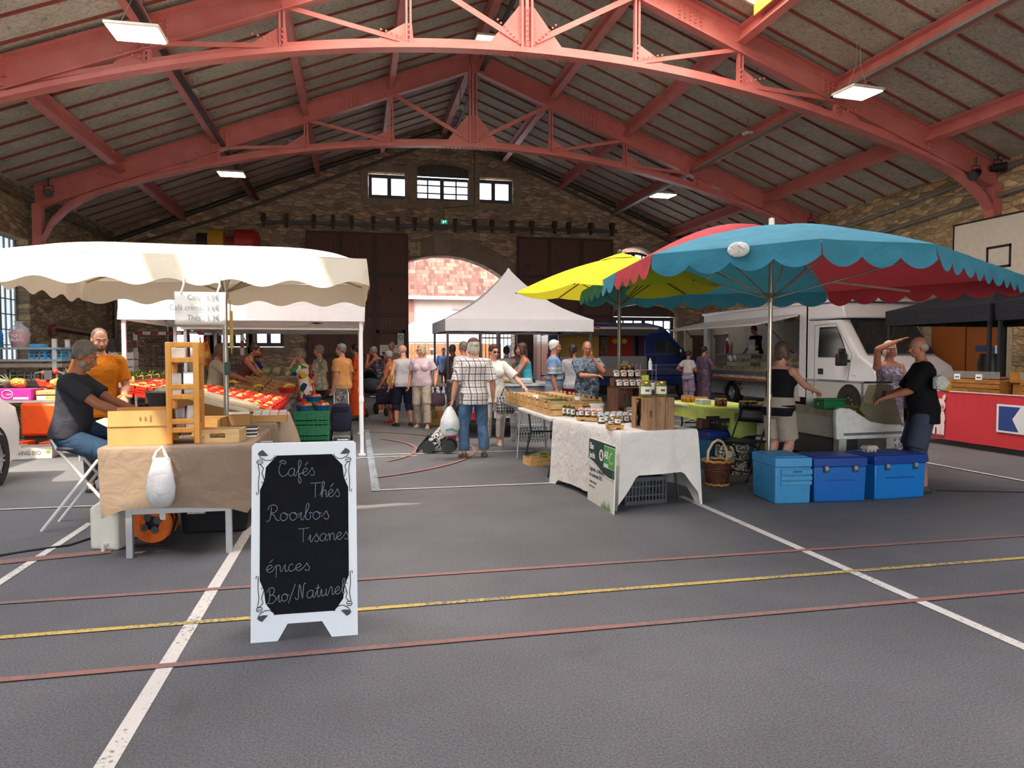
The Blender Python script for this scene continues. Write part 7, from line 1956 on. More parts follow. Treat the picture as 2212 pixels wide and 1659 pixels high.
# black folding chair
t = thing('folding_chair','black folding chair standing in front of the honey table','chair',(4.62,8.05,0),-62)
bk = M('#15161a',0.4,0.3)
for s in (-0.2,0.2):
 MB().tube([(s,-0.28,0.0),(s,0.0,0.42),(s,0.16,0.70),(s,0.20,0.82)][::1],0.012,7).build('leg',bk,t)
 MB().tube([(s * 0.85,0.27,0.0),(s * 0.85,0.02,0.36),(s * 0.85,-0.18,0.44)],0.011,7).build('leg',bk,t)
MB().tube([(-0.2,0.20,0.82),(-0.15,0.205,0.85),(0.15,0.205,0.85),(0.2,0.20,0.82)],0.012,7).grid(8,3,lambda u,v: (-0.19 + 0.38 * u,0.145 + 0.055 * v + 0.02 * math.sin(PI * u),0.66 + 0.18 * v)).build('backrest',bk,t,solid=0.008)
MB().bb(-0.19,0.19,-0.22,0.17,0.43,0.45).build('seat',bk,t,bevel=0.012)
MB().tube([(-0.2,-0.21,0.1),(0.2,-0.21,0.1)],0.009,6).tube([(-0.17,0.21,0.08),(0.17,0.21,0.08)],0.009,6).build('cross_bar',bk,t)
cold_box('teal cold box with a navy lid under the black crate',G(1530,1016),G(1490,1005),(5.14,8.70,0),0.50,M('#17638a',0.42),M('#152f78',0.4),'latch',0.42)
plastic_crate('black plastic crate on the teal cold box',(4.86,8.86,0.502),6,(0.5,0.34,0.16),black_pl,None,'plastic_crate',3,8)
o = MB().ell((0,0,0.05),(0.16,0.1,0.06)).ell((0.1,0.03,0.08),(0.09,0.08,0.05)).build('crumpled_cloth',fabric('#b8b9b4',0.2,0.9,20),None); place(o,(4.92,8.88,0.60),0); tag(o,'crumpled pale cloth lying in the black crate','cloth')
o = MB().prism([(-0.1,-0.05,0),(0.1,-0.05,0),(0.08,-0.04,0.12),(-0.06,-0.04,0.15)],(0,0.1,0)).build('leather_bag',M('#4a2a24',0.6),None,bevel=0.02); place(o,(4.52,8.96,0.502),20); tag(o,'dark brown handbag on the teal cold box','bag')
t = thing('shopping_bag','black and cream patterned shopping bag on the floor by the chair leg','bag',(4.62,8.35,0),-8)
k = NT('scribble_print'); f = k.noise(k.coord(),14,3,0.6,2.2); k.base(k.ramp(f,[(0.44,'#1e1e20'),(0.50,'#cfc6b2'),(0.60,'#d8d0be'),(0.64,'#25252a')],'CONSTANT')); k.b.inputs['Roughness'].default_value = 0.5
MB().loft([[Vector((x * 0.2 * s,y * 0.09 * q,z)) for x,y in ((-1,-1),(1,-1),(1,1),(-1,1))] for z,s,q in ((0.0,0.95,1),(0.2,1,1),(0.36,1.0,0.6))],cap=False).build('bag',k.m,t,bevel=0.01)
for y in (-0.05,0.05): MB().tube([(-0.09,y,0.35),(-0.07,y,0.44),(0.07,y,0.44),(0.09,y,0.35)],0.009,6).build('handle',bk,t)
plastic_crate('small black crate on the floor behind the light blue cold box',(5.0,7.82,0),0,(0.36,0.26,0.34),black_pl,None,'plastic_crate',4,6)
t = thing('wicker_basket','brown wicker basket with a pale looped handle beside the light blue cold box','basket',(4.03,7.62,0),20)
k = NT('wicker'); co = k.coord(); x,y,z = k.sep(co); w = k.math('SINE',k.math('MULTIPLY',z,260.0)); a = k.math('SINE',k.math('MULTIPLY',k.math('ADD',x,y),120.0)); ww = k.math('MULTIPLY',w,a)
k.base(k.ramp(ww,[(0.0,'#4a2615'),(0.5,'#7a4426'),(1.0,'#96592f')])); k.b.inputs['Roughness'].default_value = 0.55; k.bump(ww,0.8,0.01)
MB().lathe([(0.0,0.01),(0.115,0.01),(0.13,0.03),(0.15,0.2),(0.165,0.28),(0.155,0.28),(0.135,0.1),(0,0.05)],n=28,cap=False).build('basket',k.m,t)
straw = M('#b98d4c',0.6,var=0.12)
for z,r in ((0.02,0.125),(0.285,0.165)): MB().tube([(r * math.cos(PI * i / 14),r * math.sin(PI * i / 14),z + 0.008 * math.cos(i * 2.5)) for i in range(28)],0.015,7,closed=True).build('rim',straw,t)
MB().tube([(-0.16,0,0.27),(-0.15,0,0.40),(-0.08,0,0.49),(0,0,0.52),(0.08,0,0.49),(0.15,0,0.40),(0.16,0,0.27)],0.014,8).build('handle',M('#cdb084',0.6),t)
t = thing('crate_trolley','green crate with a pale bent handle under the honey table','crate',(4.95,10.1,0))
MB().bb(-0.2,0.2,-0.15,0.15,0.02,0.4).build('body',M('#1d4f46',0.5),t,bevel=0.02)
MB().tube([(-0.2,-0.1,0.38),(-0.2,-0.1,0.5),(0.15,-0.1,0.56)],0.016,7).build('handle',M('#a5a49a',0.4,0.4),t)
t = thing('white_chair','cream chair frame beside the woman in the black tank top','chair',(5.0,8.18,0),10)
MB().bb(-0.16,0.16,-0.02,0.02,0.5,0.86).build('backrest',M('#c3bdb0',0.6),t,bevel=0.02)
MB().bb(-0.17,0.17,-0.3,0.02,0.44,0.47).build('seat',M('#c3bdb0',0.6),t,bevel=0.01)
for sx in (-0.15,0.15):
 for y in (-0.27,0.0): MB().cyl((sx,y,0),(sx,y,0.44),0.012).build('leg',M('#c3bdb0',0.6),t)
o = MB().tube([G(2320,1068) + Vector((0,0,.008)),G(2150,1063) + Vector((0,0,.008)),G(2020,1060) + Vector((0,0,.008))],0.007,6).build('floor_cable',black_pl); tag(o,'black cable lying on the floor at the far side of the cold boxes','cable')
# ================================================================ black marquees and the red banner table
blackf = fabric('#23242c',0.08,0.6,5.0); blackl = M('#2b2f33',0.4,0.3)
gazebo('black marquee over the far half of the sausage stall',10.0,12.75,9.93,12.3,2.03,0.28,3.05,blackf,blackl,skip=(1,))
gazebo('black marquee over the near half of the sausage stall',10.0,12.75,7.1,9.83,2.03,0.30,3.05,blackf,blackl,skip=(0,1))
t = trestle('table behind the red pig banner',9.5,10.35,7.4,11.0,0.86,M('#5a3a34',0.6),grey_leg)
t = thing('stall_banner','red banner with a pig drawing along the sausage stall table','banner',(9.42,0,0))
MB().grid(30,8,lambda u,v: (0.012 * noise.noise(Vector((u * 9,v * 2,4))),7.4 + 3.6 * u,0.10 + 0.79 * v)).build('sheet',M('#c5363f',0.55,var=0.03),t)
bf = lambda y,z,d=0.02: frame((-d,y,z),(0,-1,0),(0,0,1))
def onban(pts,name,col,d):
 return MB().prism([(-d,y,z) for y,z in pts],(-0.0015,0,0)).build(name,M(col,0.55,var=0),t,smooth=False)
yb0,yb1 = 9.17,7.7
onban([(yb0,0.33),(yb1,0.33),(yb1,0.75),(yb0,0.75)],'white_label','#dfe1e6',0.022)
onban([(yb0 - 0.04,0.36),(yb0 - 0.38,0.36),(yb0 - 0.27,0.54),(yb0 - 0.40,0.72),(yb0 - 0.04,0.72)],'blue_flag','#2b4486',0.025)
dk_ = M('#3a3b47',var=0)
text_mesh('text','Saucisson',0.105,dk_,bf(8.40,0.66,0.026),t,0.0006,0.001,'CENTER',0.9)
text_mesh('text','FABRIQUÉ EN',0.10,M('#6a6b78',var=0),bf(8.34,0.55,0.026),t,0.0006,0,'CENTER',1.0)
text_mesh('text','FRANCE',0.16,dk_,bf(8.36,0.43,0.026),t,0.0006,0.004,'CENTER',1.0)
# simple pig drawing
def disc(y,z,ry,rz_,d,n=24,ang=0): return [(y + ry * math.cos(a) * math.cos(ang) - rz_ * math.sin(a) * math.sin(ang),z + ry * math.cos(a) * math.sin(ang) + rz_ * math.sin(a) * math.cos(ang)) for a in [2 * PI * i / n for i in range(n)]]
pk = '#e6cfd0'; yp = 10.30
for (y,z,ry,rz_,ang,c,d,nm) in ((yp,0.45,0.15,0.17,0,pk,0.020,'pig_body'),(yp - 0.03,0.65,0.125,0.115,0,pk,0.022,'pig_head'),(yp - 0.12,0.78,0.03,0.06,0.4,pk,0.021,'pig_ear'),(yp + 0.07,0.77,0.04,0.055,-0.3,pk,0.021,'pig_ear'),(yp - 0.09,0.62,0.055,0.06,0,'#dba9ac',0.025,'pig_snout'),(yp - 0.075,0.625,0.012,0.022,0,'#8a5a5c',0.028,'pig_nostril'),(yp - 0.115,0.625,0.012,0.022,0,'#8a5a5c',0.028,'pig_nostril'),(yp + 0.05,0.69,0.012,0.006,0,'#5a4444',0.025,'pig_eye')):
 onban(disc(y,z,ry,rz_,d,ang=ang),nm,c,d)
for dy in (-0.10,-0.02,0.09): onban([(yp + dy - 0.035,0.15),(yp + dy + 0.03,0.15),(yp + dy + 0.045,0.36),(yp + dy - 0.045,0.36)],'pig_leg',pk,0.021); onban([(yp + dy - 0.035,0.145),(yp + dy + 0.03,0.145),(yp + dy + 0.02,0.175),(yp + dy - 0.028,0.175)],'pig_hoof','#5c4a4c',0.024)
for a in range(4): onban(disc(yp + 0.13 + 0.035 * math.cos(a * PI / 2 + .78),0.54 + 0.035 * math.sin(a * PI / 2 + .78),0.033,0.033,0.03,12),'clover_leaf','#3f9a4c',0.026 + 0.0004 * a)
MB().bb(-0.012,0.0,7.4,11.0,0.885,0.9).build('white_hem',M('#e2d8d8',0.5),t,smooth=False)
dw = wood('#a8722f','#7d4f1e',(14,3,14))
for i,(y0,y1) in enumerate(((9.3,10.45),(7.6,8.95))):
 t = thing('display_crate',('far' if i == 0 else 'near') + ' slatted wooden display with sausages under glass on the banner table','display',(9.85,(y0 + y1) / 2,0.862))
 L = (y1 - y0) / 2
 m = MB()
 for k_ in range(3): m.bb(-0.28,-0.262,-L,L,0.02 + 0.075 * k_,0.085 + 0.075 * k_)
 m.build('front_slats',dw,t,smooth=False)
 MB().bb(-0.26,0.28,-L,L,0.2,0.22).bb(-0.26,0.28,-L,-L + 0.015,0,0.2).bb(-0.26,0.28,L - 0.015,L,0,0.2).build('box',dw,t,smooth=False)
 MB().bb(-0.28,-0.275,-L,L,0.25,0.36).build('glass_screen',glass('#d0d0cc',0.75),t,smooth=False)
 for k_ in range(2):
  o = MB().bb(-0.006,0,-0.06,0.06,0,0.09).build('price_card',M('#e9e9ea',0.5,var=0),None,smooth=False); o.location = (9.565,(y0 + y1) / 2 - 0.2 + 0.42 * k_,1.085); tag(o,('white price card on the far display, ' if i == 0 else 'white price card on the near display, ') + ('entrance side' if k_ == 0 else 'gable side'),'price card')
  MB().bb(-0.0075,-0.006,-0.04,0.04,0.03,0.05).build('print',M('#4a4a50',var=0),o,smooth=False)
 for k_ in range(10):
  o = MB().tube([(0,-0.09,0),(0,-0.03,0.006),(0,0.03,0.006),(0,0.09,0)],[0.012,0.024,0.024,0.012],8).build('sausage',M('#6d4038',0.6,var=0.2,vs=25),None) if 'sausage' not in bpy.data.objects else bpy.data.objects['sausage'].copy()
  if o.name != 'sausage': C.objects.link(o)
  place(o,(9.72 + 0.07 * (k_ % 5),(y0 + y1) / 2 - 0.25 + 0.45 * (k_ // 5),1.107),6 * (k_ - 4)); tag(o,'dry brown sausage on the ' + ('far' if i == 0 else 'near') + ' wooden display','sausage',('far' if i == 0 else 'near') + ' display sausages')
t = thing('wooden_box','plain wooden box between the two sausage displays','box',(9.9,9.12,0.862))
MB().bb(-0.2,0.2,-0.13,0.13,0.2,0.36).bb(-0.17,0.17,-0.1,0.1,0,0.2).build('box',dw,t,smooth=False)
t = thing('black_bin','black lidded bin standing before the brown door','bin',(11.5,11.4,0.0))
MB().lathe([(0.0,0),(0.18,0),(0.2,1.3),(0.16,1.5),(0,1.5)],n=20).build('bin',black_pl,t)
# ================================================================ food truck and blue van
t = thing('food_truck','white food truck with an open cheese counter along the tan wall','truck',(0,0,0))
tw = M('#dfe0e4',0.3,var=0.02,coat=0.3); tin = M('#c8c4bc',0.6); dkg = M('#15181c',0.12)
TX0,TX1 = 11.1,13.15
pr = [(16.4,0.38),(16.4,2.32),(15.15,2.30),(14.45,1.46),(13.98,1.22),(13.82,0.95),(13.76,0.38)]
secs = [[Vector((x,y + s * 0.08,z)) for y,z in pr] for x,s in ((TX0,0.6),(TX0 + 0.12,0),(TX1 - 0.12,0),(TX1,0.6))]
MB().loft(secs).build('cab',tw,t,bevel=0.04,sharp=30)
MB().prism([(TX0,16.45,2.33),(TX0,16.45,2.72),(TX0,15.1,2.70),(TX0,14.98,2.33)],(TX1 - TX0,0,0)).build('roof_fairing',tw,t,bevel=0.04)
MB().bb(TX0 - 0.03,TX1 + 0.03,15.0,22.1,2.72,2.80).build('roof',tw,t,bevel=0.02)
MB().bb(TX0,TX0 + 0.08,16.4,16.75,0.4,2.72).bb(TX0,TX1,16.4,16.46,0.4,2.72).bb(TX0,TX0 + 0.1,21.75,22.0,0.4,2.72).bb(TX1 - 0.06,TX1,16.4,18.2,0.4,2.72).bb(TX1 - 0.06,TX1,18.2,22.0,0.4,0.9).bb(TX0,TX0 + 0.06,16.75,21.75,2.5,2.72).build('box_body',tw,t,smooth=False)
MB().bb(TX0 + 0.02,TX1,16.4,22.0,0.5,0.58).build('box_floor',tin,t,smooth=False)
MB().bb(TX0,TX0 + 0.05,16.75,19.55,0.28,0.78).bb(TX0,TX0 + 0.05,20.65,22.0,0.28,0.78).bb(TX0,TX0 + 0.05,19.55,20.65,0.62,0.78).build('side_skirt',M('#b9babc',0.35),t,smooth=False)
MB().tube([(TX0 - 0.01,20.1 + 0.55 * math.cos(PI * i / 12),0.3 + 0.36 * math.sin(PI * i / 12)) for i in range(13)],0.03,6).build('wheel_arch',M('#8f9194',0.4),t)
for y in (14.8,20.1):
 for x in (TX0 + 0.07,TX1 - 0.07):
  w = MB().lathe([(0.2,-0.11),(0.32,-0.12),(0.345,-0.08),(0.345,0.08),(0.32,0.12),(0.2,0.11)],(x,y,0.345),24,cap=False,R=rot(0,90,0)).build('wheel',M('#1a1a1b',0.7),t)
  m = MB().lathe([(0.0,0.02),(0.08,0.03),(0.1,0.0),(0.2,0.0),(0.2,0.05)],(x - 0.04,y,0.345),20,cap=False,R=rot(0,-90,0))
  for i in range(8): m.ell((x - 0.08,y + 0.14 * math.cos(i * .785),0.345 + 0.14 * math.sin(i * .785)),0.02,None,6,4)
  m.build('hub',M('#b9bcc0',0.35,0.7),w)
MB().tube([(TX0 + 0.04,14.8 + 0.42 * math.cos(PI * i / 10),0.36 + 0.42 * math.sin(PI * i / 10)) for i in range(11)],0.05,6).cyl((TX0 - 0.012,14.8,0.36),(TX0 + 0.02,14.8,0.36),0.42,None,24).build('front_wheel_arch',M('#1a1b1d',0.7),t)
MB().add([(TX0 - 0.012,15.95,1.42),(TX0 - 0.012,14.86,1.42),(TX0 - 0.005,15.1,1.9),(TX0 + 0.0,15.28,2.14),(TX0 + 0.0,15.92,2.14)],[(0,1,2,3,4)]).build('side_window',dkg,t,smooth=False,solid=0.012,bevel=0.0)
MB().tube([(TX0 - 0.008,16.1,0.6),(TX0 - 0.008,16.1,2.2),(TX0,15.3,2.22),(TX0 - 0.008,14.72,1.5),(TX0 - 0.008,14.85,0.85)],0.008,5).build('door_line',M('#8e9094',0.5),t)
MB().bb(TX0 - 0.02,TX0,15.75,15.95,1.0,1.14).build('door_handle',M('#1c1d20',0.5),t,bevel=0.02)
wv = [(TX0 + 0.14,14.43,1.485),(TX1 - 0.14,14.43,1.485),(TX1 - 0.18,15.08,2.265),(TX0 + 0.18,15.08,2.265)]
MB().add([Vector(p) + Vector((0,-0.03,0.02)) for p in wv],[(0,1,2,3)]).build('windscreen',M('#20252a',0.06),t,smooth=False,solid=0.01)
MB().bb(TX0 - 0.36,TX0 - 0.1,14.72,14.84,1.22,1.5).bb(TX0 - 0.3,TX0 - 0.13,14.74,14.82,1.5,1.62).bb(TX0 - 0.12,TX0 + 0.02,14.76,14.82,1.3,1.36).build('mirror',M('#1a1b1d',0.5),t,bevel=0.03)
MB().prism([(TX0 + 0.02,14.1,1.2),(TX0 + 0.02,13.80,0.92),(TX0 + 0.02,14.0,0.88),(TX0 + 0.02,14.2,1.05)],(0.3,0,0)).build('headlamp',M('#cfd6da',0.1,0.3),t,bevel=0.03)
MB().bb(TX0 + 0.05,TX1 - 0.05,13.68,13.82,0.3,0.62).build('bumper',M('#3a3c40',0.5),t,bevel=0.04)
MB().bb(TX0 + 0.5,TX1 - 0.5,13.74,13.80,0.72,0.95).build('grille',M('#25272a',0.5),t,bevel=0.02)
MB().ell((TX0 - 0.005,14.62,1.02),(0.008,0.05,0.03)).build('side_lamp',M('#d8dbe0',0.3),t)
MB().prism([(TX0,16.8,2.52),(TX0 - 1.25,16.8,2.25),(TX0 - 1.25,16.8,2.21),(TX0,16.8,2.46)],(0,5.2,0)).build('awning_flap',M('#cfd0d2',0.4),t,smooth=False)
m = MB(); m.grid(60,2,lambda u,v: (TX0 - 0.3,17.0 + 4.8 * u,2.42 - 0.10 * v - 0.02 * v * math.sin(u * 90))); m.build('striped_valance',M('#d8d4cc',0.7),t)
for y in (17.0,21.7): MB().cyl((TX0,y,1.5),(TX0 - 0.85,y,2.31),0.014).build('gas_strut',M('#232427',0.4),t)
MB().bb(TX0 - 0.42,TX0 + 0.1,16.9,21.6,0.74,0.80).build('counter_ledge',wood('#8a5a3c','#6a4028',(14,3,14)),t,smooth=False)
MB().bb(TX0 - 0.05,TX0 + 0.55,17.0,21.4,0.8,1.0).build('showcase',M('#b9bdc0',0.2,0.8),t,smooth=False)
MB().bb(TX0 + 0.1,TX0 + 0.6,17.0,21.4,1.0,1.03).bb(TX0 + 0.2,TX0 + 0.6,17.0,21.4,1.24,1.26).build('showcase_shelf',M('#c9c3b5',0.4),t,smooth=False)
MB().add([(TX0 - 0.2,17.0,0.98),(TX0 - 0.2,21.4,0.98),(TX0 + 0.12,21.4,1.47),(TX0 + 0.12,17.0,1.47)],[(0,1,2,3)]).build('showcase_glass',glass('#dadcd6',0.85),t,smooth=False)
MB().bar((TX0 + 0.12,17.0,1.48),(TX0 + 0.12,21.4,1.48),0.03,0.03).bb(TX0 + 0.12,TX0 + 0.45,17.0,21.4,1.47,1.49).build('showcase_rail',M('#a9a79e',0.3,0.6),t,smooth=False)
MB().bb(TX1 - 0.5,TX1 - 0.1,17.0,17.1,1.3,2.3).bb(TX1 - 0.06,TX1 - 0.05,16.6,18.0,0.9,2.4).build('inner_wall',M('#bdb9b2',0.6),t,smooth=False)
cz = peach_mat('#b97f36','#dfb56d')
for i in range(26):
 lv = i % 2; y = 17.15 + 0.16 * i
 o = MB().prism([(-0.09,-0.06,0),(0.09,-0.06,0),(0.09,-0.06,0.08),(-0.05,-0.06,0.10)],(0,0.13,0)).build('cheese_wedge',cz,None,bevel=0.006) if i == 0 else bpy.data.objects['cheese_wedge'].copy()
 if i: C.objects.link(o)
 place(o,(TX0 + (0.36 if lv else 0.27),y,1.262 if lv else 1.031),17 * (i % 5) - 30); tag(o,'golden cheese wedge on the ' + ('upper' if lv else 'lower') + ' shelf of the food truck','cheese',('upper' if lv else 'lower') + ' shelf cheese wedges')
for i in range(6):
 o = MB().bb(-0.14,0.14,-0.2,0.2,0,0.07).build('meat_tray',M('#c9b3ac',0.5,var=0.35,vs=22),None,bevel=0.01) if i == 0 else bpy.data.objects['meat_tray'].copy()
 if i: C.objects.link(o)
 place(o,(TX0 - 0.2 + 0.0,17.4 + 0.62 * i,0.801),0); tag(o,'shallow mixed tray at the front of the food truck counter','tray','trays along the truck counter')
t = thing('shop_scale','pale shop scale with a display on the food truck counter','scale',(TX0 + 0.3,19.5,1.492))
MB().bb(-0.12,0.12,-0.15,0.15,0.0,0.1).bb(-0.08,0.0,-0.15,0.15,0.1,0.42).build('body',M('#c9c2b4',0.5),t,bevel=0.02)
MB().bb(-0.095,-0.08,-0.1,0.1,0.26,0.38).build('display',M('#4b5560',0.3,emit=0.3),t,smooth=False)
VY = 22.4
t = thing('blue_van','dark blue van with an open sales hatch near the gable wall','van',(0,0,0))
vb = M('#142a63',0.22,var=0.02,coat=0.5)
vx = lambda px: at(px,764,VY).x
def vz(py,px=1300): return at(px,py,VY).z
vp = [(vx(1184),0.45),(vx(1184),2.35),(vx(1195),2.5),(vx(1398),2.5),(vx(1432),2.38),(vx(1482),1.55),(vx(1520),1.25),(vx(1528),0.9),(vx(1526),0.45)]
oL,oR,oB,oT = vx(1205),vx(1392),0.78,2.12
secs = [[Vector((x,y,z - (0.0 if not e else 0.03))) for x,z in vp] for y,e in ((VY + 0.9,0),(VY + 1.9,0),(VY + 2.0,1))]
MB().loft(secs).build('body',vb,t,bevel=0.05,sharp=30)
m = MB()
def vpoly(pts,y0=VY,th=0.9): m.prism([(x,y0,z) for x,z in pts],(0,th,0))
vpoly([(vp[0][0],0.45),(vp[0][0],oB),(vp[-1][0],oB),(vp[-1][0],0.45)])
vpoly([(vp[1][0],oT),(vp[1][0],2.35),(vp[2][0],2.5),(vp[3][0],2.5),(vp[4][0],2.38),(vx(1452),2.1),(oR,oT)])
vpoly([(vp[0][0],oB),(vp[0][0],oT),(oL,oT),(oL,oB)])
vpoly([(oR,oB),(oR,oT),(vx(1447),2.12),(vx(1482),1.55),(vx(1520),1.25),(vx(1528),oB)])
m.build('side_panel',vb,t,bevel=0.03,sharp=30)
MB().bb(oL,(oL + oR) / 2 + 0.2,VY + 0.85,VY + 0.88,oB,oT).build('yellow_lining',M('#dfae55',0.6,var=0.03),t,smooth=False)
MB().bb((oL + oR) / 2 + 0.45,oR - 0.08,VY + 0.75,VY + 0.88,1.35,2.08).build('red_cupboard',M('#a3241b',0.4),t,smooth=False)
MB().bb((oL + oR) / 2 + 0.22,(oL + oR) / 2 + 0.45,VY + 0.7,VY + 0.88,1.2,2.05).build('shelf_unit',M('#6d5c48',0.6,var=0.3,vs=8),t,smooth=False)
for i,s in enumerate((0.62,0.95)):
 c_ = (oL + oR) / 2 + 0.1 + s; m = MB(); st2 = [((0.14 if k % 2 else 0.105) * math.cos(PI * k / 10),(0.1 if k % 2 else 0.075) * math.sin(PI * k / 10)) for k in range(20)]
 m.prism([(c_ + x * .8,VY + 0.74,1.92 + z) for x,z in st2],(0,0.006,0)); m.build('star_label',M('#e5c92a',0.6,var=0),t,smooth=False)
MB().bb(oL,oR,VY - 0.25,VY + 0.5,oB,oB + 0.04).bb(oL,oR,VY - 0.2,VY + 0.3,oB + 0.04,oB + 0.28).build('counter',M('#8b7a70',0.4),t,smooth=False)
MB().bb(oL,oR,VY - 0.2,VY - 0.19,oB + 0.28,1.42).build('counter_glass',glass('#cfd4d6',0.7),t,smooth=False)
for i in range(7):
 o = MB().ell((0,0,0.05),(0.11,0.08,0.05)).build('meat_piece',M('#9c6a62',0.5,var=0.3,vs=18),None) if i == 0 else bpy.data.objects['meat_piece'].copy()
 if i: C.objects.link(o)
 place(o,(oL + 0.25 + 0.36 * i,VY + 0.05,oB + 0.281),30 * i); tag(o,'cut of meat behind the glass of the blue van counter','meat','meat in the blue van counter')
MB().prism([(oL - 0.1,VY,2.15),(oL - 0.1,VY - 1.0,2.32),(oL - 0.1,VY - 1.0,2.26),(oL - 0.1,VY,2.08)],(oR - oL + 0.15,0,0)).build('raised_hatch',M('#b9bab6',0.4),t,smooth=False)
MB().add([(vx(1416),VY - 0.012,2.02),(vx(1416),VY - 0.012,1.52),(vx(1471),VY - 0.012,1.45),(vx(1462),VY - 0.012,1.65),(vx(1440),VY - 0.012,2.02)],[(0,1,2,3,4)]).build('side_window',M('#2a3338',0.08),t,smooth=False,solid=0.012)
MB().bb(vx(1442),vx(1443.5),VY - 0.02,VY,1.45,2.02).build('window_bar',M('#15181c',0.5),t,smooth=False)
MB().bb(vx(1462),vx(1470),VY - 0.3,VY - 0.05,1.38,1.68).build('mirror',M('#191b20',0.4),t,bevel=0.04)
MB().bb(vx(1460),vx(1463.5),VY - 0.305,VY - 0.3,1.55,1.64).build('mirror_lens',M('#cfd6da',0.1),t,smooth=False)
MB().bb(vx(1408),vx(1414),VY - 0.02,VY,1.22,1.4).build('door_handle',M('#0e1424',0.4),t,bevel=0.02)
MB().bb(vx(1400),vx(1500),VY - 0.012,VY,1.10,1.16).build('side_moulding',M('#4c5f94',0.3),t,smooth=False)
for px in (1222,1487):
 MB().cyl((vx(px),VY - 0.01,0.34),(vx(px),VY + 0.25,0.34),0.34,None,24).build('wheel',M('#18191a',0.7),t)
MB().bb(vp[0][0] - 0.03,vp[0][0] + 0.02,VY + 0.02,VY + 0.16,1.0,1.5).build('tail_lamp',M('#c2242a',0.25),t,smooth=False)
# ================================================================ people
def skin_mat(c):
 k = NT('skin'); f = k.noise(k.coord(),7,4,0.6); a = lin(c)
 k.base(k.ramp(f,[(0.3,(a[0] * .86,a[1] * .80,a[2] * .78,1)),(0.7,(min(1,a[0] * 1.08),a[1] * 1.04,a[2] * 1.02,1))]))
 k.b.inputs['Roughness'].default_value = 0.55; k.b.inputs['Subsurface Weight'].default_value = 0.0
 return k.m
SK = {'fair': skin_mat('#c9947a'),'tan': skin_mat('#b0745a'),'pink': skin_mat('#cf9a86'),'deep': skin_mat('#99614a')}
hair_m = {}
def hairmat(c):
 if c not in hair_m:
  k = NT('hair'); f = k.noise(k.coord('Object',(40,40,9)),1.5,4,0.6); a = lin(c)
  k.base(k.ramp(f,[(0.3,tuple(x * .55 for x in a[:3]) + (1,)),(0.7,tuple(min(1,x * 1.2) for x in a[:3]) + (1,))])); k.b.inputs['Roughness'].default_value = 0.5; k.bump(f,0.5,0.01); hair_m[c] = k.m
 return hair_m[c]
def bake(mb,name,mat,parent,vox,it=3,fac=0.5):
 me = bpy.data.meshes.new('raw'); me.from_pydata(mb.v,[],mb.f)
 bm = bmesh.new(); bm.from_mesh(me); bmesh.ops.recalc_face_normals(bm,faces=bm.faces); bm.to_mesh(me); bm.free()
 o = bpy.data.objects.new('raw',me); C.objects.link(o)
 r = o.modifiers.new('r','REMESH'); r.mode = 'VOXEL'; r.voxel_size = vox
 s = o.modifiers.new('s','SMOOTH'); s.iterations = it; s.factor = fac
 dg = bpy.context.evaluated_depsgraph_get()
 out = bpy.data.meshes.new_from_object(o.evaluated_get(dg))
 bpy.data.objects.remove(o); bpy.data.meshes.remove(me)
 out.name = name; out.materials.clear(); out.materials.append(mat)
 out.polygons.foreach_set('use_smooth',[True] * len(out.polygons))
 q = bpy.data.objects.new(name,out); C.objects.link(q); q.parent = parent
 return q
def cap(m,a,b,r0,r1,n=14):
 m.cyl(a,b,r0,r1,n); m.ell(a,r0,None,n,8); m.ell(b,r1,None,n,8)
TORSO = [(-0.11,.085,.085,-.005),(-.05,.158,.112,-.012),(.03,.170,.120,-.014),(.11,.158,.108,-.004),(.20,.143,.100,.004),(.30,.150,.105,.004),(.40,.162,.112,.0),(.46,.168,.104,-.008),(.515,.14,.082,-.012),(.55,.078,.06,-.012),(.585,.054,.054,-.006),(.66,.05,.053,.004)]
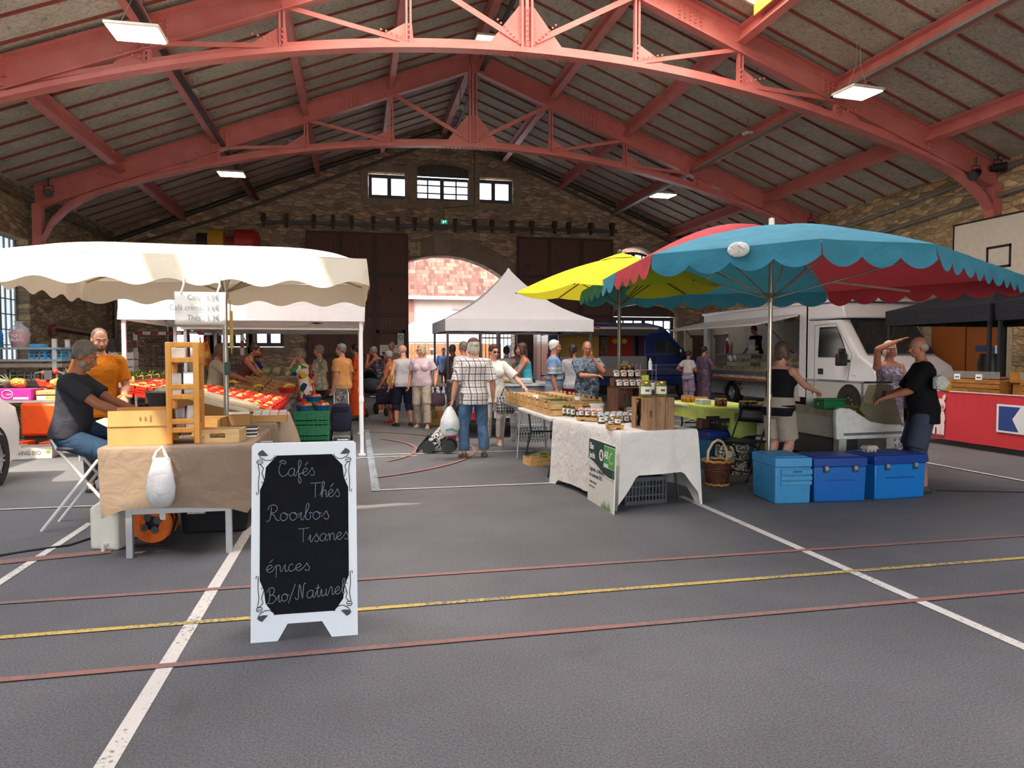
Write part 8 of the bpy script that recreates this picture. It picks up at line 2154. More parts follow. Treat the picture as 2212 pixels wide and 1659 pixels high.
def person(label,loc,face,H=1.70,w=1.0,fem=False,belly=0.0,lean=0.0,side=0.0,zh=None,hl=None,hr=None,el=None,er=None,fl=None,fr=None,kl=None,kr=None,head=(0,0),skin='fair',
   top=None,bottom=None,shoes='#2a2a2c',hair=('short','#8a8a88'),eyes=True,glasses=None,beard=None,hat=None,vox=0.0085,name='person',grip=0.5,group=None):
 k = H / 1.75
 t = thing(name,label,'person',loc,face)
 sk = SK[skin]
 zh = (0.915 if zh is None else zh / k)
 # spine
 N = 40; smax = 0.70; P,F = [],[]
 pos = Vector((0,0,zh)); ds = (smax + 0.12) / N
 def fr_(s):
  a = min(1,max(0,(s + 0.02) / 0.33)); a = a * a * (3 - 2 * a)
  return (rot(-lean * a,side * a,0) if True else None)
 def spine(s):
  p = Vector((0,0,zh)); n = max(1,int(abs(s) / 0.02));
  for i in range(n): p += fr_(s * (i + 0.5) / n) @ Vector((0,0,s / n))
  return p,fr_(s)
 def tors(s,rx,ry,oy,e=0.0,n=26):
  p,R = spine(s); bl = belly * math.exp(-((s - 0.15) / 0.13) ** 2)
  rxx = rx * w * (0.93 if fem and s > 0.3 else 1.0) * (1.06 if fem and s < 0.08 else 1) + e + bl * 0.5; ryy = ry * (0.5 + 0.5 * w) + e + bl * 0.6
  out = []
  for i in range(n):
   a = 2 * PI * i / n; cx,cy = math.cos(a),math.sin(a)
   x = math.copysign(abs(cx) ** 0.85,cx) * rxx; y = math.copysign(abs(cy) ** 0.85,cy) * ryy + oy + bl * 0.4
   out.append((p + R @ Vector((x,y,0))) * k)
  return out
 def interp(s):
  for a,b in zip(TORSO,TORSO[1:]):
   if a[0] <= s <= b[0]:
    u = (s - a[0]) / (b[0] - a[0]); return [a[j] + (b[j] - a[j]) * u for j in range(1,4)]
  return TORSO[0][1:] if s < TORSO[0][0] else TORSO[-1][1:]
 def bust(m,e=0.0):
  if fem:
   for sx in (-1,1):
    p,R = spine(0.355); m.ell((p + R @ Vector((sx * 0.075 * w,0.085 + e * 0.4,0))) * k,((0.068 + e) * k,(0.062 + e) * k,(0.068 + e) * k),R,14,10)
 # joints
 J = {}
 for sgn,nm,h,e_ in ((-1,'l',hl,el),(1,'r',hr,er)):
  p,R = spine(0.475); S_ = p + R @ Vector((sgn * 0.172 * w * (0.93 if fem else 1),-0.012,0))
  if h is None: h = (sgn * (0.25 * w + 0.01 + belly * .4),0.05,(zh - 0.07) * k)
  W_ = Vector(h) / k
  d = W_ - S_; L1,L2 = 0.285,0.255
  if d.length > L1 + L2 - 0.006: d = d.normalized() * (L1 + L2 - 0.006); W_ = S_ + d
  pole = Vector(e_) if e_ else Vector((sgn * 0.45,-1,-0.25))
  x = (L1 ** 2 - L2 ** 2 + d.length ** 2) / (2 * d.length); hh = math.sqrt(max(0,L1 ** 2 - x * x))
  dn = d.normalized(); pl = (pole - dn * pole.dot(dn)).normalized()
  J[nm] = (S_,S_ + dn * x + pl * hh,W_)
 for sgn,nm,f_,kp in ((-1,'L',fl,kl),(1,'R',fr,kr)):
  p,R = spine(0.0); h = p + R @ Vector((sgn * 0.088 * w,0,-0.0)) if False else Vector((sgn * 0.088 * w,0,zh))
  A = Vector(f_) / k if f_ else Vector((sgn * 0.10,-0.02,0.085))
  d = A - h; L1,L2 = 0.425,0.42
  if d.length > L1 + L2 - 0.004: A = h + d.normalized() * (L1 + L2 - 0.004); d = A - h
  pole = Vector(kp) if kp else Vector((sgn * 0.12,1,0.1))
  x = (L1 ** 2 - L2 ** 2 + d.length ** 2) / (2 * d.length); hh = math.sqrt(max(0,L1 ** 2 - x * x))
  dn = d.normalized(); pl = (pole - dn * pole.dot(dn)).normalized()
  J[nm] = (h,h + dn * x + pl * hh,A)
 p,R = spine(0.655)
 HR = rot(0,0,head[0]) @ rot(head[1],0,0); HC = p + R @ Vector((0,0.0,0.03)) + HR @ Vector((0,0.018,0.045))
 hp = lambda x,y,z: (HC + HR @ Vector((x,y,z))) * k
 kv = lambda v: v * k
 # ---- body
 m = MB()
 m.loft([tors(*r) for r in TORSO]); bust(m)
 m.ell(hp(0,-.012,.02),(.074 * k,.094 * k,.093 * k),HR); m.ell(hp(0,.022,-.04),(.058 * k,.066 * k,.08 * k),HR)
 m.ell(hp(0,.052,-.098),(.03 * k,.026 * k,.022 * k),HR); m.ell(hp(0,.07,.012),(.05 * k,.022 * k,.012 * k),HR)
 cap(m,hp(0,.086,-.008),hp(0,.106,-.045),.009 * k,.0135 * k,10); m.ell(hp(0,.083,-.074),(.024 * k,.013 * k,.011 * k),HR)
 for s in (-1,1): m.ell(hp(s * .036,.055,-.042),.026 * k,HR); m.ell(hp(s * .076,-.008,-.02),(.011 * k,.021 * k,.031 * k),HR,10,8); m.ell(hp(s * .014,.094,-.046),.0085 * k,None,8,6)
 cap(m,spine(0.5)[0] * k,hp(0,-.02,-.05),.054 * k,.05 * k)
 aw = 0.5 + 0.5 * w
 for nm,sgn in (('l',-1),('r',1)):
  S_,E_,W_ = J[nm]
  m.ell(kv(S_),.056 * k * aw); cap(m,kv(spine(0.52)[0] + spine(.52)[1] @ Vector((sgn * .05,-.015,0))),kv(S_ + Vector((0,0,.01))),.045 * k,.045 * k)
  cap(m,kv(S_),kv(E_),.050 * k * aw,.040 * k * aw); fw_ = (W_ - E_)
  cap(m,kv(E_),kv(E_ + fw_ * .3),.041 * k * aw,.042 * k * aw); cap(m,kv(E_ + fw_ * .3),kv(W_),.042 * k * aw,.027 * k)
  # hand: palm,four bent fingers,thumb from the side of the palm
  d = fw_.normalized(); up = Vector((0,0,1)) if abs(d.z) < 0.75 else Vector((0,1,0)) * (1 if d.z < 0 else -1)
  sd = d.cross(up).normalized(); nrm = sd.cross(d).normalized()
  if abs(d.z) >= 0.75: sd,nrm = nrm,sd * (-sgn)
  RR = Matrix((sd,d,nrm)).transposed()
  m.ell(kv(W_ + d * .045),(.040 * k,.056 * k,.017 * k),RR)
  pal = -nrm
  for i,L in enumerate((.068,.078,.073,.056)):
   b = W_ + d * (.088 - abs(i - 1.3) * .005) + sd * (.030 - .0205 * i) * (-sgn if abs(d.z) < .75 else 1)
   spd = sd * (.10 - .07 * i) * (-sgn if abs(d.z) < .75 else 1)
   d1 = (d + spd + pal * grip * .45).normalized(); c1 = b + d1 * L * .55; d2 = (d + spd + pal * grip * 1.5).normalized(); c2 = c1 + d2 * L * .5
   cap(m,kv(b - d * .02),kv(c1),.0092 * k,.0085 * k,8); cap(m,kv(c1),kv(c2),.0085 * k,.0072 * k,8)
  ts = sd * (-sgn if abs(d.z) < .75 else 1)
  b = W_ + d * .025 + ts * .026; c1 = b + (d * .6 + ts * .8 + pal * .3).normalized() * .045; c2 = c1 + (d * .9 + ts * .2 + pal * .5).normalized() * .032
  cap(m,kv(b),kv(c1),.0115 * k,.0098 * k,8); cap(m,kv(c1),kv(c2),.0098 * k,.008 * k,8)
 for nm,sgn in (('L',-1),('R',1)):
  h,n_,A = J[nm]; sh = A - n_
  cap(m,kv(h + Vector((0,-.01,.0))),kv(n_),.085 * k * aw,.056 * k * aw); bk_ = Vector((0,-.018,0))
  cap(m,kv(n_),kv(n_ + sh * .3 + bk_),.054 * k * aw,.057 * k * aw); cap(m,kv(n_ + sh * .3 + bk_),kv(A),.057 * k * aw,.036 * k)
  fd = Vector((sgn * .18,1,0)).normalized(); fz = Vector((0,0,-.05))
  cap(m,kv(A + fd * -.035 + fz),kv(A + fd * .12 + fz + Vector((0,0,-.008))),.033 * k,.028 * k); cap(m,kv(A + Vector((0,0,.01))),kv(A + fd * .07 + Vector((0,0,-.035))),.035 * k,.03 * k)
 bake(m,'body',sk,t,vox,4)
 # ---- clothes
 def sleeve(m,nm,fr_s,e):
  S_,E_,W_ = J[nm]
  m.ell(kv(S_),(.057 * aw + e) * k)
  a,b = S_,S_ + (E_ - S_) * min(1,fr_s); m.cyl(kv(a),kv(b),(.052 * aw + e) * k,(.047 * aw + e * 1.5) * k,20)
  if fr_s > 1: m.ell(kv(E_),(.045 * aw + e) * k); m.cyl(kv(E_),kv(E_ + (W_ - E_) * (fr_s - 1)),(.046 * aw + e) * k,(.036 + e) * k,18)
 if top:
  m = MB(); e = top.get('e',.013); s0,s1 = top.get('hem',-.06),top.get('neck',.552); n = 14
  rr = []
  for i in range(n + 1):
   s = s0 + (s1 - s0) * i / n; q = interp(max(s,-.05)); ex = e + (0.012 * max(0,(0.12 - s) / .2) if s < .12 else 0); rr.append(tors(s,*q,e=ex if s < .5 else e * .6))
  m.loft(rr); bust(m,e)
  if top.get('sl',0) > 0:
   for nm,sgn in (('l',-1),('r',1)): sleeve(m,nm,top['sl'],e); cap(m,kv(spine(.5)[0] + spine(.5)[1] @ Vector((sgn * .06,-.012,0))),kv(J[nm][0] + Vector((0,0,.012))),(.048 + e) * k,(.046 + e * .7) * k)
  else:
   for sgn in (-1,1): cap(m,kv(spine(.49)[0] + spine(.49)[1] @ Vector((sgn * .085,-.012,0))),kv(spine(.535)[0] + spine(.535)[1] @ Vector((sgn * .095,-.012,.0))),.036 * k,.026 * k)
  if top.get('skirt'):
   z1,r1 = top['skirt'] / k,top.get('r',.25)
   m.loft([[Vector(((r_ * w + .01 * math.sin(9 * a + z * 7)) * math.cos(a),(r_ * .78 + .01 * math.sin(9 * a)) * math.sin(a) - .01,z)) * k for a in [2 * PI * i / 44 for i in range(44)]] for z,r_ in ((z1,r1),(z1 + .02,r1),(zh * .5 + z1 * .5,(r1 + .2) / 2),(zh + .02,.185),(zh + .14,.165))])
  bake(m,top.get('name','shirt'),top['mat'],t,max(vox,.009),3)
 if bottom:
  m = MB(); kind = bottom['kind']; e = bottom.get('e',.012)
  if kind == 'skirt':
   z1,r1 = bottom['z'] / k,bottom.get('r',.24)
   m.loft([[Vector(((r_ * w + .012 * math.sin(11 * a + z * 5)) * math.cos(a),(r_ * .8 + .012 * math.sin(11 * a)) * math.sin(a) - .01,z)) * k for a in [2 * PI * i / 44 for i in range(44)]] for z,r_ in ((z1,r1),(z1 + .02,r1),((zh + z1) / 2,(r1 + .19) / 2),(zh,.19),(zh + .15,.16))])
  else:
   m.loft([tors(s,*interp(s),e=e * .8) for s in (-.10,-.06,-.02,.04,.10,.16)])
   for nm in ('L','R'):
    h,n_,A = J[nm]; fe = bottom.get('fr',1.93); la = bottom.get('loose',0)
    b = h + (n_ - h) * min(1,fe); m.ell(kv(h),(.088 * aw + e) * k); m.cyl(kv(h),kv(b),(.088 * aw + e) * k,(.058 * aw + e + la) * k,22)
    if fe > 1: m.ell(kv(n_),(.058 * aw + e) * k); mid = n_ + (A - n_) * .4 + Vector((0,-.012,0)); q_ = n_ + (A - n_) * (fe - 1); m.cyl(kv(n_),kv(mid),(.058 * aw + e) * k,(.058 * aw + e) * k,20); m.cyl(kv(mid),kv(q_),(.058 * aw + e) * k,(.05 + e + la) * k,20)
  bake(m,bottom.get('name',kind),bottom['mat'],t,max(vox,.009),3)
 if shoes:
  for nm,sgn in (('L',-1),('R',1)):
   A = J[nm][2]; fd = Vector((sgn * .18,1,0)).normalized(); m = MB(); sdv = Vector((fd.y,-fd.x,0))
   rings = []
   for y,hw,z1 in ((-.075,.022,.05),(-.06,.036,.07),(0,.040,.075),(.07,.047,.05),(.13,.046,.042),(.165,.036,.035),(.18,.016,.03)):
    c = A + fd * y; rings.append([kv(Vector((c.x,c.y,0)) + sdv * (hw * q) + Vector((0,0,A.z - .085 + z * z1))) for q,z in ((-1,.04),(1,.04),(1.05,.5),(.7,1),(-.7,1),(-1.05,.5))])
   m.loft(rings); m.build('shoe',M(shoes,0.6),t,bevel=.004 * k)
 # ---- head details
 st,hc = hair
 if st != 'none':
  m = MB(); E = lambda c,r: m.ell(hp(*c),tuple(x * k for x in r),HR,18,12)
  if st in ('short','bob','bun','long','buzz','tail'):
   g = 0.004 if st == 'buzz' else 0.012
   E((0,-.024,.034),(.075 + g,.086 + g,.082 + g)); E((0,-.07,-.02),(.06 + g * .5,.036,.055))
   for s in (-1,1): E((s * .066,-.028,.0),(.012 + g * .6,.045,.045))
  if st == 'ring':
   E((0,-.062,-.012),(.072,.05,.052))
   for s in (-1,1): E((s * .068,-.03,.0),(.018,.05,.04))
  if st in ('bob','long'):
   for s in (-1,1): E((s * .07,-.008,-.04),(.024,.05,.078))
   E((0,-.075,-.05),(.07,.04,.08)); E((0,.03,.085),(.06,.045,.026))
  if st == 'short': E((0,.028,.082),(.058,.048,.026))
  if st == 'long': E((0,-.085,-.13),(.066,.034,.12))
  if st == 'tail': E((0,-.10,-.0),(.03,.03,.03)); E((0,-.115,-.08),(.026,.026,.085))
  if st == 'bun': E((0,-.085,.085),(.04,.04,.036))
  bake(m,'hair',hairmat(hc),t,max(vox,.008),2)
 if beard:
  m = MB(); m.ell(hp(0,.05,-.095),(.042 * k,.036 * k,.035 * k),HR); m.ell(hp(0,.087,-.06),(.028 * k,.012 * k,.008 * k),HR)
  for s in (-1,1): m.ell(hp(s * .05,.015,-.075),(.014 * k,.04 * k,.035 * k),HR)
  bake(m,'beard',hairmat(beard),t,.007,2)
 if eyes:
  for s in (-1,1): MB().ell(hp(s * .031,.079,-.008),(.0145 * k,.009 * k,.0075 * k),HR,10,8).ell(hp(s * .031,.0845,-.008),(.0065 * k,.0055 * k,.0065 * k),HR,8,6,1).build('eye',[M('#d9cfc6',0.3,var=0),M('#2b1d16',0.2,var=0)],t)
  m = MB()
  for s in (-1,1): m.tube([hp(s * .014,.092,.014),hp(s * .032,.090,.020),hp(s * .05,.078,.013)],.0042 * k,6)
  m.build('eyebrows',hairmat(beard or hc) if st != 'none' else hairmat('#6a5040'),t)
  MB().ell(hp(0,.0945,-.074),(.021 * k,.0055 * k,.0055 * k),HR,12,6).build('mouth',M('#9c5a50' if not fem else '#a8524e',0.5),t)
 if glasses:
  m = MB()
  for s in (-1,1):
   if glasses == 'sun': m.ell(hp(s * .032,.095,-.008),(.026 * k,.006 * k,.019 * k),HR)
   else: m.tube([hp(s * .032 + .023 * math.cos(PI * i / 8),.097,-.01 + .017 * math.sin(PI * i / 8)) for i in range(16)],.0022 * k,5,closed=True)
   m.tube([hp(s * .055,.095,-.003),hp(s * .078,.03,0),hp(s * .08,-.02,-.005)],.0025 * k,5)
  m.tube([hp(-.01,.1,-.005),hp(.01,.1,-.005)],.003 * k,5); m.build('glasses',M('#2a1d18',0.2),t)
 if hat:
  m = MB(); m.ell(hp(0,-.012,.052),(.088 * k,.105 * k,.078 * k),HR,24,14); m.ell(hp(0,.10,.045),(.07 * k,.06 * k,.008 * k),HR)
  m.build('cap',fabric(hat,.1,.5,14),t); MB().ell(hp(0,-.109,.032),(.035 * k,.012 * k,.02 * k),HR).build('cap_strap',M('#d9d6cf',0.6),t)
 t['category'] = 'person'
 return t,k
def px_at(px,Y): return Vector((at(px,764,Y).x,Y,0))
# printed fabrics
def plaid(base,l1,l2,f=17.0):
 k = NT('plaid'); x,y,z = k.sep(k.coord())
 def ln(v,fr,wd,off=0.0): return k.ramp(k.math('FRACT',k.math('ADD',k.math('MULTIPLY',v,fr),off + 50.0)),[(0.0,1.0),(wd,1.0),(wd + .02,0.0),(0.98,0.0)])
 u = k.math('ADD',x,k.math('MULTIPLY',y,0.6))
 c = k.mix(ln(u,f,.16),base,l1); c = k.mix(ln(z,f * .9,.14),c,l1); c = k.mix(k.math('MULTIPLY',ln(u,f,.1,.4),.7),c,l2); c = k.mix(k.math('MULTIPLY',ln(z,f * .9,.1,.4),.6),c,l2)
 k.base(c); k.b.inputs['Roughness'].default_value = .85; k.bump(k.noise(k.coord(),9,3,.5,.8),.3,.04); return k.m
def blotch(cols,sc=9.0,kind='noise',dist=1.0):
 k = NT('printed_cloth'); co = k.coord(); n = len(cols)
 f = k.noise(co,sc,3,.55,dist) if kind == 'noise' else k.sep(k.voronoi(co,sc,'F1','Color'))[0]
 lo,hi = (.36,.64) if kind == 'noise' else (0,1)
 k.base(k.ramp(f,[(lo + (hi - lo) * i / n if i else 0.0,c) for i,c in enumerate(cols)],'CONSTANT')); k.b.inputs['Roughness'].default_value = .85
 k.bump(k.noise(co,9,3,.5,.8),.3,.04); return k.m
def bands(stops,z0,z1):
 k = NT('striped_cloth'); z = k.sep(k.coord())[2]
 k.base(k.ramp(k.math('DIVIDE',k.math('SUBTRACT',z,z0),z1 - z0),stops,'CONSTANT')); k.b.inputs['Roughness'].default_value = .85; k.bump(k.noise(k.coord(),9,3,.5,.8),.3,.04); return k.m
FB = lambda c: fabric(c,.07,.5,9.0)
tee = lambda c,sl=.62,**q: dict(mat=FB(c) if isinstance(c,str) else c,sl=sl,**q)
denim = blotch(['#3d5878','#4a6788','#557294','#44607f'],2.0,'noise',.3)
# the stallholders on the fruit side
person('person in a dark grey T-shirt and jeans seated on the white stool, looking down',(-2.42,7.0,0),-90,1.76,1.1,belly=.03,lean=10,zh=.775,hl=(-.12,.60,.93),hr=(.10,.60,.90),el=(-.5,-.4,-1),er=(.6,-.3,-1),fl=(-.05,.50,.47),fr=(.14,.42,.20),kl=(-.3,1,.9),head=(0,-24),skin='tan',
  top=tee('#3a3c46',.68,hem=.0,e=.018),bottom=dict(kind='trousers',mat=FB('#2f4662'),fr=1.12,loose=.02,name='jeans'),shoes='#23304a',hair=('short','#77726c'),beard='#9a9188',vox=.0065,grip=.5)
person('person with a short beard in an orange-brown shirt standing behind the seated man',px_at(214,8.8),-158,1.77,1.08,lean=4,hl=(-.20,.26,1.02),hr=(.26,.22,1.0),head=(8,-12),skin='fair',
  top=tee('#b8690f',.75,hem=-.12,e=.02),bottom=dict(kind='trousers',mat=FB('#4a463f')),hair=('buzz','#6a5444'),beard='#70503a',vox=.007,grip=1.0)
o = MB().tube([(-.07,0,0),(0,.03,.01),(.07,0,0)],[.012,.03,.012],9).build('held_fruit',pm[2]); place(o,px_at(214,8.8) + Vector((.30,-.17,1.03)),20); tag(o,'small yellow fruit in the hands of the orange shirt person','fruit')
person('person in a loose beige T-shirt reaching over the red crates',px_at(462,13.15),-84,1.66,1.05,lean=10,hl=(-.1,.62,.98),hr=(.12,.58,1.0),head=(0,-14),skin='tan',top=tee('#b5a995',.7,hem=-.14,e=.022),bottom=dict(kind='trousers',mat=FB('#6a6058')),hair=('bob','#6a4a38'))
person('person with glasses half hidden behind the beige T-shirt person',px_at(426,15.3),-150,1.70,1.0,top=tee('#a08e78',.7),bottom=dict(kind='trousers',mat=FB('#4d4a48')),hair=('short','#5a3f30'),glasses='frame',skin='tan')
person('person with a hair bun in a brown tank top leaning over the slatted crates',px_at(523,14.6),-98,1.73,.95,True,lean=24,hl=(-.18,.52,.92),hr=(.16,.56,.96),head=(0,-18),skin='tan',top=dict(mat=FB('#6d4238'),hem=-.10,neck=.50,name='tank_top'),bottom=dict(kind='trousers',mat=FB('#2f3238')),hair=('bun','#3d2018'),grip=.9)
t_ = thing('brown_bag','brown paper bag being filled over the slatted crates','bag',px_at(569,14.35) + Vector((0,0,1.02)))
MB().lathe([(0.03,-.09),(.075,-.06),(.085,.02),(.06,.08),(.08,.12)],n=14).build('bag',M('#a8865a',.8,var=.15),t_)
person('person in blue behind the brown tank top person',px_at(549,16.0),-95,1.62,1.0,True,lean=8,top=tee('#2d4fa0',.5),bottom=dict(kind='trousers',mat=FB('#33343a')),hair=('long','#4a3428'),skin='tan')
person('older person in a bright patchwork print outfit holding a hand to the face',px_at(661,14.2),62,1.56,1.05,True,lean=12,hl=(-.14,.20,1.30),el=(-.6,.2,-1),head=(14,-8),top=tee(blotch(['#e9e4d8','#b3262c','#27346e','#e7e2d4','#e0b52c','#3b8a4c','#e9e4d8'],9,'v'),.7,hem=-.05,e=.02),bottom=dict(kind='skirt',mat=blotch(['#28408c','#dedacb','#c9302c','#dfb832','#3a5aa8'],7,'v'),z=.62,r=.23),hair=('short','#97897a'),skin='pink')
person('person with short grey-blond hair in a pale tie-dye T-shirt',px_at(690,15.2),68,1.66,1.05,True,hr=(.22,.05,.82),head=(5,0),top=tee(blotch(['#b9ad94','#8f8d80','#c9bfa6'],4),.7,hem=-.10,e=.02),bottom=dict(kind='trousers',mat=FB('#3a3d46')),hair=('short','#a5957e'),skin='pink')
person('person with grey hair and glasses in a peach T-shirt by the navy trolley',px_at(738,14.5),52,1.68,1.14,True,.03,hl=(-.26,.0,.84),hr=(.27,.04,.80),head=(22,0),top=tee('#e2a468',.72,hem=-.06,e=.02),bottom=dict(kind='trousers',mat=blotch(['#c9c3bd','#4a4a55','#b9b3ad'],16),fr=1.5),hair=('short','#83837c'),glasses='frame',skin='pink')
person('person with dark hair in a long orange dress',px_at(768,16.8),88,1.70,1.0,True,hl=(-.12,.28,1.05),hr=(.16,.26,1.05),head=(-10,-4),top=dict(mat=FB('#d4521c'),sl=.8,skirt=.12,r=.27,hem=-.02,name='dress'),hair=('short','#2c1c18'),skin='tan')
# the crowd near the gateway
flor = blotch(['#1c1f33','#20243a','#1c1f33','#8f7f86','#23263c'],11)
person('stooping person in a dark floral dress with a hand at the mouth',px_at(822,18.9),62,1.70,1.05,True,lean=20,hl=(-.06,.33,1.36),el=(-.5,.1,-1),hr=(.14,.34,1.1),head=(10,-10),skin='tan',top=dict(mat=flor,skirt=.55,r=.22,hem=-.02,neck=.47,name='dress'),shoes='#b9a28c',hair=('short','#8d8c8a'))
person('tall person with grey hair and glasses near the wicket door',px_at(846,21.3),150,1.82,1.0,head=(15,0),top=tee('#7a6a60',.7),bottom=dict(kind='trousers',mat=FB('#3b3a3c')),hair=('short','#7d7872'),glasses='frame',skin='tan')
person('person in yellow and a red floral skirt with red shoes behind the white tank top',px_at(846,16.2),60,1.56,1.0,True,lean=8,hl=(-.2,.18,.80),head=(10,-5),skin='tan',top=dict(mat=blotch(['#d9cf3a','#c9682c','#a33a30'],4),hem=-.02,neck=.5,name='top'),bottom=dict(kind='skirt',mat=blotch(['#2b3560','#a5362f','#8c8a98','#2d3a58','#a83c2c'],10),z=.32,r=.22),shoes='#b3302a',hair=('short','#a5a29e'))
person('bald person in a white sleeveless top and dark shorts seen from behind',px_at(871,15.3),14,1.67,1.12,hl=(-.29,.02,.84),hr=(.27,.14,.88),fl=(-.15,0,.085),fr=(.16,0,.085),head=(38,-4),skin='pink',top=dict(mat=FB('#c9c9cf'),hem=-.06,neck=.54,e=.02,name='tank_top'),bottom=dict(kind='shorts',mat=FB('#25273a'),fr=1.12,e=.022,loose=.03),shoes='#26272b',hair=('none','#bba595'),eyes=True)
P14 = px_at(911,14.75)
person('person with blond-grey hair in a pale pink T-shirt carrying handbags',P14,160,1.68,1.10,True,.02,hl=(-.30,.10,.90),hr=(.26,.02,.86),fl=(-.15,.14,.085),fr=(.10,-.10,.085),head=(-42,-8),skin='pink',top=tee('#d3bfcb',.62,hem=-.03,e=.02),bottom=dict(kind='trousers',mat=FB('#b3a797'),e=.02,loose=.015),shoes='#b3a99c',hair=('bob','#c3b294'),glasses='frame',vox=.0075,grip=1.3)
def handbag(label,loc,col,W,Hh,D=.1,rz=0,drop=.16,cat='bag',name='handbag'):
 t = thing(name,label,cat,loc,rz)
 MB().loft([[Vector((x * W / 2 * s,y * D / 2 * q,z)) for x,y in [(math.copysign(abs(math.cos(a)) ** .5,math.cos(a)),math.copysign(abs(math.sin(a)) ** .7,math.sin(a))) for a in [2 * PI * i / 20 for i in range(20)]]] for z,s,q in ((-Hh - drop,.8,.9),(-Hh - drop + .03,1,1.1),(-Hh * .5 - drop,1,1),(-drop,.9,.45))]).build('bag',fabric(col,.1,.6,16) if isinstance(col,str) else col,t)
 for y in (-.02,.02): MB().tube([(-W * .25,y,-drop),(-.03,y * .5,-.02),(0,0,0.0),(.03,y * .5,-.02),(W * .25,y,-drop)],.008,6).build('strap',M('#4a3a32',.6),t)
 return t
handbag('dark plum handbag held by the pale pink T-shirt person',P14 + Vector((.31,-.10,.87)),'#55434f',.30,.26,.12,10)
handbag('mustard bag behind the plum handbag',P14 + Vector((.22,-.05,.88)),'#c98a2c',.24,.26,.08,20)
handbag('white shopping bag hanging below the mustard bag',P14 + Vector((.15,.02,.86)),'#cfcac2',.28,.38,.1,40)
handbag('round black tote carried beside the white tank top person',px_at(838,15.7) + Vector((-.05,0,.84)),'#20202a',.42,.33,.2,0,.08)
P15 = Vector((1.66,10.36,0))
person('person in a brown cap, white plaid shirt and blue jeans seen from behind',P15,2,1.71,1.12,hl=(-.31,-.02,.83),hr=(.29,.02,.86),fl=(-.14,0,.085),fr=(.17,.06,.085),skin='fair',top=tee(plaid('#d3d2d4','#5d5557','#a58c74',12),.95,hem=-.12,e=.022,name='shirt'),bottom=dict(kind='trousers',mat=denim,e=.018,loose=.012,name='jeans'),shoes='#4a3c30',hair=('bob','#c3bcae'),hat='#5c423c',eyes=False,vox=.0065,grip=1.3)
t_ = thing('plastic_bag','white plastic bag of vegetables held by the plaid shirt person','plastic bag',P15 + Vector((-.35,-.05,.75)))
MB().lathe([(.02,-.42),(.10,-.40),(.145,-.30),(.13,-.18),(.07,-.06),(.03,0.0)],n=20).build('bag',bagm,t_); MB().ell((0,0,-.28),(.11,.1,.1)).build('vegetables',M('#9fb3a4',.6,var=.3,vs=9),t_); MB().tube([(-.08,-.125,-.32),(0,-.145,-.3),(.09,-.12,-.34)],.012,5).build('print',M('#3c8f86',var=0),t_)
handbag('magenta cloth bag behind the plaid shirt person',Vector((1.42,11.3,.72)),'#a3245e',.22,.42,.14,0,.2)
person('person with sunglasses, white top and beige trousers behind the plaid shirt person',px_at(1066,11.7),176,1.64,1.05,True,hl=(-.46,.18,.98),hr=(.25,.05,.86),head=(20,-6),top=dict(mat=FB('#d3d2cc'),sl=.95,hem=-.16,e=.03,name='blouse'),bottom=dict(kind='trousers',mat=FB('#b9aca4'),fr=1.82),shoes='#c9bba6',hair=('short','#3a2924'),glasses='sun',skin='pink',grip=.4)
handbag('black and white checked tote hanging from the white top person\'s arm', px_at(1092, 11.45) + Vector((0, 0, .96)), plaid('#1d1d22', '#d9d7d2', '#8d8b88', 22), .30, .28, .12, 0, .14)
person('person with grey hair in a pale shirt beyond the plaid shirt person',px_at(1001,15.0),30,1.74,1.05,top=tee('#b9bcc4',.7),bottom=dict(kind='trousers',mat=FB('#3a3d46')),hair=('short','#7a6f68'),skin='tan')
person('person in a dark brown checked shirt bending towards the goods table',px_at(984,17.3),35,1.72,1.05,lean=12,hl=(-.15,.3,1.0),skin='deep',top=tee(plaid('#5a4038','#2d211f','#8a6a5a',20),1.6,name='shirt'),bottom=dict(kind='trousers',mat=FB('#1f2026')),hair=('buzz','#6a5a50'))
person('person in a pale blue shirt standing in the sunny yard',px_at(958,27.5),180,1.72,1.15,top=tee('#7f9cc9',1.6,hem=-.12),bottom=dict(kind='trousers',mat=FB('#23253a')),hair=('short','#5a5048'),skin='deep',vox=.012)
person('person in a white hat and shirt farther off in the yard',px_at(933,30.5),150,1.72,1.0,top=tee('#dcd9d4',.8),bottom=dict(kind='trousers',mat=FB('#5a5a60')),hair=('short','#c9c4bc'),hat='#e2ded6',skin='tan',vox=.012)
person('person with short brown hair in an ecru sleeveless top seen from behind',px_at(1094,16.9),-15,1.66,1.05,True,top=dict(mat=FB('#c9c0ae'),sl=.12,hem=-.06,name='top'),bottom=dict(kind='trousers',mat=FB('#4a4a50')),hair=('short','#3d2a24'),skin='tan',eyes=False)
person('person in a pink top facing the ecru top person',px_at(1118,18.0),170,1.70,1.0,True,hl=(-.1,.25,1.15),top=dict(mat=FB('#d0a9b2'),sl=.2,hem=-.06,name='top'),bottom=dict(kind='trousers',mat=FB('#55525a')),hair=('long','#4a342c'),skin='tan')
person('person with long brown hair in a turquoise camisole leaning on the trailer counter',px_at(1139,13.25),82,1.70,.95,True,lean=10,hl=(-.16,.42,1.0),hr=(.10,.50,.99),el=(-.4,-.5,-.6),head=(0,-4),skin='tan',top=dict(mat=FB('#3f9fb0'),hem=-.0,neck=.46,name='camisole'),bottom=dict(kind='skirt',mat=FB('#191a24'),z=.42,r=.20),hair=('long','#43291f'),grip=.1)
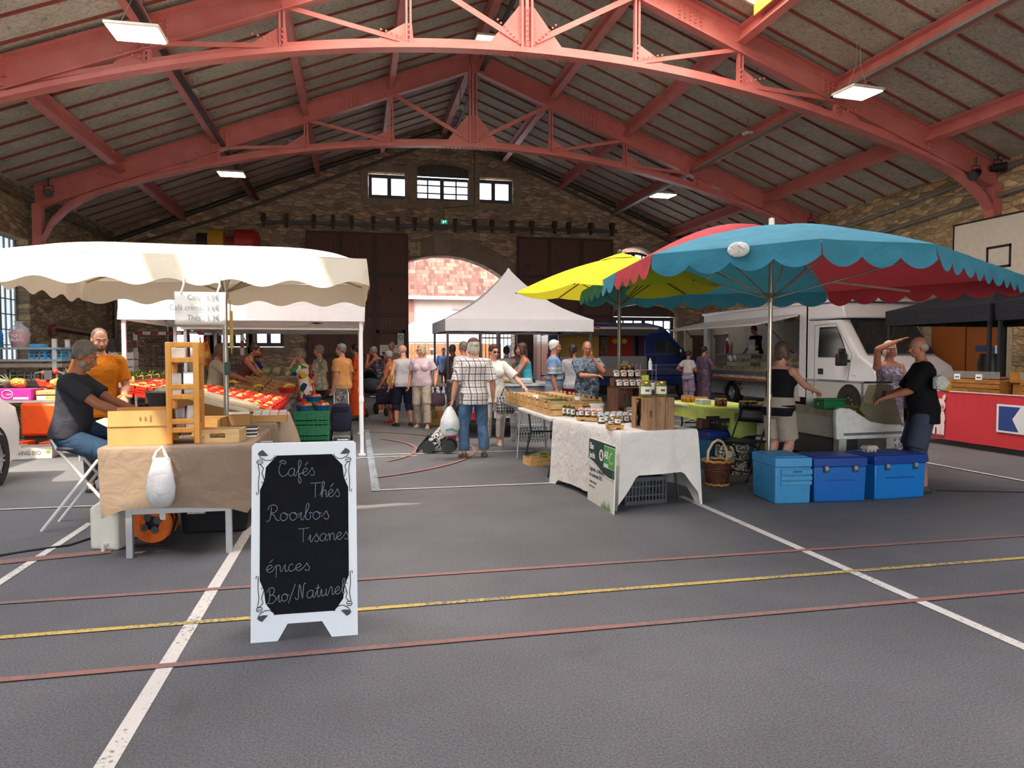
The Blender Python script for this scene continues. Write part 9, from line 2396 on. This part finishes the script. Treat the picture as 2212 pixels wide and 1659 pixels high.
polo = bands([(0.0,'#848c98'),(.30,'#5f7ea0'),(.36,'#2e3c52'),(.40,'#8d95a0'),(.46,'#4f86b0'),(.50,'#2f3a4c'),(.53,'#9aa0a6'),(.58,'#6d8aa8'),(.64,'#b5ac86'),(.68,'#6f8db4'),(.8,'#6a8ab8'),(1.0,'#5d7dab')],.75,1.5)
person('person with white hair in a striped blue polo shirt by the vegetable crates',px_at(1197,12.5),-108,1.73,1.15,belly=.04,hr=(.27,.06,.82),head=(10,0),skin='tan',top=tee(polo,.9,hem=-.12,e=.02,name='polo_shirt'),bottom=dict(kind='trousers',mat=FB('#6a6c72')),hair=('short','#d3d1cc'),vox=.0075)
person('person with dark tied hair in a pale grey T-shirt and red trousers',px_at(1238,13.5),-38,1.67,1.05,True,top=tee('#a3a4aa',.7,hem=-.05),bottom=dict(kind='trousers',mat=FB('#a31c3c')),hair=('tail','#221a18'),skin='tan',eyes=False)
person('person in a blue-grey camouflage T-shirt resting the chin on a hand',px_at(1268,11.95),176,1.70,1.12,belly=.04,hl=(-.07,.22,1.40),el=(-.7,.3,-1),hr=(-.08,.27,1.13),er=(.8,.2,-1),head=(-6,-6),skin='tan',top=tee(blotch(['#2b3038','#3f4c5c','#8492a0','#39424e','#56677a'],9),.85,hem=-.12,e=.02),bottom=dict(kind='trousers',mat=FB('#3a3a3c')),hair=('buzz','#6f655d'),glasses='frame',vox=.007,grip=1.4)
# by the food truck
person('person in a white T-shirt and lavender trousers at the food truck',px_at(1487,19.1),-62,1.58,1.0,True,hl=(-.2,.05,1.0),hr=(.14,.28,.98),head=(0,-14),skin='tan',top=tee('#d3d0d0',.6,hem=.0,e=.018),bottom=dict(kind='trousers',mat=blotch(['#8d7a94','#9b86a2','#7f6d88'],3),e=.03,loose=.03),hair=('short','#3a3230'))
person('person in a purple print dress at the food truck counter',px_at(1521,19.5),-66,1.70,1.10,True,hr=(.20,.30,1.12),head=(-10,0),skin='fair',top=dict(mat=blotch(['#5a465c','#6d5670','#4a394e','#8a7288'],16),sl=.95,skirt=.22,r=.23,hem=-.02,e=.02,name='dress'),hair=('short','#3a2c26'),glasses='frame')
person('person in a black T-shirt serving inside the food truck',(11.98,20.25,.585),98,1.76,1.1,lean=10,hl=(-.12,.35,.98),hr=(.12,.35,.98),head=(0,-22),skin='tan',top=tee('#22202c',.9),bottom=dict(kind='trousers',mat=FB('#2b2b2e')),hair=('short','#3a2c26'))
# at the cheese counter
person('person with a brown bob and glasses in a black tank top and beige shorts',(4.80,7.62,0),-70,1.63,1.10,True,lean=4,hl=(-.16,.34,.98),hr=(.14,.58,1.0),el=(-.3,-.6,-.8),er=(.3,-.6,-.8),head=(0,-6),skin='pink',top=dict(mat=FB('#15151c'),hem=-.07,neck=.50,e=.016,name='tank_top'),bottom=dict(kind='shorts',mat=FB('#a59b8c'),fr=.86,e=.025,loose=.03),hair=('bob','#5a4232'),glasses='frame',vox=.0065,grip=1.1)
person('person with a white bob in a violet-grey dress shading the eyes with one arm',(7.02,8.55,0),172,1.66,1.08,True,hr=(.02,.18,1.66),er=(1,.1,.55),hl=(-.18,.26,1.08),head=(-10,2),skin='tan',top=dict(mat=blotch(['#6d6274','#8d8394','#5a5060','#a79fae'],9),hem=-.02,neck=.49,skirt=.25,r=.22,name='dress'),hair=('bob','#c3c0bc'),glasses='frame',vox=.0065,grip=.15)
P32 = Vector((6.07,6.86,0))
person('person with thinning grey hair in a black T-shirt and blue-grey shorts',P32,60,1.68,1.15,belly=.04,lean=5,hl=(-.10,.38,1.02),hr=(.12,.36,1.02),el=(-.2,-.6,-1),er=(.8,-.6,-.8),fl=(-.14,0,.085),fr=(.14,.02,.085),head=(18,-4),skin='tan',top=tee('#121216',.95,hem=-.14,e=.022),bottom=dict(kind='shorts',mat=FB('#3e4456'),fr=1.08,e=.022,loose=.03),shoes='#1b1c1e',hair=('ring','#a8a29a'),vox=.0065,grip=1.0)
t_ = thing('wrapped_parcel','white wrapped parcel tucked under the arm of the black T-shirt shopper','parcel',P32 + Vector((-.02,-.27,1.13)),10)
MB().prism([(-.11,-.05,0),(.05,-.05,-.03),(.1,-.05,.06),(-.04,-.05,.15),(-.12,-.05,.12)],(0,.07,0)).build('wrapping',fabric('#d6d5d0',.06,.9,18),t_,bevel=.012); MB().prism([(-.02,-.052,-.015),(.05,-.052,-.032),(.1,-.052,.06),(.07,-.052,.07)],(0,.074,0)).build('yellow_band',M('#b9962c',.5),t_,smooth=False)
o = MB().bb(-.05,.05,-.01,.01,-.03,.03).build('wallet',M('#1c1a1c',.5),None,bevel=.004); place(o,P32 + Vector((-.32,.22,1.06)),40); tag(o,'black wallet in the hands of the black T-shirt shopper','wallet')
o = MB().bb(-.03,.03,-.012,.012,-.06,.06).build('orange_purse',M('#d2481c',.5),None,bevel=.01); place(o,Vector((7.02 + .10,8.55 - .31,1.16)),20); tag(o,'orange purse held by the white bob person','purse')
# rollator bag and stroller
t = thing('shopping_trolley','shopping trolley with a black and white swirl print on four wheels','shopping trolley',(1.22,11.05,0),-18)
k = NT('swirl_print'); f = k.noise(k.coord(),9,2,.5,3.0); k.base(k.ramp(f,[(.38,'#17171a'),(.44,'#e2dfd4'),(.56,'#19191c'),(.62,'#e2dfd4')],'CONSTANT')); k.b.inputs['Roughness'].default_value = .8
MB().loft([[Vector((x * .13 * s + z * .62,y * .14 * s,z * .8 + .2)) for x,y in [(math.copysign(abs(math.cos(a)) ** .6,math.cos(a)),math.copysign(abs(math.sin(a)) ** .6,math.sin(a))) for a in [2 * PI * i / 20 for i in range(20)]]] for z,s in ((-.2,.9),(-.1,1.05),(.1,1.05),(.3,.9),(.33,.6))]).build('bag',k.m,t)
for x,y in ((-.12,-.13),(-.12,.13),(.18,-.13),(.18,.13)): MB().cyl((x,y - .025,.1),(x,y + .025,.1),.1,None,20).build('wheel',M('#2a2b2d',.6),t)
MB().tube([(-.3,-.12,.03),(-.26,-.12,.1),(-.12,-.12,.27),(.05,-.12,.2),(.1,-.12,.1)],.013,7).tube([(-.3,.12,.03),(-.26,.12,.1),(-.12,.12,.27),(.05,.12,.2),(.1,.12,.1)],.013,7).tube([(-.3,-.12,.03),(-.3,.12,.03)],.013,7).tube([(.05,-.12,.2),(.35,-.1,.75),(.35,.1,.75),(.05,.12,.2)],.011,7).build('frame',M('#1f2023',.4,.4),t)
t = thing('baby_stroller','dark grey stroller beside the dark floral dress person','stroller',px_at(800,18.0),20)
sg = fabric('#3a3d45',.1,.5,10)
MB().ell((0,0,.72),(.24,.34,.2)).build('seat_shell',sg,t); MB().loft([[Vector((.25 * math.sin(a),.1 + .36 * math.cos(a) * q,.75 + .38 * math.cos(a) * (1 - q * .6))) for a in [-PI / 2 + PI * i / 10 for i in range(11)]] for q in (0,.35,.7,1)],cap=False,ring_closed=False).build('hood',sg,t,solid=.01)
for x,y,r in ((-.25,-.35,.1),(.25,-.35,.1),(-.25,.3,.14),(.25,.3,.14)): MB().cyl((x - .02,y,r),(x + .02,y,r),r,None,18).build('wheel',M('#232427',.6),t)
for x in (-.25,.25): MB().tube([(x,-.35,.1),(x,.1,.6),(x,.45,1.02)],.013,6).tube([(x,.3,.14),(x,0,.55)],.013,6).build('frame',M('#3d4046',.3,.6),t)
